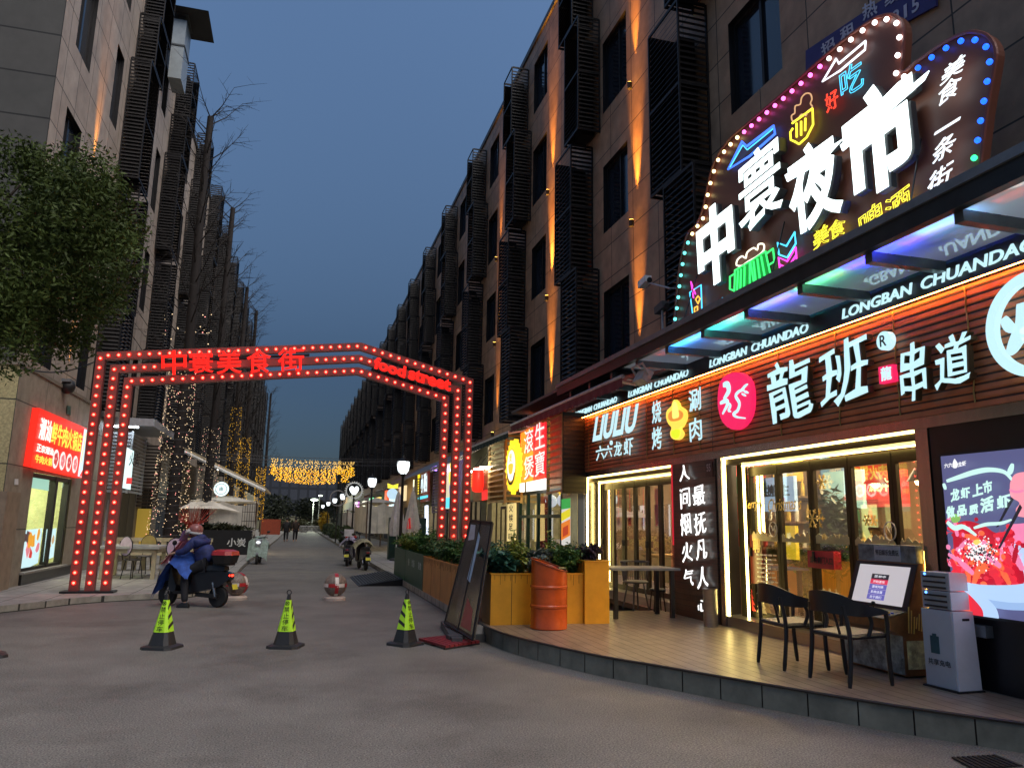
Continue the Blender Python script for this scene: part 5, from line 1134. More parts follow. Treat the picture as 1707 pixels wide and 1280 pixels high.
# ------------------------------------------------------------------ traffic cones
cone_y = mat('cone_lime', (.50, .90, .03), .45, var=.06); cone_b = mat('cone_black', (.022, .022, .023), .5, var=.2)
def square(r, c=.35):
    q = r*c; return [(r, -r+q), (r, r-q), (r-q, r), (-r+q, r), (-r, r-q), (-r, -r+q), (-r+q, -r), (r-q, -r)]
def loft(g, secs, cap=True):
    n = len(secs[0][1]); vs = []; fs = []
    for z, p in secs: vs += [(x, y, z) for x, y in p]
    for i in range(len(secs)-1): fs += [(i*n+k, i*n+(k+1) % n, (i+1)*n+(k+1) % n, (i+1)*n+k) for k in range(n)]
    if cap: fs += [tuple(range(n))[::-1], tuple((len(secs)-1)*n+k for k in range(n))]
    return g.add(vs, fs)
def make_cone(label, loc, rz, stripes='right'):
    t = thing('traffic_cone', label, 'cone', loc, rz, 'lime and black no parking cones')
    rr = lambda z: .125-.112*(z-.05)/.6
    obj('base', loft(G(), [(0, square(.205, .3)), (.03, square(.2, .3)), (.045, square(.15, .3))]), cone_b, t, world=False)
    obj('foot', loft(G(), [(.045, square(rr(.05)+.01)), (.2, square(rr(.2)))]), cone_b, t, world=False)
    obj('sleeve', loft(G(), [(.2, square(rr(.2)+.004)), (.58, square(rr(.58)+.004))], True), cone_y, t, world=False)
    obj('neck', loft(G(), [(.58, square(rr(.58))), (.645, square(rr(.645)+.004)), (.655, square(.012))]), cone_b, t, world=False)
    obj('ring', G().tube([(.028*math.cos(a*.5236), 0, .675+.028*math.sin(a*.5236)) for a in range(12)], .007, 5, True), cone_b, t, world=False)
    r0, r1 = rr(.2)+.0055, rr(.535)+.0055
    def fr(u, z): r = r0+(r1-r0)*(z-.2)/.335; return (u*r*.65, -r-.001, z)
    sl = (r1-r0)/.335
    g = G(); chs = '禁止停车'
    for i, c in enumerate(chs):
        z = .437-i*.076; w_ = .082-.007*(3-i); o = Vector(fr(0, z)); o.x = -w_/2; text(g, c, o, (w_, 0, 0), (0, -sl*.064, .064), bold=.0, depth=.001, n=(0, -1, 0))
    c = fr(0, .543); g.tube([(c[0]+.024*math.cos(a*.4488), c[1]+sl*-.024*math.sin(a*.4488)-.001, c[2]+.024*math.sin(a*.4488)) for a in range(14)], .003, 4, True)
    for s in (-1, 1): g.tube([(-.016, c[1]-sl*-.016*1-.001, c[2]-.016*s), (.016, c[1]-.002, c[2]+.016*s)], .003, 4)
    obj('lettering', g, black, t, world=False)
    g = G()
    for s in (-1, 1):
        for k in range(3):
            z = .23+k*.115; ra = lambda zz: r0+(r1-r0)*(zz-.2)/.335+.0012
            def sd(v, zz): return (s*ra(zz), v*ra(zz)*.66, zz)
            g.add([sd(-1, z), sd(1, z+.06), sd(1, z+.10), sd(-1, z+.045)], [(0, 1, 2, 3)])
    obj('stripe', g, cone_b, t, world=False)
    return t
cn = make_cone('lime and black no parking cone in front of the scooter rider', (-1.50, 10.62, 0), rad(-22))
dup(cn, (-.02, 10.46, 0), rad(-17), 'lime and black no parking cone standing alone in the middle of the road')
dup(cn, (1.50, 10.40, 0), rad(40), 'lime and black no parking cone with broad slanted stripes next to the red pallet')
# sliver of another base at the left picture edge
t = thing('cone_base', 'edge of a dark cone base cut off at the left side of the road', 'cone', (-3.3, 10.3, 0), .4)
obj('base', loft(G(), [(0, square(.2, .3)), (.03, square(.195, .3)), (.05, square(.12, .3))]), cone_b, t, world=False); obj('neck', loft(G(), [(.05, square(.1)), (.6, square(.02))]), cone_b, t, world=False)
# ------------------------------------------------------------------ stone balls with red bands
def stone_ball(label, loc, rz):
    t = thing('ball_bollard', label, 'bollard', loc, rz, 'painted stone balls barring the street')
    gr = mat('terrazzo', (.20, .16, .13), .5, var=.5, scale=30)
    obj('ball', G().ball((0, 0, .3), .23, 24, 16), gr, t, smooth=True, world=False)
    obj('plinth', G().lathe([(.22, 0), (.22, .05), (.17, .08)], 20), mat('plinth_pale', (.5, .42, .36), .7), t, smooth=40, world=False)
    for k, (tilt, m0) in enumerate(((0, 0), (math.pi/2, 1))):
        for q in range(8):
            g = G(); a0 = q*math.pi/4+.02; a1 = (q+1)*math.pi/4-.02; V = []
            for i in range(6):
                a = a0+(a1-a0)*i/5
                for w in (-.035, .035):
                    r = .2335+.0008*k; cw = math.sqrt(max(0, r*r-w*w))
                    p = Vector((cw*math.cos(a), cw*math.sin(a), w)) if k == 0 else Vector((w, cw*math.cos(a), cw*math.sin(a)))
                    V.append(p+Vector((0, 0, .3)))
            g.add(V, [(2*i, 2*i+1, 2*i+3, 2*i+2) for i in range(5)])
            obj('band', g, mat('band_red', (.45, .025, .03), .35) if (q+k) % 2 else mat('band_white', (.75, .68, .62), .35), t, smooth=True, world=False)
    return t
sb = stone_ball('round stone bollard with red and white bands alone in the road centre', (.87, 16.3, 0), rad(5))
dup(sb, (-1.06, 16.6, 0), rad(60), 'round stone bollard with red and white bands right behind the scooter')
# steel kerb ramp
t = thing('kerb_ramp', 'dark ribbed steel kerb ramp lying before the green planters', 'ramp', (2.2, 20.5, 0))
obj('plate', G().prism([(1.6, 19.6, .01), (2.7, 19.6, .17), (2.7, 19.6, .0), (1.6, 19.6, 0)], (0, 3.2, 0)), dark_metal, t)
g = G()
for k in range(14): u = k/14; g.box(1.66+u, 1.69+u, 19.6, 22.8, .02+.16*u*.99, .03+.16*u+.01)
obj('rib', g, mat('rib_grey', (.10, .10, .10), .45, .5), t)

# ------------------------------------------------------------------ the clay pot shop next door
def lbox(g, x0, x1, y0, y1, z0, z1, pitch=.15, th=.05):
    """open frame of square slats on the camera side and the street side"""
    p = .06
    for x in (x0, x1-p):
        for y in (y0, y1-p): g.box(x, x+p, y, y+p, z0, z1)
    z = z0+.02; r = random.Random(int(y0*10))
    while z < z1-th:
        t = r.uniform(-.012, .012)
        g.add([(x0-.004, y0+p, z+t), (x0+.06, y0+p, z+.03+t), (x0+.06, y1-p, z+.03-t), (x0-.004, y1-p, z-t), (x0-.004, y0+p, z+th+t), (x0-.004, y1-p, z+th-t)], [(0, 1, 2, 3), (0, 3, 5, 4), (4, 5, 2, 1)])
        g.add([(x0+p, y0-.004, z), (x1-p, y0-.004, z), (x1-p, y0-.004, z+th), (x0+p, y0-.004, z+th), (x1-p, y0+.06, z+.03), (x0+p, y0+.06, z+.03)], [(0, 1, 2, 3), (0, 1, 4, 5)])
        z += pitch
    return g
sh2 = thing('clay_pot_shop', 'narrow shop with dark green glazed door and lit facade under the red awning', 'shop', (XF, 19.5, 0))
g = wall_with_holes(XF, 15.9, 24.2, .14, 4.3, [(16.9, 20.5, .16, 2.45), (21.6, 23.6, .16, 2.3)]); obj('wall', g, mat('shop_olive_wall', (.34, .31, .18), .6), sh2)
g = G(); g.box(9.0, 9.1, 15.9, 24.2, .14, 4.3); g.box(6.0, 9.0, 20.8, 20.9, .14, 4.3); g.box(6.02, 9, 15.95, 24.2, 3.1, 3.2); obj('interior_wall', g, mat('shop2_inside', (.45, .4, .25), .8), sh2)
obj('ceiling_light', G().box(7, 8, 17.5, 19.5, 3.05, 3.09), emi('shop2_light', (1., .88, .5), 7), sh2); obj('ceiling_light', G().box(7, 8, 21.8, 23.2, 3.05, 3.09), MATS['shop2_light'], sh2)
gf = mat('green_frame', (.012, .045, .04), .35, .3); g = G()
for y in (16.9, 17.85, 18.75, 19.65, 20.42): g.box(5.98, 6.06, y, y+.08, .16, 2.45)
for z in (.16, .85, 1.75, 2.37): g.box(5.985, 6.055, 16.9, 20.5, z, z+.08)
obj('door_frame', g, gf, sh2); obj('pane', G().face([(6.02, 16.9, .2), (6.02, 20.5, .2), (6.02, 20.5, 2.4), (6.02, 16.9, 2.4)]), glass, sh2)
for y in (17., 17.9): obj('poster', G().box(6.05, 6.06, y, y+.8, .3, .95), emi('poster_blue', (.02, .22, .85), .42), sh2)
obj('poster', G().box(6.05, 6.06, 17.95, 18.7, 1.0, 2.3), mat('poster_red', (.3, .03, .03), .5), sh2)
for y in (17.4, 18.3): obj('paper_lantern', G().ball((6.2, y, 2.17), .16, 12, 8), emi('lantern_white', (.75, .85, 1.), .6), sh2)
obj('wall_frame', G().box(5.975, 6.0, 21.85, 21.93, .9, 2.1).box(5.975, 6.0, 22.35, 22.43, .9, 2.1).box(5.975, 6.0, 21.93, 22.35, 2.02, 2.1).box(5.975, 6.0, 21.6, 21.68, .16, 2.3).box(5.975, 6.0, 22.9, 23.0, .16, 2.3), mat('frame_brown', (.06, .045, .02), .5), sh2)
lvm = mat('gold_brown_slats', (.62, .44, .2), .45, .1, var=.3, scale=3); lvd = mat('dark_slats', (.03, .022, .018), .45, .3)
t = thing('slat_screen', 'box shaped slatted screen glowing gold between the restaurant and the red sign', 'screen', (5.7, 16, 2.2))
g = G(); lbox(g, 5.42, 5.98, 15.28, 16.35, 2.25, 4.0); obj('slats', g, lvm, t)
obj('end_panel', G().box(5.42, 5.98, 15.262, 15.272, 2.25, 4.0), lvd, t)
g = G(); z = 2.3
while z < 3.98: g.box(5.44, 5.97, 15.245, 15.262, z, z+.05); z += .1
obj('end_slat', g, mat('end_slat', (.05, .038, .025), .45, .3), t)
t = thing('slat_screen', 'box shaped slatted screen left of the yellow sun sign', 'screen', (5.7, 21, 2.2))
obj('slats', lbox(G(), 5.45, 5.98, 20.1, 22.0, 2.15, 4.05), lvm, t)
# awnings: sloping cloth with scalloped valance
def awning(label, name, y0, y1, xw, zw, xf, zf, m, drop=.2, side=-1):
    t = thing(name, label, 'awning', ((xw+xf)/2, (y0+y1)/2, zf)); g = G(); n = max(6, int((y1-y0)/.16))
    g.add([(xw, y0, zw), (xw, y1, zw), (xf, y1, zf), (xf, y0, zf), (xw, y0, zw+.012), (xw, y1, zw+.012), (xf, y1, zf+.012), (xf, y0, zf+.012)], [(0, 1, 2, 3), (4, 7, 6, 5), (0, 3, 7, 4), (1, 5, 6, 2)]); obj('cloth', g, m, t)
    v = G(); top = []; bot = []
    for i in range(n*4+1):
        y = y0+(y1-y0)*i/(n*4); top.append((xf+side*.012, y, zf+.01)); bot.append((xf+side*(.012+.01*math.sin(i*.7)), y, zf-drop+.03*abs(math.sin(math.pi*i/4))))
    k = len(top); v.add(top+bot, [(i, i+1, k+i+1, k+i) for i in range(k-1)]); obj('valance', v, m, t)
    obj('front_bar', G().tube([(xf, y0, zf), (xf, y1, zf)], .035, 8), mat('bar_pale', (.45, .43, .42), .4, .5), t)
    for y in (y0+.3, y1-.3): obj('folding_arm', G().tube([(xw, y, zw-.1), ((xw+xf)/2, y+.25, (zw+zf)/2-.12), (xf, y, zf-.02)], .022, 6), mat('arm_white', (.55, .55, .55), .4), t)
    return t
awning('dark red awning with scalloped edge between the canopy and the green awning', 'red_awning', 11.15, 17.9, 5.96, 4.2, 5.0, 4.0, mat('awning_red', (.16, .028, .03), .8, var=.15), .2)
obj('awning_hood', G().box(5.0, 5.6, 11.2, 17.9, 4.28, 4.34), mat('hood_grey', (.12, .11, .115), .4, .5), sh2)
awning('dark green awning with bright scalloped edge beyond the red one', 'green_awning', 18.1, 23.5, 5.96, 4.3, 5.0, 3.86, mat('awning_green', (.015, .045, .04), .8), .18)
# yellow sun sign, upright red characters, white light box, green and orange banner, yellow blackboard
t = thing('sun_sign', 'glowing yellow sun shaped sign with wavy rays and a white centre', 'sign', (5.3, 18.9, 3.1)); c = [(18.86,3.058)][0]; X = 5.3
ray = []
for k in range(44):
    a = 2*math.pi*k/44; r = .64*(1. if k % 2 else .82)*(1+.05*math.sin(k*5)); ray.append((X, c[0]+1.0*r*math.cos(a), c[1]+1.08*r*math.sin(a)))
obj('rays', G().prism(ray, (.12, 0, 0)), emi('sun_yellow', (1., .62, .02), .9), t)
def ell(X, rx, rz, dz=0, n=28): return [(X, c[0]+rx*math.cos(2*math.pi*k/n), c[1]+dz+rz*math.sin(2*math.pi*k/n)) for k in range(n)]
obj('ring', G().prism(ell(X-.01, .42, .47, -.02), (.01, 0, 0)), emi('sun_gold', (.9, .5, .02), .45), t)
obj('centre', G().prism(ell(X-.02, .36, .40, .02), (.01, 0, 0)), emi('sun_white', (1., .97, .8), .7), t)
obj('smile', G().prism([(X-.026, c[0]+r*.40*math.cos(a), c[1]-.05+r*.44*math.sin(a)) for r, aa in ((1, range(200, 345, 12)), (.84, range(344, 199, -12))) for a in [rad(q) for q in aa]], (.006, 0, 0)), mat('sun_grey', (.16, .15, .13), .5), t)
obj('pot', G().prism(smoothpath([(X-.03, c[0]+a, c[1]+b) for a, b in ((-.2, .05), (.2, .05), (.18, -.12), (.08, -.2), (-.08, -.2), (-.18, -.12))], 3, True), (.008, 0, 0)), emi('pot_gold', (.95, .6, .05), .55), t)
obj('characters', wtext(G(), '煲', X-.032, (c[0]+.13, c[0]-.13), (c[1]+.1, c[1]+.33), bold=.02, depth=.004), emi('sun_ink', (.9, .6, .05), .5), t)
t = thing('shop_sign', 'upright red and white characters in two columns on orange lit panels beside the sun sign', 'sign', (5.6, 18, 3.3))
OG = emi('orange_lit_panel', (1., .17, .012), 1.1); RD = emi('red_lit_panel', (.85, .02, .03), .5)
for k, q in enumerate(([(19.19,2.541),(18.13,2.587),(18.19,4.016),(19.27,3.98)], [(18.08,2.6),(17.13,2.656),(17.17,4.028),(18.14,4.025)])): obj('panel', G().prism(yz(5.65, q), (.06, 0, 0)), OG if k == 0 else RD, t)
CWR = emi('pale_characters', (1., .8, .78), .6)
for s, q in zip('滾煲生寶', ([(18.73,3.371),(17.95,3.382),(18.76,3.97)], [(18.7,2.704),(17.88,2.737),(18.73,3.277)], [(17.8,3.399),(17.04,3.418),(17.83,4.032)], [(17.78,2.731),(17.02,2.776),(17.8,3.309)])):
    obj('character_glow', wq(G(), s, 5.63, q, bold=.07, depth=.01), RD, t); obj('character', wq(G(), s, 5.6, q, bold=.0, depth=.01), CWR, t)
g = G()
for k in range(5): z = 2.7+.26*k; g.prism([(5.63, 19.0, z), (5.63, 18.75, z+.1), (5.63, 19.0, z+.2)], (.05, 0, 0))
obj('orange_tooth', g, OG, t)
t = thing('light_box', 'white light strip box under the red characters above the green door', 'sign', (5.6, 18, 2.5)); q = [(19.19,2.415),(17.03,2.41),(17.04,2.664),(19.21,2.635)]
obj('box', G().prism(yz(5.62, q), (.1, 0, 0)), emi('strip_white', (1., .98, .9), .8), t); q2 = [(18.68,2.382),(18.58,2.386),(18.59,2.653),(18.69,2.65)]
obj('divider', G().prism(yz(5.612, q2), (.005, 0, 0)), black, t)
t = thing('hanging_banner', 'slim upright green, yellow and orange banner right of the green door', 'banner', (5.8, 16, 1.7))
q = [(16.38,1.117),(15.79,1.187),(15.8,2.172),(16.39,2.16)]; g = G()
def bq(u, v): a = [q[0][i]*(1-u)*(1-v)+q[1][i]*u*(1-v)+q[2][i]*u*v+q[3][i]*(1-u)*v for i in (0, 1)]; return (a[0], a[1])
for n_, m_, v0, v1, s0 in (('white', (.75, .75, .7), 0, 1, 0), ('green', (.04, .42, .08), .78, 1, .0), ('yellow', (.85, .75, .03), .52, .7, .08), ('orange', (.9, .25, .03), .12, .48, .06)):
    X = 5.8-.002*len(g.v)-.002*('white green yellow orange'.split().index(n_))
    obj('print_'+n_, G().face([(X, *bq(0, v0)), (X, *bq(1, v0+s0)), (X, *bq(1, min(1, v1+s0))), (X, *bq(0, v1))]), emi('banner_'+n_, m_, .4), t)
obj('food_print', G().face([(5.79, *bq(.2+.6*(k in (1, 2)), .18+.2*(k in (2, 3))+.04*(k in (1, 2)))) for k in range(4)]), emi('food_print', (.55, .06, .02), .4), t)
t = thing('menu_board', 'narrow upright yellow board with a column of black characters left of the green door', 'sign', (5.6, 19.9, 1.6)); q = [(20.28,1.117),(19.51,1.168),(19.57,2.141),(20.29,2.123)]
obj('board', G().prism(yz(5.6, q), (.05, 0, 0)), emi('board_cream', (.95, .72, .28), .42), t)
for k, s in enumerate('火候足味'): z0 = 1.15+.25*(3-k); obj('character', wtext(G(), s, 5.595, (20.1, 19.7), (z0, z0+.2), bold=.01, depth=.004, jit=.05), black, t)
# wooden box with two red lanterns, strip lamps below the green awning
t = thing('timber_box', 'brown timber wall box holding a red lantern and a small red plate', 'sign', (5.6, 22.6, 2.5)); q = [(24.1,2.272),(21.94,2.294),(22.03,3.224),(24.22,3.287)]
obj('box', G().prism(yz(5.5, q), (.48, 0, 0)), mat('timber_box', (.26, .14, .05), .5, var=.3, scale=3), t)
q = [(22.71,2.897)][0]
l = thing('lantern', 'red lit paper lantern in front of the timber box', 'lantern', (5.3, q[0], q[1])); prof = [(.08, -.38), (.16, -.34), (.19, -.2), (.19, .2), (.16, .34), (.08, .38)]
obj('shade', G().lathe(prof, 18, (5.3, q[0], q[1])), emi('lantern_red', (1., .03, .015), .55), l, smooth=50)
obj('characters', wtext(G(), '日', 5.105, (q[0]+.1, q[0]-.1), (q[1]+.02, q[1]+.22), bold=.01, depth=.004), emi('lantern_ink', (.9, .45, .1), .45), l)
obj('characters', wtext(G(), '日', 5.105, (q[0]+.1, q[0]-.1), (q[1]-.22, q[1]-.02), bold=.01, depth=.004), emi('lantern_ink', (.9, .45, .1), .45), l)
q = [(22.73,2.276),(22.04,2.295),(22.07,2.58),(22.76,2.569)]; obj('red_plate', G().prism(yz(5.45, q), (.04, 0, 0)), emi('plate_red', (1., .02, .02), .5), t)
for i, (px, lab) in enumerate((([(23.51,3.924)][0], 'nearest the gate post'), ([(22.67,3.203)][0], 'over the timber box at left'), ([(21.82,3.203)][0], 'over the timber box at right'), ([(23.5,3.178)][0], 'lowest, beside the gate post'))):
    l = thing('spot_lamp', 'small round white lamp under the green awning, '+lab, 'lamp', (5.3, px[0], px[1]), 0, 'round lamps under the green awning')
    obj('disc', G().lathe([(.16, 0), (.14, .04)], 14, (5.3, px[0], px[1])), emi('lamp_warm_white', (1., .88, .66), 16), l); obj('rod', G().tube([(5.3, px[0], px[1]+.04), (5.6, px[0], px[1]+.5)], .012, 4), black, l)
# ------------------------------------------------------------------ farther shops on the right
def far_shop(label, y0, y1, wallc, signs, aw):
    t = thing('shop', label, 'shop', (XF, (y0+y1)/2, 0))
    obj('wall', wall_with_holes(XF, y0, y1, .14, 4.2, [(y0+.8, y0+2.4, .14, 2.4), (y0+3.2, y1-.8, .6, 2.4)]), wallc, t)
    obj('interior_wall', G().box(8.4, 8.5, y0, y1, .14, 4.2).box(6, 8.4, y0, y0+.06, .14, 4.2), mat('far_inside', (.4, .36, .28), .8), t)
    obj('ceiling_light', G().box(7, 7.6, y0+1, y1-1, 3, 3.05), emi('far_light', (1., .85, .6), 4), t)
    for a, b in ((y0+.8, y0+2.4), (y0+3.2, y1-.8)): obj('window_frame', G().box(5.98, 6.05, a, a+.07, .14, 2.4).box(5.98, 6.05, b-.07, b, .14, 2.4).box(5.98, 6.05, (a+b)/2, (a+b)/2+.06, .14, 2.4).box(5.98, 6.05, a, b, 2.33, 2.4), black, t)
    if aw: 
        g = G(); g.add([(6.0, y0, 4.25), (6.0, y1, 4.25), (4.85, y1, 3.55), (4.85, y0, 3.55), (6.0, y0, 4.3), (6.0, y1, 4.3), (4.85, y1, 3.6), (4.85, y0, 3.6)], [(0, 1, 2, 3), (4, 7, 6, 5), (3, 2, 6, 7), (0, 3, 7, 4), (1, 5, 6, 2)]); obj('lean_to_roof', g, aw, t)
        for y in (y0+.1, y1-.15): obj('roof_rib', G().tube([(6.0, y, 4.2), (4.85, y, 3.5)], .03, 6), mat('rib_pale', (.5, .5, .5), .5), t)
    for nm, X, a, b, z0, z1, m in signs: obj(nm, G().box(X, X+.1, a, b, z0, z1), m, t)
    return t
lean = mat('lean_to_sheet', (.22, .22, .24), .5, .2)
s1 = far_shop('shop with a round bright sign behind the gate posts', 24.3, 28.6, mat('shop_wall_green', (.2, .2, .12), .7), [], lean)
q = [(28.03,3.384)][0]
t = thing('shop_sign', 'bright yellow and white round sign with a blue strip seen between the gate posts', 'sign', (5.4, q[0], 2.8))
obj('board', G().box(5.4, 5.5, 26.6, 28.4, 2.1, 3.9), emi('sign_cream', (1., .9, .6), .35), t)
obj('disc', G().lathe([(.45, 0), (.45, .03)], 20, (5.4, 27.3, 3.35), (-1, 0, 0)), emi('disc_yellow', (1., .75, .05), .7), t); obj('disc', G().lathe([(.35, 0), (.35, .03)], 20, (5.4, 27.2, 2.85), (-1, 0, 0)), emi('disc_purple', (.2, .12, .5), .5), t)
obj('strip', G().box(5.37, 5.4, 26.6, 28.4, 2.12, 2.5), emi('strip_cyan', (.1, .7, .9), .6), t)
# purple lit slat box and lit sign
s2 = far_shop('shop washed with violet light under a pale lean-to roof', 28.7, 37.5, mat('shop_wall_grey', (.2, .2, .18), .7), [], lean)
t = thing('slat_screen', 'slatted screen box washed in violet light left of the gate posts', 'screen', (5.6, 30, 2.2)); obj('slats', lbox(G(), 5.4, 5.98, 29.3, 31.3, 1.95, 3.75, .12, .06), mat('violet_lit_slats', (.18, .15, .3), .5, .2), t)  # violet wash is also put into the slat colour
P_ = bpy.data.lights.new('violet_lamp', 'POINT'); P_.energy = 60; P_.color = (.35, .16, 1.); P_.shadow_soft_size = .1; o = bpy.data.objects.new('violet_lamp', P_); COL.objects.link(o); o.parent = t; o.location = (-.55, -1.2, 1.45)
obj('lamp_tube', G().tube([(5.05, 28.6, 3.55), (5.05, 29.2, 3.6)], .03, 6), emi('violet_tube', (.4, .2, 1.), 2), t)
t = thing('shop_sign', 'lit shop sign of white characters with a yellow edge and cyan strip behind the gate', 'sign', (5.5, 33, 2.8))
q = [(35.78,2.477),(33.06,2.524),(33.37,3.877),(36.13,3.849)]; obj('board', G().prism(yz(5.5, q), (.1, 0, 0)), emi('sign_maroon', (.16, .03, .02), .3), t)
q = [(35.75,2.868),(35.3,2.882),(35.56,3.9),(36.01,3.87)]; obj('edge_light', G().prism(yz(5.46, q), (.03, 0, 0)), emi('edge_yellow', (1., .75, .02), .7), t)
q = [(35.68,2.614),(32.97,2.651),(32.99,2.756),(35.72,2.755)]; obj('cyan_strip', G().prism(yz(5.46, q), (.03, 0, 0)), emi('strip_cyan', (.1, .7, .9), .6), t)
for s, q in zip('小酌', ([(34.67,2.888),(33.98,2.892),(34.87,3.721)], [(33.82,2.913),(33.01,2.911),(34.02,3.754)])): obj('character', wq(G(), s, 5.45, q, bold=.03, depth=.02), emi('far_white', (.75, .95, 1.), .6), t)
t = thing('light_column', 'upright white light tube between the violet screen and the gate posts', 'lamp', (5.6, 33, .2)); q = [(33.98,0.412),(33.5,0.4294),(33.94,2.335),(34.43,2.316)]; obj('tube', G().prism(yz(5.6, q), (.08, 0, 0)), emi('tube_white', (.75, .85, 1.), 1.), t)
s3 = far_shop('narrow shop with warm lit slatted front far down the right side', 37.6, 44.8, mat('shop_wall_warm', (.3, .22, .12), .7), [('sign_board', 5.5, 40.5, 43.5, 2.7, 3.5, emi('far_warm_sign', (1., .75, .4), .5))], mat('lean_to_rust', (.25, .1, .04), .5))
t = thing('slat_screen', 'slatted screen box with a yellow light edge far down the right side', 'screen', (5.6, 36, 2.2)); obj('slats', lbox(G(), 5.4, 5.98, 35.0, 36.6, 1.95, 3.6, .12, .06), mat('olive_slats', (.22, .2, .09), .5, .2), t); obj('edge_light', G().box(5.36, 5.4, 36.6, 36.7, .6, 3.6), emi('edge_pale_yellow', (1., .95, .55), .9), t)
FS = [(46.5, 48.5, 2.5, 3.4, (.75, .95, 1.), 'pale blue'), (50, 51.2, 2.2, 3.6, (1., .15, .05), 'red upright'), (54.5, 57.5, 2.6, 3.3, (1., .75, .2), 'amber'), (60, 62.5, 2.5, 3.4, (.3, 1., .5), 'green'), (66, 69, 2.5, 3.3, (1., .9, .7), 'cream'), (74, 78, 2.5, 3.4, (.9, .3, .9), 'violet pink')]
for i, (a, b, c, d, col, lab) in enumerate(FS):
    t = thing('shop_sign', 'small distant %s lit shop sign in the far right row' % lab, 'sign', (5.8, a, c)); obj('board', G().box(5.6, 5.75, a, b, c, d), emi('far_sign_%d' % i, col, .5), t)
    obj('border', G().box(5.58, 5.78, a-.1, b+.1, d, d+.1).box(5.58, 5.78, a-.1, b+.1, c-.1, c), black, t)
    if i in (0, 2, 4): awning('distant %s awning over the far right row' % ['grey', '', 'rust', '', 'sand'][i], 'shop_awning', a-.6, b+1.5, 6.3, 4.1, 4.9, 3.5, mat('far_awning_%d' % i, [(.2, .2, .21), 0, (.2, .07, .03), 0, (.35, .3, .2)][i], .8), .2)
# ------------------------------------------------------------------ street lamps with white shades
def street_lamp(label, x, y, h=3.2, heart=False):
    t = thing('street_lamp', label, 'street lamp', (x, y, .14), 0, 'street lamps along the right pavement')
    lp_ = mat('lamp_post_black', (.02, .02, .021), .45, .4)
    obj('post', G().lathe([(.13, 0), (.13, .12), (.07, .2), (.055, 1.), (.045, h-.35), (.08, h-.3), (.1, h-.24)], 12, (x, y, .14)), lp_, t, smooth=40)
    e = emi('lamp_shade_white', (.88, .96, 1.), 1.1)
    if heart:
        P = [(.0, -.28), (.2, -.08), (.27, .1), (.2, .24), (.08, .24), (0, .14), (-.08, .24), (-.2, .24), (-.27, .1), (-.2, -.08)]
        obj('shade', G().prism(smoothpath([(x+a, y-.05, h+.14+b) for a, b in P], 3, True), (0, .1, 0)), e, t)
        g = G(); g.tube([(x+.46*math.cos(k*.2618), y, h+.14+.46*math.sin(k*.2618)) for k in range(24)], .035, 5, True)
        for k in range(24): a = k*.2618; g.obox((x+.52*math.cos(a), y, h+.14+.52*math.sin(a)), (.07, .05, .05), (0, -a, 0))
        obj('gear_ring', g, emi('ring_glow', (.8, .85, .85), .12), t)
    else:
        obj('shade', G().lathe([(.09, 0), (.17, .12), (.2, .3), (.19, .4), (.15, .41)], 14, (x, y, h-.12)), e, t, smooth=50)
        obj('cap', G().lathe([(.21, 0), (.2, .04), (.06, .1), (.02, .22)], 14, (x, y, h+.29)), lp_, t, smooth=50)
        g = G()
        for k in range(4): a = k*1.57+.4; g.tube([(x+.1*math.cos(a), y+.1*math.sin(a), h-.14), (x+.205*math.cos(a), y+.205*math.sin(a), h+.2), (x+.2*math.cos(a), y+.2*math.sin(a), h+.3)], .012, 4)
        obj('cage', g, lp_, t)
    return t
street_lamp('tall black street lamp with bright white shade, biggest one next to the gate', 3.2, 24.2)
street_lamp('black street lamp with bright white shade behind the parked scooters', 3.2, 34.6)
street_lamp('street lamp with a heart shaped light inside a toothed ring', 3.2, 45.7, 3.2, True)
street_lamp('street lamp beyond the toothed ring with a bare small shade', 3.2, 57)
street_lamp('second street lamp beyond the toothed ring', 3.2, 69)
street_lamp('third street lamp beyond the toothed ring, above the farthest hedge', 3.2, 83)
street_lamp('last tiny street lamp in the row, next to the end of the street', 3.2, 100)
t = thing('ring_ornament', 'unlit grey toothed ring on a post left of the heart lamp', 'ornament', (2.9, 56, .14)); g = G(); g.tube([(2.6+.5*math.cos(k*.2618), 52, 3.05+.5*math.sin(k*.2618)) for k in range(24)], .04, 5, True); obj('ring', g, mat('ring_grey', (.3, .31, .32), .5), t); obj('post', G().tube([(2.6, 52, .14), (2.6, 52, 2.55)], .04, 6), lp_ if False else mat('lamp_post_black', (.02, .02, .021), .45, .4), t)
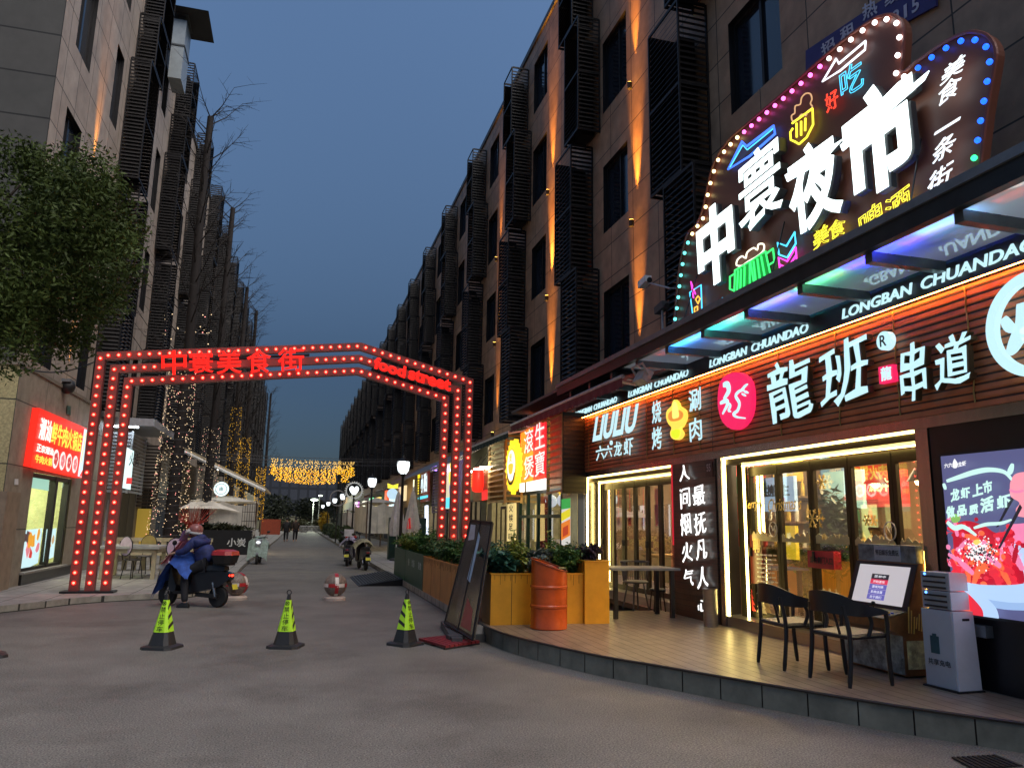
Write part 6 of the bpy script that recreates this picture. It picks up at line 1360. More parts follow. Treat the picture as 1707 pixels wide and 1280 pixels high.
# ------------------------------------------------------------------ white tents, folded parasols, counter, hedge
def tent(label, x0, x1, y0, y1, z0, z1, seed, low=.7):
    t = thing('tent', label, 'tent', ((x0+x1)/2, (y0+y1)/2, .14)); cl = mat('tent_sheet', (.62, .58, .5), .7, var=.25, scale=2); rn = random.Random(seed); n = 10
    for nm, P in (('sheet', [(x0, y0), (x1, y0)]), ('sheet', [(x0, y0), (x0, y1)])):
        a, b = P; top = []; bot = []
        for i in range(n+1):
            u = i/n; x = a[0]+(b[0]-a[0])*u; y = a[1]+(b[1]-a[1])*u; top.append((x, y, z1-.18*math.sin(math.pi*((u*2) % 1)))); bot.append((x+rn.uniform(-.06, .06), y+rn.uniform(-.06, .06), z0))
        g = G(); k = n+1; g.add(top+bot, [(i, i+1, k+i+1, k+i) for i in range(n)]); obj(nm, g, cl, t)
    g = G(); g.add([(x0, y0, z1), (x1, y0, z1), (x1, y1, z1), (x0, y1, z1), ((x0+x1)/2, (y0+y1)/2, z1+.35)], [(0, 1, 4), (1, 2, 4), (2, 3, 4), (3, 0, 4)]); obj('roof', g, cl, t)
    pole = mat('pole_brown', (.10, .06, .04), .6)
    for (x, y) in ((x0, y0), (x1, y0), (x0, y1), (x1, y1)): obj('pole', G().tube([(x, y, .14), (x, y, z1+.05)], .035, 6), pole, t)
    return t
tent('white sheeted tent stall on the right pavement behind the parked scooters', 3.35, 4.9, 38, 46, 1.0, 2.5, 1)
tent('smaller pale tent farther down on the right pavement', 3.4, 4.8, 54, 60, .9, 2.3, 2)
def parasol(label, x, y, seed):
    t = thing('parasol', label, 'parasol', (x, y, .14), 0, 'folded parasols'); g = G(); vs = []; n = 14; rn = random.Random(seed)
    secs = []
    for z, r in ((1.05, .24), (1.5, .26), (2.1, .16), (2.6, .07), (2.72, .03)): secs.append((z, [(x+r*(1.15 if k % 2 else .75)*math.cos(6.283*k/n), y+r*(1.15 if k % 2 else .75)*math.sin(6.283*k/n)) for k in range(n)]))
    loft(g, secs); obj('cloth', g, mat('parasol_cloth', (.55, .5, .45), .75, var=.2), t)
    obj('pole', G().tube([(x, y, .14), (x, y, 2.85)], .025, 6), white_paint, t); obj('foot', G().lathe([(.25, 0), (.25, .06), (.05, .1)], 12, (x, y, .14)), mat('foot_grey', (.06, .06, .062), .6), t)
    return t
parasol('folded pale parasol left of the red flecked one', 3.75, 29.4, 1); p_ = parasol('folded pale parasol with a red fleck beside the round sign', 4.05, 27.6, 2)
obj('red_fleck', G().prism([(3.83, 27.4, 1.35), (3.98, 27.35, 1.35), (3.95, 27.37, 1.75), (3.88, 27.4, 1.7)], (.0, .02, 0)), emi('fleck_red', (.7, .03, .03), .2), p_)
t = thing('bar_counter', 'dark green counter with pale lettering under the folded parasols', 'counter', (4.2, 28, .14)); obj('front', G().box(3.55, 5.0, 30.2, 30.6, .14, 1.75), mat('counter_green', (.012, .05, .028), .5), t)
g = G(); text(g, 'Coffee', (3.6, 30.19, 1.35), (1.2, 0, 0), (0, 0, .3), bold=.02, depth=.005, n=(0, -1, 0)); obj('lettering', g, mat('print_white', (.6, .62, .6), .6), t)
t = thing('round_sign', 'small round lit sign with a yellow crown above the folded parasols', 'sign', (4.6, 30, 2.8)); q = [(3.7,2.696)][0]
obj('disc', G().lathe([(.22, 0), (.22, .05)], 20, (q[0], 31, q[1]), (0, -1, 0)), emi('disc_ice', (.6, .85, 1.), .4), t); obj('crown', G().prism([(q[0]-.2, 30.94, q[1]+.22), (q[0]+.2, 30.94, q[1]+.22), (q[0]+.22, 30.94, q[1]+.42), (q[0], 30.94, q[1]+.34), (q[0]-.22, 30.94, q[1]+.42)], (0, .03, 0)), emi('crown_yellow', (.9, .75, .05), .7), t)
t = thing('side_table', 'small wooden side table by the last green planter', 'table', (3.4, 22.6, .14)); obj('top', G().box(3.0, 3.9, 22.2, 23.0, .88, .92), mat('side_table_red', (.3, .08, .03), .5), t)
for a in (3.05, 3.8):
    for b in (22.25, 22.9): obj('leg', G().box(a, a+.05, b, b+.05, .14, .88), black, t)
for i, (y0, y1, lab) in enumerate(((47, 54, 'first'), (61, 72, 'second'), (74, 90, 'third'), (92, 112, 'last'))):
    rn = random.Random(40+i); t = thing('hedge', '%s dark hedge strip along the right kerb beyond the tents' % lab, 'hedge', (3.2, (y0+y1)/2, .14))
    obj('foliage', leaves(rn, 900, (3.2, (y0+y1)/2, .65), (.4, (y1-y0)/2, .6), .22), mat('hedge_leaf', (.03, .05, .012), .6, var=.5), t)
# ------------------------------------------------------------------ curtain of yellow lights on wires over the street
t = thing('light_curtain', 'hanging curtain of yellow fairy lights strung across the street', 'string lights', (.6, 45, 4.4)); rn = random.Random(9)
YL = emi('fairy_yellow', (1., .5, .015), .95, sample=False); YW = emi('fairy_warm', (1., .62, .16), .7, sample=False); YO = emi('fairy_deep', (1., .38, .01), .8, sample=False)
def dot(g, p, s):
    x, y, z = p; g.add([(x-s, y, z), (x, y-s, z), (x+s, y, z), (x, y+s, z), (x, y, z+s), (x, y, z-s)], [(0, 1, 4), (1, 2, 4), (2, 3, 4), (3, 0, 4), (1, 0, 5), (2, 1, 5), (3, 2, 5), (0, 3, 5)])
for i in range(34):
    x = -1.48+4.45*i/33+rn.uniform(-.04, .04); g = G(); sag = .18*math.sin(math.pi*i/33); L = 1.15-(.5 if i in (27, 28) else 0)-.25*(i < 2 or i > 31)
    for j in range(46):
        z = 5.0-sag*.3-L*j/45; f = j/45
        if f < .4 and rn.random() < .45: continue
        k = rn.random(); g.k = 0 if k < .55 else (2 if k > .82 and f > .5 else 1)
        if f < .35: g.k = 1
        dot(g, (x+rn.gauss(0, .03+.04*f), 45+rn.uniform(-.35, .35), z-sag*f), .027)
    obj('strand', g, [YL, YW, YO], t)['kind'] = 'stuff'
wire = mat('wire_grey', (.09, .09, .1), .5)
for (ya, za, zb) in ((45, 5.05, 5.05), (45, 5.2, 5.25), (40, 4.55, 4.8), (38, 4.35, 4.4)):
    w = thing('overhead_wire', 'thin overhead wire across the street, %s' % {5.05: 'carrying the yellow light curtain', 5.2: 'just above the light curtain', 4.55: 'sloping in front of the light curtain', 4.35: 'lowest of the wires near the light curtain'}[za], 'wire', (0, ya, za)); 
    obj('cable', G().tube([(-5.6+11.9*k/12, ya, za+(zb-za)*k/12-.12*math.sin(math.pi*k/12)) for k in range(13)], .016, 4), wire, w)

# ------------------------------------------------------------------ left corner podium with the hot pot shop
XP = -5.6
pod = thing('podium', 'single storey stone podium with lit shop window below the red hot pot sign', 'building', (XP, 19, 0))
obj('wall', wall_with_holes(XP, 17.2, 23.4, .0, 4.62, [(18.8, 21.8, .4, 2.52)]), podium_stone, pod)
obj('front_wall', G().face([(XP, 17.2, 0), (-15, 17.2, 0), (-15, 17.2, 4.62), (XP, 17.2, 4.62)]), yellow_stone, pod)
obj('roof', G().face([(XP, 17.2, 4.62), (-15, 17.2, 4.62), (-15, 23.4, 4.62), (XP, 23.4, 4.62)]).box(XP-.02, XP+.03, 17.15, 23.4, 4.6, 4.68).box(-15, XP-.02, 17.15, 17.24, 4.6, 4.68), mat('coping', (.2, .17, .13), .6), pod)
obj('return_wall', G().face([(XP, 23.4, 0), (-9, 23.4, 0), (-9, 23.4, 4.62), (XP, 23.4, 4.62)]), podium_stone, pod)
obj('corner_pier', G().box(XP-.3, XP+.09, 17.12, 17.9, .0, 2.05), mat('pier_stone', (.3, .22, .15), .55, var=.25, scale=4), pod)
obj('plinth', G().box(XP-.1, XP+.05, 18.75, 23.3, .1, .34), mat('plinth_black', (.015, .015, .016), .3), pod); obj('sill', G().box(XP-.2, XP+.1, 18.7, 21.95, .345, .39), mat('sill_stone', (.3, .28, .25), .5), pod)
g = G()
for a, b in ((18.8, 18.86), (20.55, 20.75), (21.64, 21.8)): g.box(XP-.16, XP-.02, a, b, .4, 2.52)
g.box(XP-.15, XP-.03, 18.86, 21.64, 2.42, 2.52); g.box(XP-.15, XP-.03, 18.86, 21.64, .4, .46); obj('window_frame', g, black, pod)
obj('interior_wall', G().box(-8.2, -8.1, 18, 22.6, .3, 3).box(-8.1, XP-.2, 18.2, 18.26, .3, 3).box(-8.1, XP-.2, 22.4, 22.46, .3, 3), mat('podium_inside', (.6, .62, .35), .7), pod)
obj('ceiling_light', G().box(-7.6, -6.4, 19, 21.6, 2.85, 2.9), emi('podium_light', (.95, 1., .7), 7), pod)
g = G()
for k in range(9): g.tube([(XP-.5, 18.9+k*.19, .5), (XP-.5, 18.9+k*.19, 2.2)], .012, 4)
obj('sliding_grille', g, mat('grille_grey', (.3, .32, .2), .5, .4), pod)
obj('pane', G().face([(XP-.08, 18.86, .46), (XP-.08, 21.64, .46), (XP-.08, 21.64, 2.42), (XP-.08, 18.86, 2.42)]), glass, pod)
def decal(label, q, m, name='window_decal', X=XP-.075): 
    t = thing(name, label, 'decal', (X, q[0][0], q[0][1])); obj('film', G().prism(yz(X, q), (.003, 0, 0)), m, t); return t
ice = emi('film_ice', (.62, .9, .95), .45)
t = decal('pale blue food film on the lower half of the wide left window pane', [(18.79,0.364),(20.15,0.5166),(20.18,1.306),(18.77,1.27)], ice)
rn = random.Random(5)
def blobs(t, q, cols, n, sz):
    for k in range(n):
        u, v = rn.uniform(.15, .85), rn.uniform(.12, .88); c = [q[0][i]*(1-u)*(1-v)+q[1][i]*u*(1-v)+q[2][i]*u*v+q[3][i]*(1-u)*v for i in (0, 1)]; r = sz*rn.uniform(.6, 1.3); a0 = rn.uniform(0, 6)
        X = XP-.068+.0015*k; P = [(X, c[0]+r*rn.uniform(.6, 1.1)*math.cos(a0+a), c[1]+r*rn.uniform(.6, 1.1)*math.sin(a0+a)) for a in (0, .9, 1.8, 2.7, 3.6, 4.5, 5.4)]
        obj('food_print', G().face(P), emi('film_'+cols[k % len(cols)], FC[cols[k % len(cols)]], .4), t)
FC = dict(orange=(.9, .4, .03), red=(.75, .05, .04), dark=(.08, .05, .06), pink=(.8, .25, .3), tan=(.6, .4, .2))
blobs(t, [(18.79,0.364),(20.15,0.5166),(20.18,1.306),(18.77,1.27)], ['orange', 'red', 'dark', 'pink'], 9, .16)
t = decal('narrow pale food film on the small right window pane', [(20.54,0.5235),(21.3,0.5994),(21.25,1.295),(20.5,1.275)], ice); blobs(t, [(20.54,0.5235),(21.3,0.5994),(21.25,1.295),(20.5,1.275)], ['red', 'tan', 'orange'], 6, .14)
decal('coloured product strip across the top of the wide left window pane', [(18.75,2.193),(20.27,2.17),(20.21,2.421),(18.68,2.449)], emi('film_mix', (.4, .75, .6), .4))
t = decal('white paper notice taped to the stone left of the shop window', [(17.68,2.201),(17.92,2.211),(17.87,2.332),(17.66,2.322)], white_paint, 'paper_notice', XP+.012)
t = thing('hot_pot_sign', 'glowing red sign board with yellow and white characters over the left shop window', 'sign', (-5.5, 21, 3.3)); X = -5.45
q = [(18.06,2.61),(22.06,2.566),(22.01,3.867),(18.14,3.861)]
obj('board', G().prism(yz(X, q), (-.14, 0, 0)), emi('hotpot_red', (.95, .025, .012), .5), t)
def SQ(u, v): return [q[0][i]*(1-u)*(1-v)+q[1][i]*u*(1-v)+q[2][i]*u*v+q[3][i]*(1-u)*v for i in (0, 1)]
cy_ = emi('hotpot_yellow', (1., .72, .08), .6); cw_ = emi('hotpot_white', (1., 1., .9), .6)
for k, s in enumerate('潮汕鲜牛肉火锅店'):
    u0 = .04+k*.108; obj('character', wq(G(), s, X+.012, [SQ(u0, .48), SQ(u0+.098, .48), SQ(u0, .86)], 1, bold=.02, depth=.01), cw_ if k < 2 else cy_, t)
for k, s in enumerate('正宗潮汕'): u0 = .04+k*.075; obj('character', wq(G(), s, X+.012, [SQ(u0, .27), SQ(u0+.068, .27), SQ(u0, .40)], 1, bold=.02, depth=.008), cw_, t)
for k, s in enumerate('牛肉火锅'): u0 = .04+k*.075; obj('character', wq(G(), s, X+.012, [SQ(u0, .08), SQ(u0+.068, .08), SQ(u0, .22)], 1, bold=.02, depth=.008), cy_, t)
for k in range(4):
    c = SQ(.40+k*.135, .23); r = .22
    obj('plate', G().prism([(X+.006, c[0]+r*math.cos(a*.349), c[1]+r*1.0*math.sin(a*.349)) for a in range(18)], (.004, 0, 0)), emi('plate_white', (.95, .85, .8), .5), t)
    for j in range(5): a = j*1.256; d = (c[0]+.09*math.cos(a), c[1]+.09*math.sin(a)); obj('meat_slice', G().prism([(X+.012+.001*j, d[0]+.075*math.cos(b), d[1]+.075*math.sin(b)) for b in (0, 1, 2, 3, 4, 5)], (.001, 0, 0)), emi('meat_%d' % (k % 2), [(.65, .05, .05), (.85, .2, .22)][k % 2], .45), t)
obj('side_picture', G().prism(yz(X+.005, [SQ(.9, .02), SQ(.995, .02), SQ(.995, .97), SQ(.93, .97)]), (.004, 0, 0)), emi('hotpot_ice', (.7, .92, .98), .5), t)
obj('chopstick', G().prism(yz(X+.012, [SQ(.92, .3), SQ(.93, .3), SQ(.985, .9), SQ(.975, .9)]), (.004, 0, 0)), cy_, t); obj('red_corner', G().prism(yz(X+.012, [SQ(.93, .03), SQ(.99, .03), SQ(.99, .16)]), (.004, 0, 0)), emi('hotpot_red', (.95, .025, .012), .5), t)
t = thing('dome_camera', 'dark dome camera on the podium wall above the red sign', 'camera', (-5.5, 22, 4.3)); qq = [(20.1,4.648)][0]; obj('dome', G().ball((-5.5, qq[0], qq[1]), .17, 12, 8), black, t, smooth=True); obj('bracket', G().box(-5.6, -5.4, qq[0]-.2, qq[0]+.2, qq[1]+.1, qq[1]+.17), grey_metal, t)
t = thing('wall_plate', 'small green enamel plate on the podium wall right of the red sign', 'sign', (-5.59, 22, 3.7)); qq = [(20.56,4.048),(20.91,4.065),(20.82,4.279),(20.52,4.251)]; obj('plate', G().prism(yz(-5.585, qq), (.01, 0, 0)), mat('enamel_green', (.03, .09, .06), .4), t)
# lit slat box, little roof and white sign beyond the gate post
t = thing('slat_screen', 'pale grey slatted screen box lit white behind the left gate posts', 'screen', (-5.3, 26.5, 2.2))
h = mirror(lbox(G(), 4.98, 5.78, 25.4, 27.6, 2.3, 4.2, .11, .07)); obj('slats', h, mat('pale_slats', (.33, .35, .37), .5, .2), t)
t = thing('porch_roof', 'little pale metal porch roof over the grey slatted screen', 'roof', (-5, 26.5, 4.3)); obj('sheet', G().box(-5.75, -4.35, 24.7, 29.0, 4.38, 4.5), mat('porch_metal', (.35, .37, .4), .45, .3), t); obj('fascia', G().box(-5.75, -4.34, 24.66, 24.7, 4.3, 4.52).box(-4.35, -4.31, 24.7, 29.0, 4.3, 4.52), mat('porch_fascia', (.4, .42, .45), .45, .3), t)
t = thing('porch_lamp', 'white lamp under the little porch roof shining on the slats', 'lamp', (-5.2, 25.0, 4.2)); obj('tube', G().box(-5.5, -4.8, 24.98, 25.05, 4.26, 4.3), emi('porch_white', (.8, .9, 1.), 14), t)
t = thing('light_box_sign', 'white upright light box with black brush character beside the grey slatted screen', 'sign', (-5.4, 24.8, 3.1)); q = [(-4.988,2.432),(-4.774,2.385),(-4.791,3.535),(-5.03,3.65)]
obj('box', G().prism([(a, 24.6, b) for a, b in q], (0, .12, 0)), emi('box_mint_white', (.70, .95, .95), .55), t)
g = G(); text(g, '火街', (q[0][0]+.12, 24.595, q[0][1]+.65), (.28, 0, .02), (0, 0, .4), bold=.01, depth=.004, n=(0, -1, 0)); obj('characters', g, black, t); obj('seal', G().box(q[0][0]+.1, q[0][0]+.25, 24.59, 24.598, q[0][1]+.12, q[0][1]+.3), emi('seal_red', (.8, .06, .06), .4), t)
t = thing('street_wall', 'dim stone wall with door posters behind the café tables on the left', 'wall', (-5.65, 25, 0)); obj('face', G().box(-5.8, -5.62, 23.42, 27.1, 0, 4.4), podium_stone, t)
obj('poster_strip', G().box(-5.62, -5.6, 25.0, 25.35, .6, 2.1), mat('poster_pink', (.45, .3, .27), .6, var=.5, scale=14), t); obj('poster_strip', G().box(-5.62, -5.6, 25.9, 26.1, .5, 2.1), mat('poster_grey', (.45, .45, .47), .6), t); obj('door', G().box(-5.62, -5.58, 23.6, 24.5, .14, 2.2), mat('door_sage', (.25, .27, .2), .6), t)
# ------------------------------------------------------------------ café tables and chairs on the left pavement
tw = mat('pale_table_wood', (.42, .37, .24), .5, var=.2, scale=3); dk = mat('chair_wire', (.03, .03, .032), .4, .4)
t = thing('cafe_table', 'pale wooden café table with square legs behind the left gate posts', 'table', (-3.9, 21.2, .12))
obj('top', G().box(-4.5, -3.15, 20.3, 21.9, .84, .9), mat('table_top_grey', (.40, .41, .38), .4), t)
for a in (-4.42, -3.3):
    for b in (20.38, 21.75): obj('leg', G().box(a, a+.09, b, b+.09, .12, .84), tw, t)
obj('apron', G().box(-4.35, -3.25, 20.36, 20.4, .74, .84).box(-3.23, -3.2, 20.45, 21.75, .74, .84), tw, t)
t = thing('menu_card', 'grey menu card lying on the pale café table', 'menu', (-3.7, 20.9, .9)); obj('card', G().obox((-3.65, 20.8, .908), (.36, .25, .012), (0, 0, .2)), mat('card_grey', (.2, .22, .22), .5), t)
t = thing('napkin_box', 'white wedge napkin box on the far left of the pale café table', 'box', (-4.35, 20.9, .9)); obj('box', G().prism([(-4.42, 20.8, .9), (-4.25, 20.8, .9), (-4.25, 20.8, 1.08)], (0, .12, 0)), white_paint, t)
def round_chair(label, loc, rz, m):
    t = thing('cafe_chair', label, 'chair', loc, rz, 'round backed café chairs'); L = dict(world=False)
    obj('seat', G().lathe([(.2, .44), (.21, .46), (.19, .48)], 18), mat('seat_dark', (.1, .09, .08), .5), t, smooth=40, **L)
    vs = [(.2+.02, .2*math.cos(a*.3142), .78+.22*math.sin(a*.3142)) for a in range(20)]; obj('backrest', G().prism(vs, (.03, 0, 0)), m, t, **L)
    obj('rim', G().tube([(x+.015, y*1.04, (z-.78)*1.04+.78) for x, y, z in vs], .012, 5, True), dk, t, **L)
    for a in (45, 135, 225, 315): obj('leg', G().tube([(.16*math.cos(rad(a)), .16*math.sin(rad(a)), .45), (.24*math.cos(rad(a)), .24*math.sin(rad(a)), 0)], .012, 5), dk, t, **L)
    for s in (-1, 1): obj('back_post', G().tube([(.2, s*.12, .45), (.225, s*.14, .62)], .01, 5), dk, t, **L)
    return t
round_chair('café chair with a pale lilac oval back facing the camera side', (-2.8, 19.7, .12), rad(-58), mat('back_lilac', (.52, .42, .55), .45)); round_chair('café chair with a mustard round back behind the pale table', (-3.85, 22.5, .12), rad(75), mat('back_mustard', (.34, .26, .08), .5))
round_chair('café chair with dark wire legs tucked under the near side of the pale table', (-3.75, 20.6, .12), rad(-130), mat('back_lilac', (.52, .42, .55), .45))
t = thing('slat_bench', 'pale wooden slatted bench row behind the café table', 'bench', (-3.6, 24.2, .12)); obj('rail', G().box(-5.2, -2.3, 24.0, 24.08, .92, 1.02), tw, t); obj('seat', G().box(-5.2, -2.3, 23.55, 24.0, .55, .6), tw, t); g = G()
for k in range(12): obj('slat', G().box(-5.15+k*.245, -5.02+k*.245, 24.02, 24.06, .12, .92), tw, t)
# ------------------------------------------------------------------ trees: evergreen at the left edge, bare trees with lights down the street
t = thing('evergreen_tree', 'dense dark evergreen tree overhanging the left edge in front of the beige block', 'tree', (-5.3, 12.2, 0)); rn = random.Random(77)
lfm = mat('camphor_leaf', (.055, .078, .02), .5, var=.55, scale=1.6, spec=.12); g = G()
clumps = []
for k in range(125):
    px, py = rn.uniform(-90, 235), rn.uniform(210, 560)
    ex = ((px-40)/215)**2+((py-400)/205)**2
    if ex > .60 or (py > 545 and 25 < px < 75) : continue
    clumps.append((px, py, rn.uniform(-1.5, 1.5), ex))
TREE_A = [(-4.947,9.448),(-4.137,9.63),(-4.823,8.443)]
o_, ax_, ay_ = TREE_A; ux = (ax_[0]-o_[0])/100, (ax_[1]-o_[1])/100; uy = (ay_[0]-o_[0])/100, (ay_[1]-o_[1])/100
for (px, py, dy, ex) in clumps:
    sc_ = (12.2+dy)/12.2; cx = (o_[0]+ux[0]*px+uy[0]*py)*sc_; cz = 1.6+(o_[1]+ux[1]*px+uy[1]*py-1.6)*sc_; r = rn.uniform(.36, .58)
    for q in range(760):
        d = Vector((rn.gauss(0, 1), rn.gauss(0, 1), rn.gauss(0, .8))).normalized()*(r*rn.random()**.4); p = Vector((cx, 12.2+dy, cz))+d
        a = Vector((rn.gauss(0, 1), rn.gauss(0, 1), rn.gauss(-.5, .6))).normalized(); b = a.cross(Vector((rn.gauss(0, 1), rn.gauss(0, 1), rn.gauss(0, 1)))).normalized(); s = rn.uniform(.03, .054)
        g.add([p-a*s, p+b*s*.36, p+a*s, p-b*s*.36], [(0, 1, 2, 3)])
obj('crown', g, lfm, t)
g = G(); g.tube([(-5.4, 12.2, 0), (-5.35, 12.2, 2.2), (-5.2, 12.3, 4), (-4.9, 12.2, 6)], [.2, .17, .13, .06], 8)
for k in range(6): a = rn.uniform(0, 6.28); g.tube([(-5.25, 12.2, 3.4+k*.25), (-5.0+.9*math.cos(a), 12.2+.9*math.sin(a), 4.4+k*.3), (-4.7+1.6*math.cos(a), 12.2+1.4*math.sin(a), 5.0+k*.33)], [.07, .045, .015], 6)
obj('trunk', g, mat('bark', (.08, .06, .045), .8), t)
def bare_tree(label, x, y, h, seed, dens=1., lights=None):
    rn = random.Random(seed); t = thing('bare_tree', label, 'tree', (x, y, .12), 0, 'bare topped trees along the left pavement'); bk = mat('dark_bark', (.012, .008, .007), .85)
    obj('trunk', G().tube([(x, y, .12), (x+.05, y, h*.4), (x, y, h*.75), (x+.02, y, h)], [.22, .17, .14, .11], 9), bk, t, smooth=60)
    g = G(); n = int(46*dens)
    for i in range(n):
        z = h*(.34+.7*i/n); a = rn.uniform(0, 6.283); L = rn.uniform(.7, 1.5)*(1.25-.75*i/n)+.25; d = Vector((math.cos(a), math.sin(a), 0)); p0 = Vector((x, y, min(z, h))); p1 = p0+d*L*.5+Vector((0, 0, L*.45)); p2 = p0+d*L+Vector((0, 0, L*1.15))
        g.tube([p0, p1, p2], [.03, .018, .006], 4)
        for q in range(8):
            f = rn.uniform(.25, 1.); c = p0.lerp(p1, f*2) if f < .5 else p1.lerp(p2, f*2-1); e = c+(d+Vector((rn.gauss(0, .6), rn.gauss(0, .6), rn.gauss(.4, .4))))*rn.uniform(.25, .6); g.tube([c, c.lerp(e, .5)+Vector((0, 0, .03)), e], [.009, .007, .003], 3)
            e2 = c+(e-c)*.6; g.tube([e2, e2+Vector((rn.gauss(0, .2), rn.gauss(0, .2), rn.gauss(.1, .15)))], [.006, .003], 3)
    obj('branch_spray', g, mat('twig', (.016, .012, .010), .85), t)
    return t
TX = -3.9
bare_tree('nearest bare tree with a cut off top rising beside the second louvred column', TX, 26.8, 15.7, 1)
bare_tree('second bare tree with a thick cut off top against the sky', TX, 36.3, 16.2, 2)
bare_tree('third bare tree along the left pavement, thinner and lower in the picture', TX, 48, 15.8, 3)
bare_tree('fourth bare tree with fine twigs above the gate lettering', TX, 58, 17., 4)
bare_tree('far bare tree standing alone below the gate beam', TX, 94, 16.5, 5)
FW = emi('fairy_white', (1., .72, .42), .8, sample=False); FP = emi('fairy_pink', (1., .35, .3), 1.2, sample=False)
def wrap(label, x, y, z0, z1, r0, r1, n, m, s, seed, turns=26):
    rn = random.Random(seed); t = thing('light_wrap', label, 'string lights', (x, y, z0), 0, 'fairy lights wound round the trunks'); g = G()
    for i in range(n):
        f = i/n; a = 2*math.pi*turns*f+rn.gauss(0, .12); z = z0+(z1-z0)*f+rn.gauss(0, .05)+.10*math.sin(a*3+f*40); 
        if rn.random() < .12: continue
        r0_ = 0; r = (r0+(r1-r0)*f)*rn.uniform(.97, 1.04); g.k = 0 if rn.random() < .85 else 1; dot(g, (x+r*math.cos(a), y+r*math.sin(a), z), s*rn.uniform(.7, 1.2))
    o = obj('bulbs', g, [m, FP if m is FW else m], t); o['kind'] = 'stuff'
    core = obj('cable', G().tube([(x+(r0+(r1-r0)*k/200)*.98*math.cos(2*math.pi*turns*k/200*1.0), y+(r0+(r1-r0)*k/200)*.98*math.sin(2*math.pi*turns*k/200), z0+(z1-z0)*k/200) for k in range(201)], .006, 3), black, t)
wrap('warm white fairy lights wound thickly round the nearest trunk behind the café tables', TX-.0, 26.3, .4, 6.4, .6, .4, 760, FW, .013, 1)
wrap('warm white fairy lights round the second trunk beside the round lit sign', TX, 36.3, .4, 5.6, .5, .36, 420, FW, .012, 2)
wrap('sparse yellow fairy lights climbing the third trunk', TX, 48, 1.5, 8.2, .36, .3, 340, YL, .015, 3)
wrap('dense yellow fairy lights on the fourth trunk over the awning', TX, 58, 1.5, 7.4, .42, .36, 520, YL, .018, 4)
wrap('yellow fairy lights on a far trunk at the tip of the awning', TX+.4, 76, 1.5, 6.4, .5, .42, 420, YL, .022, 5)
wrap('loose string of warm fairy lights looping in the dark above the gate', -4.6, 31, 8.2, 9.4, .8, .9, 40, FW, .025, 6, 2)
# brown post painted red and yellow slat column near the first wrapped trunk
t = thing('slat_screen', 'dark louvred screen box with a yellow lit panel under it, left of the tent stall', 'screen', (-5.3, 31, 2)); obj('slats', mirror(lbox(G(), 4.9, 5.78, 30.2, 32.4, 1.95, 4.3, .12, .07)), lvd, t); obj('yellow_panel', G().box(-5.7, -5.2, 30.6, 31.0, .3, 1.9), emi('panel_amber', (.5, .33, .05), .25), t)
t = thing('red_branches', 'bunch of red and orange dry branches behind the scooter rider', 'plant', (-3.4, 28, .12)); g = G(); rn = random.Random(6)
for k in range(90): a = rn.uniform(0, 6.283); u = rn.uniform(.1, .55); g.tube([(-3.4, 28.2, .9), (-3.4+u*.5*math.cos(a), 28.2+u*.3*math.sin(a), 1.4), (-3.4+u*math.cos(a)*1.4, 28.2+u*math.sin(a), 1.5+rn.uniform(0, .55))], [.012, .008, .004], 3)
obj('twigs', g, mat('twig_red', (.42, .05, .03), .6, var=.5, scale=3), t); obj('pot', G().lathe([(.2, 0), (.28, .85)], 12, (-3.4, 28.2, .12)), black, t)
# black planter wall, tent and awning
t = thing('black_planter', 'long black planter wall with white characters in front of the left tent stall', 'planter', (-3.3, 34.4, .12)); obj('box', G().box(-5.2, -1.75, 34.0, 34.7, .12, 1.12), mat('planter_black', (.010, .011, .013), .45), t)
g = G(); text(g, '小炭', (-2.7, 33.99, .45), (.75, 0, 0), (0, 0, .35), bold=.02, depth=.006, n=(0, -1, 0)); obj('characters', g, mat('print_white', (.6, .62, .6), .6), t)
rn = random.Random(12); obj('plants', leaves(rn, 420, (-3.3, 34.35, 1.22), (1.6, .25, .16), .16), mat('planter_leaf', (.03, .035, .012), .6, var=.5), t)
tent('pale sheeted tent stall with wavy white top behind the black planter wall', -4.6, -1.75, 36.2, 42, .9, 2.35, 5)
obj('front_flap', G().add([(-4.9, 35.6, 2.0), (-3.2, 35.9, 2.02), (-2.4, 36.1, 1.9), (-3.6, 36.15, 2.35), (-4.4, 36.15, 2.32)], [(0, 1, 2, 3, 4)]), mat('tent_sheet', (.62, .58, .5), .7), bpy.data.objects[[o.name for o in bpy.data.objects if o.get('label', '').startswith('pale sheeted tent')][0]])
PL = bpy.data.lights.new('tent_lamp', 'POINT'); PL.energy = 70; PL.color = (1, .85, .6); PL.shadow_soft_size = .15
t = thing('hanging_lamp', 'bare warm bulb hanging inside the left tent stall', 'lamp', (-3.2, 38.5, 2.2)); obj('bulb', G().ball((-3.2, 38.5, 2.2), .06, 8, 6), emi('tent_bulb', (1, .85, .6), 8), t); o = bpy.data.objects.new('tent_lamp', PL); COL.objects.link(o); o.parent = t; o.location = (0, 0, -.12)
t = thing('tent_lattice', 'brown metal lattice gate leaning at the street end of the left tent stall', 'gate', (-2, 35.9, .12)); g = G()
for k in range(7): g.tube([(-2.3+k*.1, 35.9, 1.1), (-2.3+k*.1, 35.9, 2.25)], .014, 4)
for z in (1.1, 1.5, 1.9, 2.25): g.tube([(-2.32, 35.9, z), (-1.68, 35.9, z)], .016, 4)
obj('bars', g, mat('bars_brown', (.05, .035, .025), .5, .4), t)
awning_m = mat('awning_cream', (.5, .42, .28), .7)
t = thing('cream_awning', 'cream awning sloping out over the left pavement beyond the round lit sign', 'awning', (-3.5, 41, 3.6))
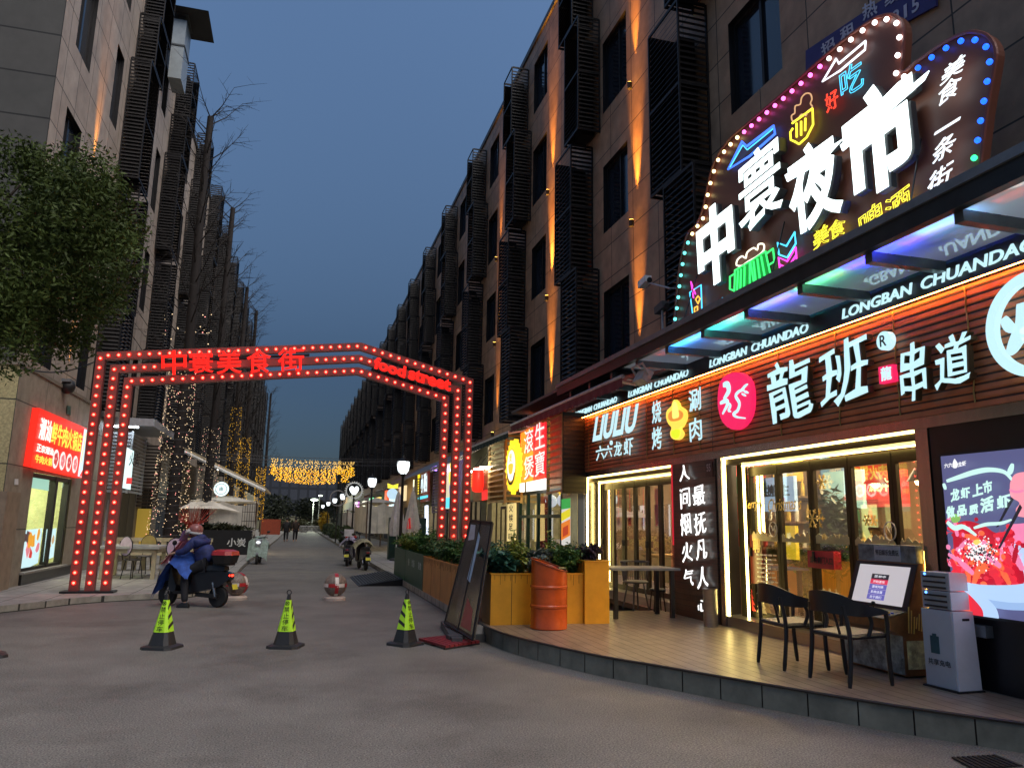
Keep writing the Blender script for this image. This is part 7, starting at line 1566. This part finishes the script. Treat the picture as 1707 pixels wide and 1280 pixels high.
g = G(); g.add([(-5.4, 38, 4.75), (-5.4, 46, 4.75), (-1.5, 46, 2.98), (-1.5, 38, 2.98), (-5.4, 38, 4.9), (-5.4, 46, 4.9), (-1.5, 46, 3.1), (-1.5, 38, 3.1)], [(0, 1, 2, 3), (4, 7, 6, 5), (0, 3, 7, 4), (3, 2, 6, 7), (1, 5, 6, 2)]); obj('cloth', g, awning_m, t); obj('edge_bar', G().tube([(-5.4, 37.95, 4.7), (-1.5, 37.95, 2.92)], .07, 6), white_paint, t)
t = thing('round_sign', 'round white lit sign with a dark ring under the cream awning', 'sign', (-4, 38, 3)); q = [(-3.413,2.934)][0]; obj('disc', G().lathe([(.33, 0), (.33, .08)], 28, (q[0], 37.5, q[1]), (0, -1, 0)), emi('disc_mint', (.75, .95, .95), .62), t)
g = G(); g.tube([(q[0]+.24*math.cos(k*.2094), 37.41, q[1]+.24*math.sin(k*.2094)) for k in range(30)], .014, 4, True); text(g, '串', (q[0]-.09, 37.41, q[1]-.1), (.18, 0, 0), (0, 0, .2), bold=.01, depth=.004, n=(0, -1, 0)); obj('mark', g, mat('mark_teal', (.05, .18, .2), .5), t)
t = thing('strip_lamp', 'white strip lamp behind the round lit sign under the cream awning', 'lamp', (-4.4, 38.5, 3.6)); q = [(-3.759,3.892),(-3.375,3.792)]
obj('tube', G().box(q[0][0], q[1][0], 38.4, 38.46, q[0][1]-.04, q[0][1]+.02), emi('strip_bright', (.9, .95, 1.), 6), t)
# roof ventilation duct
t = thing('vent_duct', 'pale square ventilation duct with a dark hood on top of the left block', 'duct', (-6.5, 27.6, 19)); q = [(-5.465,17.31),(-5.02,17.4),(-4.991,19.88),(-5.578,20.13)]
duct = mat('duct_metal', (.30, .34, .36), .45, .5, var=.12); xa, xb = q[0][0]-.1, q[1][0]-.1; za, zb = 17.4, q[2][1]-.1
obj('shaft', G().box(xa, xb, 27.5, 28.6, za, zb), duct, t)
for z in (za+1.3, za+2.6): obj('flange', G().box(xa-.03, xb+.03, 27.47, 28.63, z, z+.06), mat('flange_dark', (.08, .09, .1), .5, .4), t)
cx, cyy = (xa+xb)/2, 28.05; g = G(); g.add([(cx-1, cyy-1, zb+.25), (cx+1, cyy-1, zb+.25), (cx+1, cyy+1, zb+.25), (cx-1, cyy+1, zb+.25), (cx, cyy, zb+.85)], [(0, 1, 4), (1, 2, 4), (2, 3, 4), (3, 0, 4), (3, 2, 1, 0)]); g.box(xa+.1, xb-.1, 27.6, 28.5, zb, zb+.3); obj('hood', g, mat('hood_dark', (.03, .03, .03), .6), t)

# ------------------------------------------------------------------ food street gate
gt = thing('street_gate', 'red lit steel gate of three nested bands of bulbs with red lettering across the street', 'gate', (-.2, 16.95, .12))
gm = mat('gate_steel', (.32, .085, .07), .45, .3, var=.15, scale=2)
def inset(pts, d):
    out = []; n = len(pts)
    for i in range(n):
        if i == 0: dv = Vector(pts[1])-Vector(pts[0]); nv = Vector((dv.y, -dv.x)).normalized(); out.append(Vector(pts[0])+nv*d); continue
        if i == n-1: dv = Vector(pts[-1])-Vector(pts[-2]); nv = Vector((dv.y, -dv.x)).normalized(); out.append(Vector(pts[-1])+nv*d); continue
        a = (Vector(pts[i])-Vector(pts[i-1])).normalized(); b = (Vector(pts[i+1])-Vector(pts[i])).normalized(); na = Vector((a.y, -a.x)); nb = Vector((b.y, -b.x)); m = (na+nb); m = m/m.length_squared*2; out.append(Vector(pts[i])+m*d)
    return out
OUT = [(-4.17, .12), (-4.17, 4.92), (1.16, 5.56), (3.78, 4.9), (3.78, .14)]
OUT = [Vector(p) for p in OUT]; allb = []
for k, nm in enumerate(('outer_band', 'middle_band', 'inner_band')):
    a = inset(OUT, .28*k); b = inset(OUT, .28*k+.165); g = G()
    for i in range(4): g.prism([(a[i].x, 16.88, a[i].y), (a[i+1].x, 16.88, a[i+1].y), (b[i+1].x, 16.88, b[i+1].y), (b[i].x, 16.88, b[i].y)], (0, .16, 0))
    obj(nm, g, gm, gt)
    m = inset(OUT, .28*k+.082)
    for p in along([(q.x, 16.865, q.y) for q in m], .195):
        if p.z > .2 and not (k == 1 and (-3.0 < p.x < .05 and p.z > 4 or 1.42 < p.x < 3.3 and p.z > 4)): allb.append(p)
GB = emi('gate_bulb', (1., .07, .045), 5.5); GH = emi('gate_bulb_halo', (1., .02, .01), .22)
halo = G().lathe([(.05, -.004), (.046, .004)], 10, (0, .013, 0), (0, -1, 0)); halo.mi = [1]*len(halo.mi)
gb = G().ball((0, 0, 0), .025, 8, 6); gb.mi = [0]*len(gb.mi); gb.merge(halo)
allb.sort(key=lambda p: (p-Vector((0, 0, 1.6))).length)
first = None; rest = G()
for i, p in enumerate(allb):
    if i < 100:
        if first is None: first = obj('bulb', gb, [GB, GH], gt, smooth=True, world=False); o = first
        else: o = bpy.data.objects.new('bulb', first.data); COL.objects.link(o); o.parent = gt
        o.location = p-Vector(ORG[gt.name])
    else: rest.merge(gb, Matrix.Translation(p))
o = obj('bulbs', rest, [GB, GH], gt, smooth=True); o['kind'] = 'stuff'
GR = emi('gate_letter_red', (1., .012, .006), .75)
def ptext(s, Y, q, parent, m, nm='character', **k):
    a, b, c = q; return obj(nm, text(G(), s, (a[0], Y, a[1]), (b[0]-a[0], 0, b[1]-a[1]), (c[0]-a[0], 0, c[1]-a[1]), n=(0, -1, 0), **k), m, parent)
for s, q in zip('中寰美食街', ([(-2.884,4.492),(-2.403,4.552),(-2.933,5.013)], [(-2.369,4.567),(-1.878,4.615),(-2.41,5.028)], [(-1.817,4.593),(-1.317,4.654),(-1.859,5.098)], [(-1.219,4.648),(-0.7211,4.71),(-1.26,5.172)], [(-0.5864,4.733),(-0.03891,4.798),(-0.6228,5.249)])):
    ptext(s, 16.75, q, gt, GR, bold=.012, depth=.012)
ptext('food', 16.75, [(1.444,4.96),(2.164,4.777),(1.47,5.237)], gt, GR, 'word', bold=.045, depth=.012); ptext('street', 16.75, [(2.233,4.767),(3.22,4.541),(2.248,5.046)], gt, GR, 'word', bold=.045, depth=.012)
obj('letter_rail', G().prism([(-3.0, 16.86, 4.84), (.05, 16.86, 5.21), (.05, 16.86, 5.16), (-3., 16.86, 4.79)], (0, .05, 0)), dark_metal, gt)
for x0, x1 in ((-4.3, -3.35), (3.05, 3.9)): obj('base_plate', G().box(x0, x1, 16.78, 17.14, .125, .16), black, gt)
# ------------------------------------------------------------------ scooters
tyre = mat('tyre', (.012, .012, .013), .7); rim_m = mat('wheel_rim', (.10, .10, .11), .35, .7); chrome = mat('chrome', (.5, .5, .52), .2, .9)
def make_scooter(label, loc, rz, body_c, apron=None, box=None, cover=None, lit=False, group=None, plate=True, facing_light=False):
    """local +x is forward; wheelbase 1.2 m"""
    t = thing('scooter', label, 'scooter', loc, rz, group); t.scale = (.9, .9, .9); L = dict(world=False); bm_ = mat('scooter_'+body_c[0], body_c[1], .3, var=.1); dkp = mat('scooter_dark', (.014, .014, .015), .4)
    for x in (-.58, .6):
        w = obj('wheel', G().lathe([(.13, -.045), (.19, -.05), (.215, -.02), (.215, .02), (.19, .05), (.13, .045)], 22, (x, 0, .215), (0, 1, 0)), tyre, t, smooth=40, **L)
        g = G().lathe([(.135, -.03), (.135, .03)], 18, (x, 0, .215), (0, 1, 0)); g.lathe([(.05, -.06), (.05, .06)], 10, (x, 0, .215), (0, 1, 0))
        for k in range(5): a = k*1.256; g.obox((x+.08*math.cos(a), 0, .215+.08*math.sin(a)), (.12, .075, .022), (0, -a, 0))
        obj('rim', g, rim_m, w, **L)
    # rear body, seat, floor, front shield
    def sec(z0, z1, w, x): return [(x, -w, z0), (x, w, z0), (x, w*.8, z1), (x, -w*.8, z1)]
    def bodyloft(S):
        g = G(); vs = [p for s in S for p in s]; n = len(S); fs = [(4*i+k, 4*i+(k+1) % 4, 4*i+4+(k+1) % 4, 4*i+4+k) for i in range(n-1) for k in range(4)]+[(0, 1, 2, 3), (4*n-1, 4*n-2, 4*n-3, 4*n-4)]; return g.add(vs, fs)
    obj('rear_body', bodyloft([sec(.58, .68, .07, -.86), sec(.42, .73, .13, -.65), sec(.34, .74, .16, -.35), sec(.28, .72, .16, -.05), sec(.27, .4, .15, .02)]), bm_, t, smooth=35, **L)
    obj('seat', bodyloft([sec(.73, .82, .09, -.72), sec(.74, .84, .15, -.5), sec(.73, .81, .16, -.2), sec(.71, .76, .11, .04)]), dkp, t, smooth=50, **L)
    obj('floorboard', G().box(-.02, .38, -.16, .16, .25, .31), dkp, t, **L)
    obj('front_shield', bodyloft([sec(.28, .4, .15, .34), sec(.3, .62, .19, .42), sec(.42, .86, .2, .47), sec(.62, 1.0, .15, .5), sec(.7, .92, .08, .6)]), bm_, t, smooth=35, **L)
    obj('front_fender', bodyloft([sec(.36, .45, .05, .38), sec(.43, .5, .065, .58), sec(.38, .45, .05, .8)]), bm_, t, smooth=50, **L)
    obj('fork', G().tube([(.6, .07, .215), (.5, .07, .55)], .022, 6).tube([(.6, -.07, .215), (.5, -.07, .55)], .022, 6), chrome, t, **L)
    obj('handlebar', G().tube(smoothpath([(.3, .33, 1.04), (.38, .2, 1.06), (.42, 0, 1.03), (.38, -.2, 1.06), (.3, -.33, 1.04)], 4), .017, 6), dkp, t, **L)
    obj('headlight', G().ball((.58, 0, .86), .085, 12, 8, (.6, 1.1, .8)), emi('headlight_dim', (.8, .85, .9), .15) if not facing_light else emi('headlight_on', (.9, .95, 1.), .5), t, smooth=True, **L)
    for s in (-1, 1):
        m = obj('mirror', G().ball((.3, s*.34, 1.27), .065, 10, 6, (.35, 1.1, .8)), dkp, t, smooth=True, **L); obj('stem', G().tube([(.36, s*.22, 1.06), (.32, s*.33, 1.23)], .008, 5), dkp, m, **L)
    obj('tail_light', G().ball((-.84, 0, .64), .055, 10, 6, (.5, 1.5, .7)), emi('tail_on', (1., .03, .015), 3.) if lit else mat('tail_off', (.25, .01, .01), .3), t, smooth=True, **L)
    obj('rear_shock', G().tube([(-.58, .11, .22), (-.5, .12, .5)], .03, 7).tube([(-.58, -.11, .22), (-.5, -.12, .5)], .03, 7), chrome, t, **L)
    obj('swing_arm', G().obox((-.38, .1, .24), (.5, .06, .08), (0, -.05, 0)), dkp, t, **L)
    obj('rear_mudguard', G().add([(-.78, -.08, .52), (-.78, .08, .52), (-.93, .08, .3), (-.93, -.08, .3)], [(0, 1, 2, 3)]), dkp, t, **L)
    if plate: obj('number_plate', G().add([(-.925, -.09, .47), (-.925, .09, .47), (-.955, .09, .37), (-.955, -.09, .37)], [(0, 1, 2, 3)]), mat('plate_yellow', (.65, .6, .05), .5), t, **L)
    if box:
        b = obj('top_box', loft(G(), [(.88, [(x*.2-.66, y*.2) for x, y in square(1, .4)]), (1.04, [(x*.235-.66, y*.235) for x, y in square(1, .4)])]), dkp, t, smooth=30, **L)
        obj('lid', loft(G(), [(1.042, [(x*.24-.66, y*.24) for x, y in square(1, .4)]), (1.12, [(x*.22-.66, y*.22) for x, y in square(1, .4)]), (1.15, [(x*.14-.66, y*.14) for x, y in square(1, .4)])]), mat('box_lid_red', (.42, .03, .03), .3), b, smooth=40, **L); obj('box_rack', G().box(-.84, -.45, -.1, .1, .84, .88), dkp, t, **L)
    if apron:
        vs = []; nu, nv = 11, 13; rn = random.Random(4)
        for j in range(nv):
            v = j/(nv-1)
            for i in range(nu):
                u = i/(nu-1)*2-1; w = .40-.02*v; x = -.06+.80*v; z = (.84+.27*math.sin(math.pi*.5*min(1, v/.5)) if v < .5 else 1.11-.76*((v-.5)/.5)**1.3)-.20*u*u*(1.2-v*.5)+.02*math.sin(u*9+v*7)
                vs.append((x+rn.uniform(-.02, .02), u*w, z+rn.uniform(-.02, .02)-.05*abs(u)))
        g = G().add(vs, [(j*nu+i, j*nu+i+1, (j+1)*nu+i+1, (j+1)*nu+i) for j in range(nv-1) for i in range(nu-1)])
        k = len(g.v); g.add([(x-.035, y*.97, z) for x, y, z in vs], [(j*nu+i, (j+1)*nu+i, (j+1)*nu+i+1, j*nu+i+1) for j in range(nv-1) for i in range(nu-1)])
        obj('wind_apron', g, mat('apron_'+apron[0], apron[1], .75, var=.4, scale=9, bump=.3), t, smooth=70, **L)
    if cover:
        g = G(); rn = random.Random(8); vs = []; nu, nv = 12, 7
        for j in range(nv):
            v = j/(nv-1)*2-1
            for i in range(nu): u = i/(nu-1); x = -.35+.95*u; vs.append((x, v*(.36+.05*rn.random()), 1.02-.24*v*v*(1.2)+.12*math.sin(u*3.1)+rn.uniform(-.02, .02)))
        g.add(vs, [(j*nu+i, j*nu+i+1, (j+1)*nu+i+1, (j+1)*nu+i) for j in range(nv-1) for i in range(nu-1)]); obj('cover_sheet', g, mat('sheet_'+cover[0], cover[1], .6, var=.7, scale=6), t, smooth=70, **L)
    return t
SR = rad(151); SO = Vector((-1.73, 15.42, 0))
sc = make_scooter('black scooter with red lidded top box, blue wind quilt and lit tail lamp', SO, SR, ('black', (.013, .013, .016)), ('blue', (.02, .075, .34)), True, None, True)
def s2w(x, y, z): return (SO.x+x*math.cos(SR)-y*math.sin(SR), SO.y+x*math.sin(SR)+y*math.cos(SR), z)
# pink wrapped front windscreen and its white cowl
g = G(); rn = random.Random(2); vs = []; nu, nv = 6, 7
for j in range(nv):
    v = j/(nv-1)
    for i in range(nu): u = i/(nu-1)*2-1; vs.append((.78-.42*v+rn.uniform(-.015, .015)-.08*u*u, u*(.2-.03*v), .82+.5*v))
g.add(vs, [(j*nu+i, j*nu+i+1, (j+1)*nu+i+1, (j+1)*nu+i) for j in range(nv-1) for i in range(nu-1)]); g.add([(x-.05, y*.9, z-.02) for x, y, z in vs], [(j*nu+i, (j+1)*nu+i, (j+1)*nu+i+1, j*nu+i+1) for j in range(nv-1) for i in range(nu-1)])
obj('front_quilt', g, mat('quilt_pink', (1., .26, .34), .35, var=.6, scale=9, bump=.4), sc, smooth=70, world=False)
obj('cowl', G().ball((.74, 0, .76), .13, 12, 8, (.8, 1., .75)), mat('cowl_white', (.6, .58, .5), .35), sc, smooth=True, world=False)
obj('windscreen', G().prism([(.36, -.14, 1.3), (.36, .14, 1.3), (.30, .09, 1.52), (.30, -.09, 1.52)], (.01, 0, 0)), mat('screen_lilac', (.22, .12, .24), .15), sc, world=False)
# the rider
rd = thing('person', 'rider in dark blue jacket and pale helmet astride the black scooter, foot down', 'person', SO, SR, None); rd.scale = (.9, .9, .9); L = dict(world=False)
def fingers(V, E, Rr, wrist, dirv, side, palm):
    """five short bent chains rooted in the palm"""
    d = Vector(dirv).normalized(); s = Vector(side).normalized(); up_ = d.cross(s)
    V.append(tuple(Vector(wrist)+d*.07)); E.append((palm, len(V)-1)); Rr.append(.028); p = len(V)-1
    for k, (o, ln) in enumerate(((-.030, .062), (-.010, .074), (.010, .07), (.030, .055))):
        a = Vector(wrist)+d*.095+s*o; b = a+d*ln*.55-up_*.012; c = b+d*ln*.35-up_*.03
        for q, prv in ((a, p), (b, None), (c, None)): V.append(tuple(q)); E.append((prv if prv is not None else len(V)-2, len(V)-1)); Rr.append(.0095)
    a = Vector(wrist)+d*.03-s*.04; b = a+d*.035-s*.02-up_*.015
    V.append(tuple(a)); E.append((p, len(V)-1)); Rr.append(.011); V.append(tuple(b)); E.append((len(V)-2, len(V)-1)); Rr.append(.0095)
V = [(-.22, 0, .88), (-.19, 0, 1.02), (-.1, 0, 1.2), (-.03, 0, 1.33), (.02, 0, 1.40), (.07, 0, 1.47), (.10, 0, 1.56), (-.02, .19, 1.3), (.12, .27, 1.1), (.31, .29, 1.06), (-.02, -.19, 1.3), (.12, -.27, 1.1), (.31, -.29, 1.06),
     (-.2, .1, .86), (.12, .2, .66), (.02, .27, .32), (-.03, .29, .07), (.08, .3, .03), (-.2, -.1, .86), (.2, -.14, .74), (.2, -.14, .4), (.3, -.14, .34)]
E = [(0, 1), (1, 2), (2, 3), (3, 4), (4, 5), (5, 6), (3, 7), (7, 8), (8, 9), (3, 10), (10, 11), (11, 12), (0, 13), (13, 14), (14, 15), (15, 16), (16, 17), (0, 18), (18, 19), (19, 20), (20, 21)]
Rr = [.10, .10, .11, .09, .055, .08, .08, .06, .045, .03, .06, .045, .03, .07, .05, .038, .034, .036, .07, .05, .038, .036]
fingers(V, E, Rr, V[9], (.6, .1, -.1), (0, 1, 0), 9); fingers(V, E, Rr, V[12], (.6, -.1, -.1), (0, 1, 0), 12)
skin_m = mat('skin', (.42, .25, .17), .5, var=.06); obj('body', skin(V, E, Rr, 1), skin_m, rd, smooth=80, **L)
obj('face', G().ball((.115, 0, 1.5), .085, 14, 10, (1., .85, 1.2)).ball((.2, 0, 1.49), .016, 8, 6, (1, .8, 1.3)), skin_m, rd, smooth=True, **L)
JV = [(-.24, 0, .84), (-.2, 0, 1.02), (-.11, 0, 1.2), (-.04, 0, 1.33), (.0, 0, 1.39), (-.03, .2, 1.29), (.1, .29, 1.1), (.29, .30, 1.07), (-.03, -.2, 1.29), (.1, -.29, 1.1), (.29, -.30, 1.07)]
JE = [(0, 1), (1, 2), (2, 3), (3, 4), (3, 5), (5, 6), (6, 7), (3, 8), (8, 9), (9, 10)]
obj('jacket', skin(JV, JE, [(.19, .23), (.19, .23), (.19, .22), (.15, .18), .08, .1, .082, .055, .1, .082, .055], 2), mat('jacket_blue', (.016, .026, .12), .7, var=.6, scale=7, bump=.4), rd, smooth=80, **L)
obj('hood', G().ball((-.06, 0, 1.36), .13, 12, 8, (.9, 1.1, .7)), mat('jacket_blue', (.014, .02, .085), .7), rd, smooth=True, **L)
TV = [(-.22, 0, .84), (-.2, .11, .84), (.12, .2, .66), (.02, .27, .34), (-.02, .29, .1), (-.2, -.11, .84), (.2, -.15, .74), (.2, -.15, .38)]
obj('trousers', skin(TV, [(0, 1), (1, 2), (2, 3), (3, 4), (0, 5), (5, 6), (6, 7)], [.15, .115, .095, .078, .07, .115, .095, .07], 2), mat('trousers_dark', (.010, .010, .014), .8), rd, smooth=80, **L)
for (x, y, z) in ((-.03, .29, 0), (.2, -.14, .31)): obj('shoe', loft(G(), [(z, [(x+.04+a*.14, y+b*.05) for a, b in square(1, .5)]), (z+.05, [(x+.035+a*.13, y+b*.048) for a, b in square(1, .5)]), (z+.1, [(x+a*.06, y+b*.04) for a, b in square(1, .5)])]), black, rd, smooth=40, **L)
obj('helmet', G().lathe([(.135, -.02), (.142, .05), (.13, .11), (.085, .155), (.02, .17)], 20, (.085, 0, 1.49), (-.15, 0, 1)), mat('helmet_brown', (.26, .10, .09), .25, var=.5, scale=5), rd, smooth=60, **L)
obj('helmet_trim', G().lathe([(.14, -.02), (.147, .0), (.146, .02), (.14, .02)], 20, (.085, 0, 1.48), (-.15, 0, 1)), white_paint, rd, smooth=50, **L)
obj('helmet_peak', G().lathe([(.02, .03), (.12, .03), (.15, -.02), (.15, -.03), (.1, .01)], 16, (.17, 0, 1.52), (.45, 0, 1)), mat('peak_white', (.7, .66, .62), .3), rd, smooth=50, **L)
obj('ear_strap', G().tube([(.1, .118, 1.5), (.13, .1, 1.42), (.15, 0, 1.39), (.13, -.1, 1.42), (.1, -.118, 1.5)], .008, 5), black, rd, **L)
# parked scooters
make_scooter('pale green aproned scooter parked facing the camera by the left kerb', (-1.22, 29.6, 0), rad(-93), ('grey', (.25, .28, .29)), ('sage', (.24, .32, .28)), None, None, False, 'scooters parked along the kerbs', False, True)
make_scooter('dark scooter with yellow plate and patterned cover, nearest of those parked on the right', (2.25, 26.3, 0), rad(97), ('charcoal', (.03, .03, .034)), None, None, ('camo', (.30, .27, .16)), False, 'scooters parked along the kerbs')
make_scooter('dark scooter with pale lilac bag behind the patterned cover one', (1.95, 28.6, 0), rad(80), ('violet', (.05, .045, .07)), None, None, ('lilac', (.34, .31, .38)), False, 'scooters parked along the kerbs')
make_scooter('black scooter farthest back of those parked on the right', (2.1, 31.2, 0), rad(92), ('black', (.013, .013, .016)), None, True, None, False, 'scooters parked along the kerbs')
t = thing('delivery_panel', 'white notice panel standing above the parked scooters on the right', 'sign', (2.1, 27.6, .9)); q = [(1.718,1.035),(2.057,1.039),(2.043,1.294),(1.704,1.289)]; obj('panel', G().prism([(a, 28.2, b) for a, b in q], (0, .03, 0)), mat('panel_white', (.55, .55, .58), .5), t); obj('leg', G().tube([((q[0][0]+q[1][0])/2, 28.21, 0), ((q[0][0]+q[1][0])/2, 28.21, q[0][1])], .02, 5), black, t)
# ------------------------------------------------------------------ two walkers far down the street
def walker(label, x, y, rz, coat, seed):
    t = thing('person', label, 'person', (x, y, 0), rz, 'walkers at the far end'); L = dict(world=False); s = 1 if seed % 2 else -1
    V = [(0, 0, .9), (0, 0, 1.1), (0, 0, 1.3), (0, 0, 1.43), (.02, 0, 1.52), (.02, 0, 1.62), (0, .18, 1.38), (.06*s, .24, 1.12), (.14*s, .22, .88), (0, -.18, 1.38), (-.06*s, -.24, 1.12), (.0, -.22, .88), (0, .09, .86), (.12*s, .1, .5), (.1*s, .1, .09), (.24*s, .1, .04), (0, -.09, .86), (-.04*s, -.1, .5), (-.2*s, -.1, .12), (-.1*s, -.1, .05)]
    E = [(0, 1), (1, 2), (2, 3), (3, 4), (4, 5), (2, 6), (6, 7), (7, 8), (2, 9), (9, 10), (10, 11), (0, 12), (12, 13), (13, 14), (14, 15), (0, 16), (16, 17), (17, 18), (18, 19)]
    Rr = [.14, .14, .15, .06, .085, .085, .07, .05, .035, .07, .05, .035, .095, .07, .045, .04, .095, .07, .045, .04]
    fingers(V, E, Rr, V[8], (.1, 0, -1), (1, 0, 0), 8); fingers(V, E, Rr, V[11], (.1, 0, -1), (1, 0, 0), 11)
    obj('body', skin(V, E, Rr, 1), skin_m, t, smooth=80, **L)
    obj('coat', skin([(0, 0, .8), (0, 0, 1.1), (0, 0, 1.32), (0, .19, 1.37), (.06*s, .25, 1.12), (.12*s, .23, .95), (0, -.19, 1.37), (-.06*s, -.25, 1.12), (0, -.23, .95)], [(0, 1), (1, 2), (2, 3), (3, 4), (4, 5), (2, 6), (6, 7), (7, 8)], [.19, .18, .16, .09, .07, .055, .09, .07, .055], 2), coat, t, smooth=80, **L)
    obj('trousers', skin([(0, 0, .86), (0, .09, .84), (.12*s, .1, .5), (.1*s, .1, .12), (0, -.09, .84), (-.04*s, -.1, .5), (-.19*s, -.1, .16)], [(0, 1), (1, 2), (2, 3), (0, 4), (4, 5), (5, 6)], [.14, .11, .085, .06, .11, .085, .06], 1), mat('trousers_dark', (.010, .010, .014), .8), t, smooth=80, **L)
    obj('hair', G().ball((-.01, 0, 1.65), .105, 12, 8, (1.05, .95, .9)), mat('hair_black', (.01, .009, .008), .5), t, smooth=True, **L)
    return t
c1 = mat('coat_black', (.012, .012, .014), .8); q = [(-0.4663,65.27),(0.09967,65.53)]
walker('person in black coat walking away at the far end, left of the pair', -.62, 58, rad(88), c1, 1); walker('person in brown coat walking away at the far end, right of the pair', .02, 58.5, rad(94), mat('coat_brown', (.03, .018, .012), .8), 2)
t = thing('drain_cover', 'dark iron drain cover in the road at the lower right below the deck', 'drain cover', (4.0, 4.6, 0)); dq = [(4.628,4.706),(5.008,4.681),(4.98,4.434),(4.553,4.449)]
g = G(); dv = [Vector((a, b, .006)) for a, b in dq]
for k in range(9): u0, u1 = k/9+.02, (k+1)/9-.02; g.prism([dv[0].lerp(dv[1], u0), dv[0].lerp(dv[1], u1), dv[3].lerp(dv[2], u1), dv[3].lerp(dv[2], u0)], (0, 0, .006))
obj('grating', g, mat('iron_dark', (.03, .03, .03), .5, .6), t); obj('well', G().face([(v.x, v.y, .005) for v in dv]), black, t)
w = thing('overhead_wire', 'black cable sagging from the podium corner to the left corner of the gate', 'wire', (-5, 17, 4.7)); obj('cable', G().tube([(-5.6+1.5*k/10, 17.2-.2*k/10, 4.55+.25*k/10-.18*math.sin(math.pi*k/10)) for k in range(11)], .014, 5), black, w)
w = thing('overhead_wire', 'black feed cable running down behind the right gate posts', 'wire', (3.6, 17.1, 2)); obj('cable', G().tube(smoothpath([(3.7, 17.08, 4.75), (3.66, 17.1, 3.2), (3.72, 17.08, 1.6), (3.68, 17.1, .3)], 6), .012, 5), black, w)
# ------------------------------------------------------------------ end of the street
t = thing('boundary_wall', 'low pale wall closing the far end of the street', 'wall', (0, 132, 0)); obj('face', G().box(-14, 14, 132, 132.4, 0, 2.2), mat('far_wall', (.34, .33, .22), .8), t)
t = thing('apartment_block', 'distant dark apartment block rising behind the light curtain', 'building', (-2, 190, 0)); obj('wall', G().box(-22, 30, 190, 205, 0, 14), grid_mat('far_block', (.03, .036, .05), (.042, .048, .062), (.018, .022, .03), 2.2, 3., 'XZ', mortar=.3, rough=.8), t)
for k in range(5):
    rn = random.Random(70+k); x = -9+5.5*k; t = thing('bushy_tree', ['dark bushy tree at the far end, leftmost of five', 'dark bushy tree at the far end, left of the two walkers', 'dark bushy tree at the far end, behind the two walkers', 'dark bushy tree at the far end, right of the walkers', 'dark bushy tree at the far end, rightmost of five'][k], 'tree', (x, 126, 0), 0, 'trees closing the far end')
    obj('crown', leaves(rn, 1500, (x, 126, 3.2), (3.2, 2, 1.9+.6*(k % 2)), .35), mat('far_leaf', (.016, .022, .012), .7, var=.5), t); obj('trunk', G().tube([(x, 126, 0), (x, 126, 3)], .2, 6), mat('bark', (.08, .06, .045), .8), t)
for k in range(4):
    rn = random.Random(90+k); x = -3.2+2.1*k; t = thing('shrub', ['shrub at the left end of the row before the low pale wall', 'shrub just left of the white railing at the far end', 'shrub behind the white railing at the far end', 'shrub right of the white railing at the far end'][k], 'shrub', (x, 104, 0), 0, 'shrubs at the far end'); obj('foliage', leaves(rn, 500, (x, 104, .8), (1.05, .8, .9), .25), mat('shrub_leaf', (.05, .055, .015), .6, var=.5), t)
t = thing('red_barrier', 'dull red barrier panel at the far left end of the street', 'barrier', (-2.2, 78, 0)); obj('panel', G().box(-3.2, -1.4, 78, 78.08, .15, 1.6), mat('barrier_red', (.28, .05, .02), .6), t); obj('leg', G().box(-3.1, -3.0, 77.8, 78.3, 0, .15).box(-1.6, -1.5, 77.8, 78.3, 0, .15), black, t)
t = thing('white_railing', 'low white railing across the far end of the street', 'railing', (1.5, 96, 0)); g = G()
for k in range(22): g.box(.1+k*.14, .14+k*.14, 96, 96.04, 0, .9)
g.box(.1, 3.1, 95.98, 96.0, .84, .9); obj('bars', g, white_paint, t)
t = thing('yellow_shrub', 'clump of yellow blossom beside the right end of the white railing', 'shrub', (3.2, 88, 0)); obj('foliage', leaves(random.Random(3), 420, (3.0, 86, 1.5), (.6, .6, 1.1), .2), mat('yellow_leaf', (.5, .33, .02), .6, var=.5), t)
for i, (px, dy, on) in enumerate((([(2.31,4.366)][0], 0, True), ([(3.257,5.152)][0], 6, False))):
    t = thing('street_light', ['lit street light with bright white head at the far end', 'slimmer street light with a small head, right of the lit one at the far end'][i], 'street light', (px[0], 110+dy, 0)); obj('pole', G().tube([(px[0]-.1, 110+dy, 0), (px[0]-.1, 110+dy, px[1]-.1)], .07, 6), grey_metal, t); obj('head', G().ball((px[0], 110+dy-.1, px[1]), .34 if on else .2, 10, 6, (1.5, .7, .5)), emi('far_lamp', (.85, 1., .8), 3. if on else 2.), t, smooth=True)
    if on: Pf = bpy.data.lights.new('far_lamp', 'POINT'); Pf.energy = 700; Pf.color = (.9, 1, .75); Pf.shadow_soft_size = .3; o = bpy.data.objects.new('far_lamp', Pf); COL.objects.link(o); o.parent = t; o.location = (0, -1., px[1]-.5)
# painted line across the road beyond the bollards
g = G(); g.face([(-1.4, 24.4, .004), (2.6, 24.9, .004), (2.6, 25.15, .004), (-1.4, 24.65, .004)]); struct('road_line', g, mat('worn_line', (.20, .195, .14), .8, var=.5, scale=3))
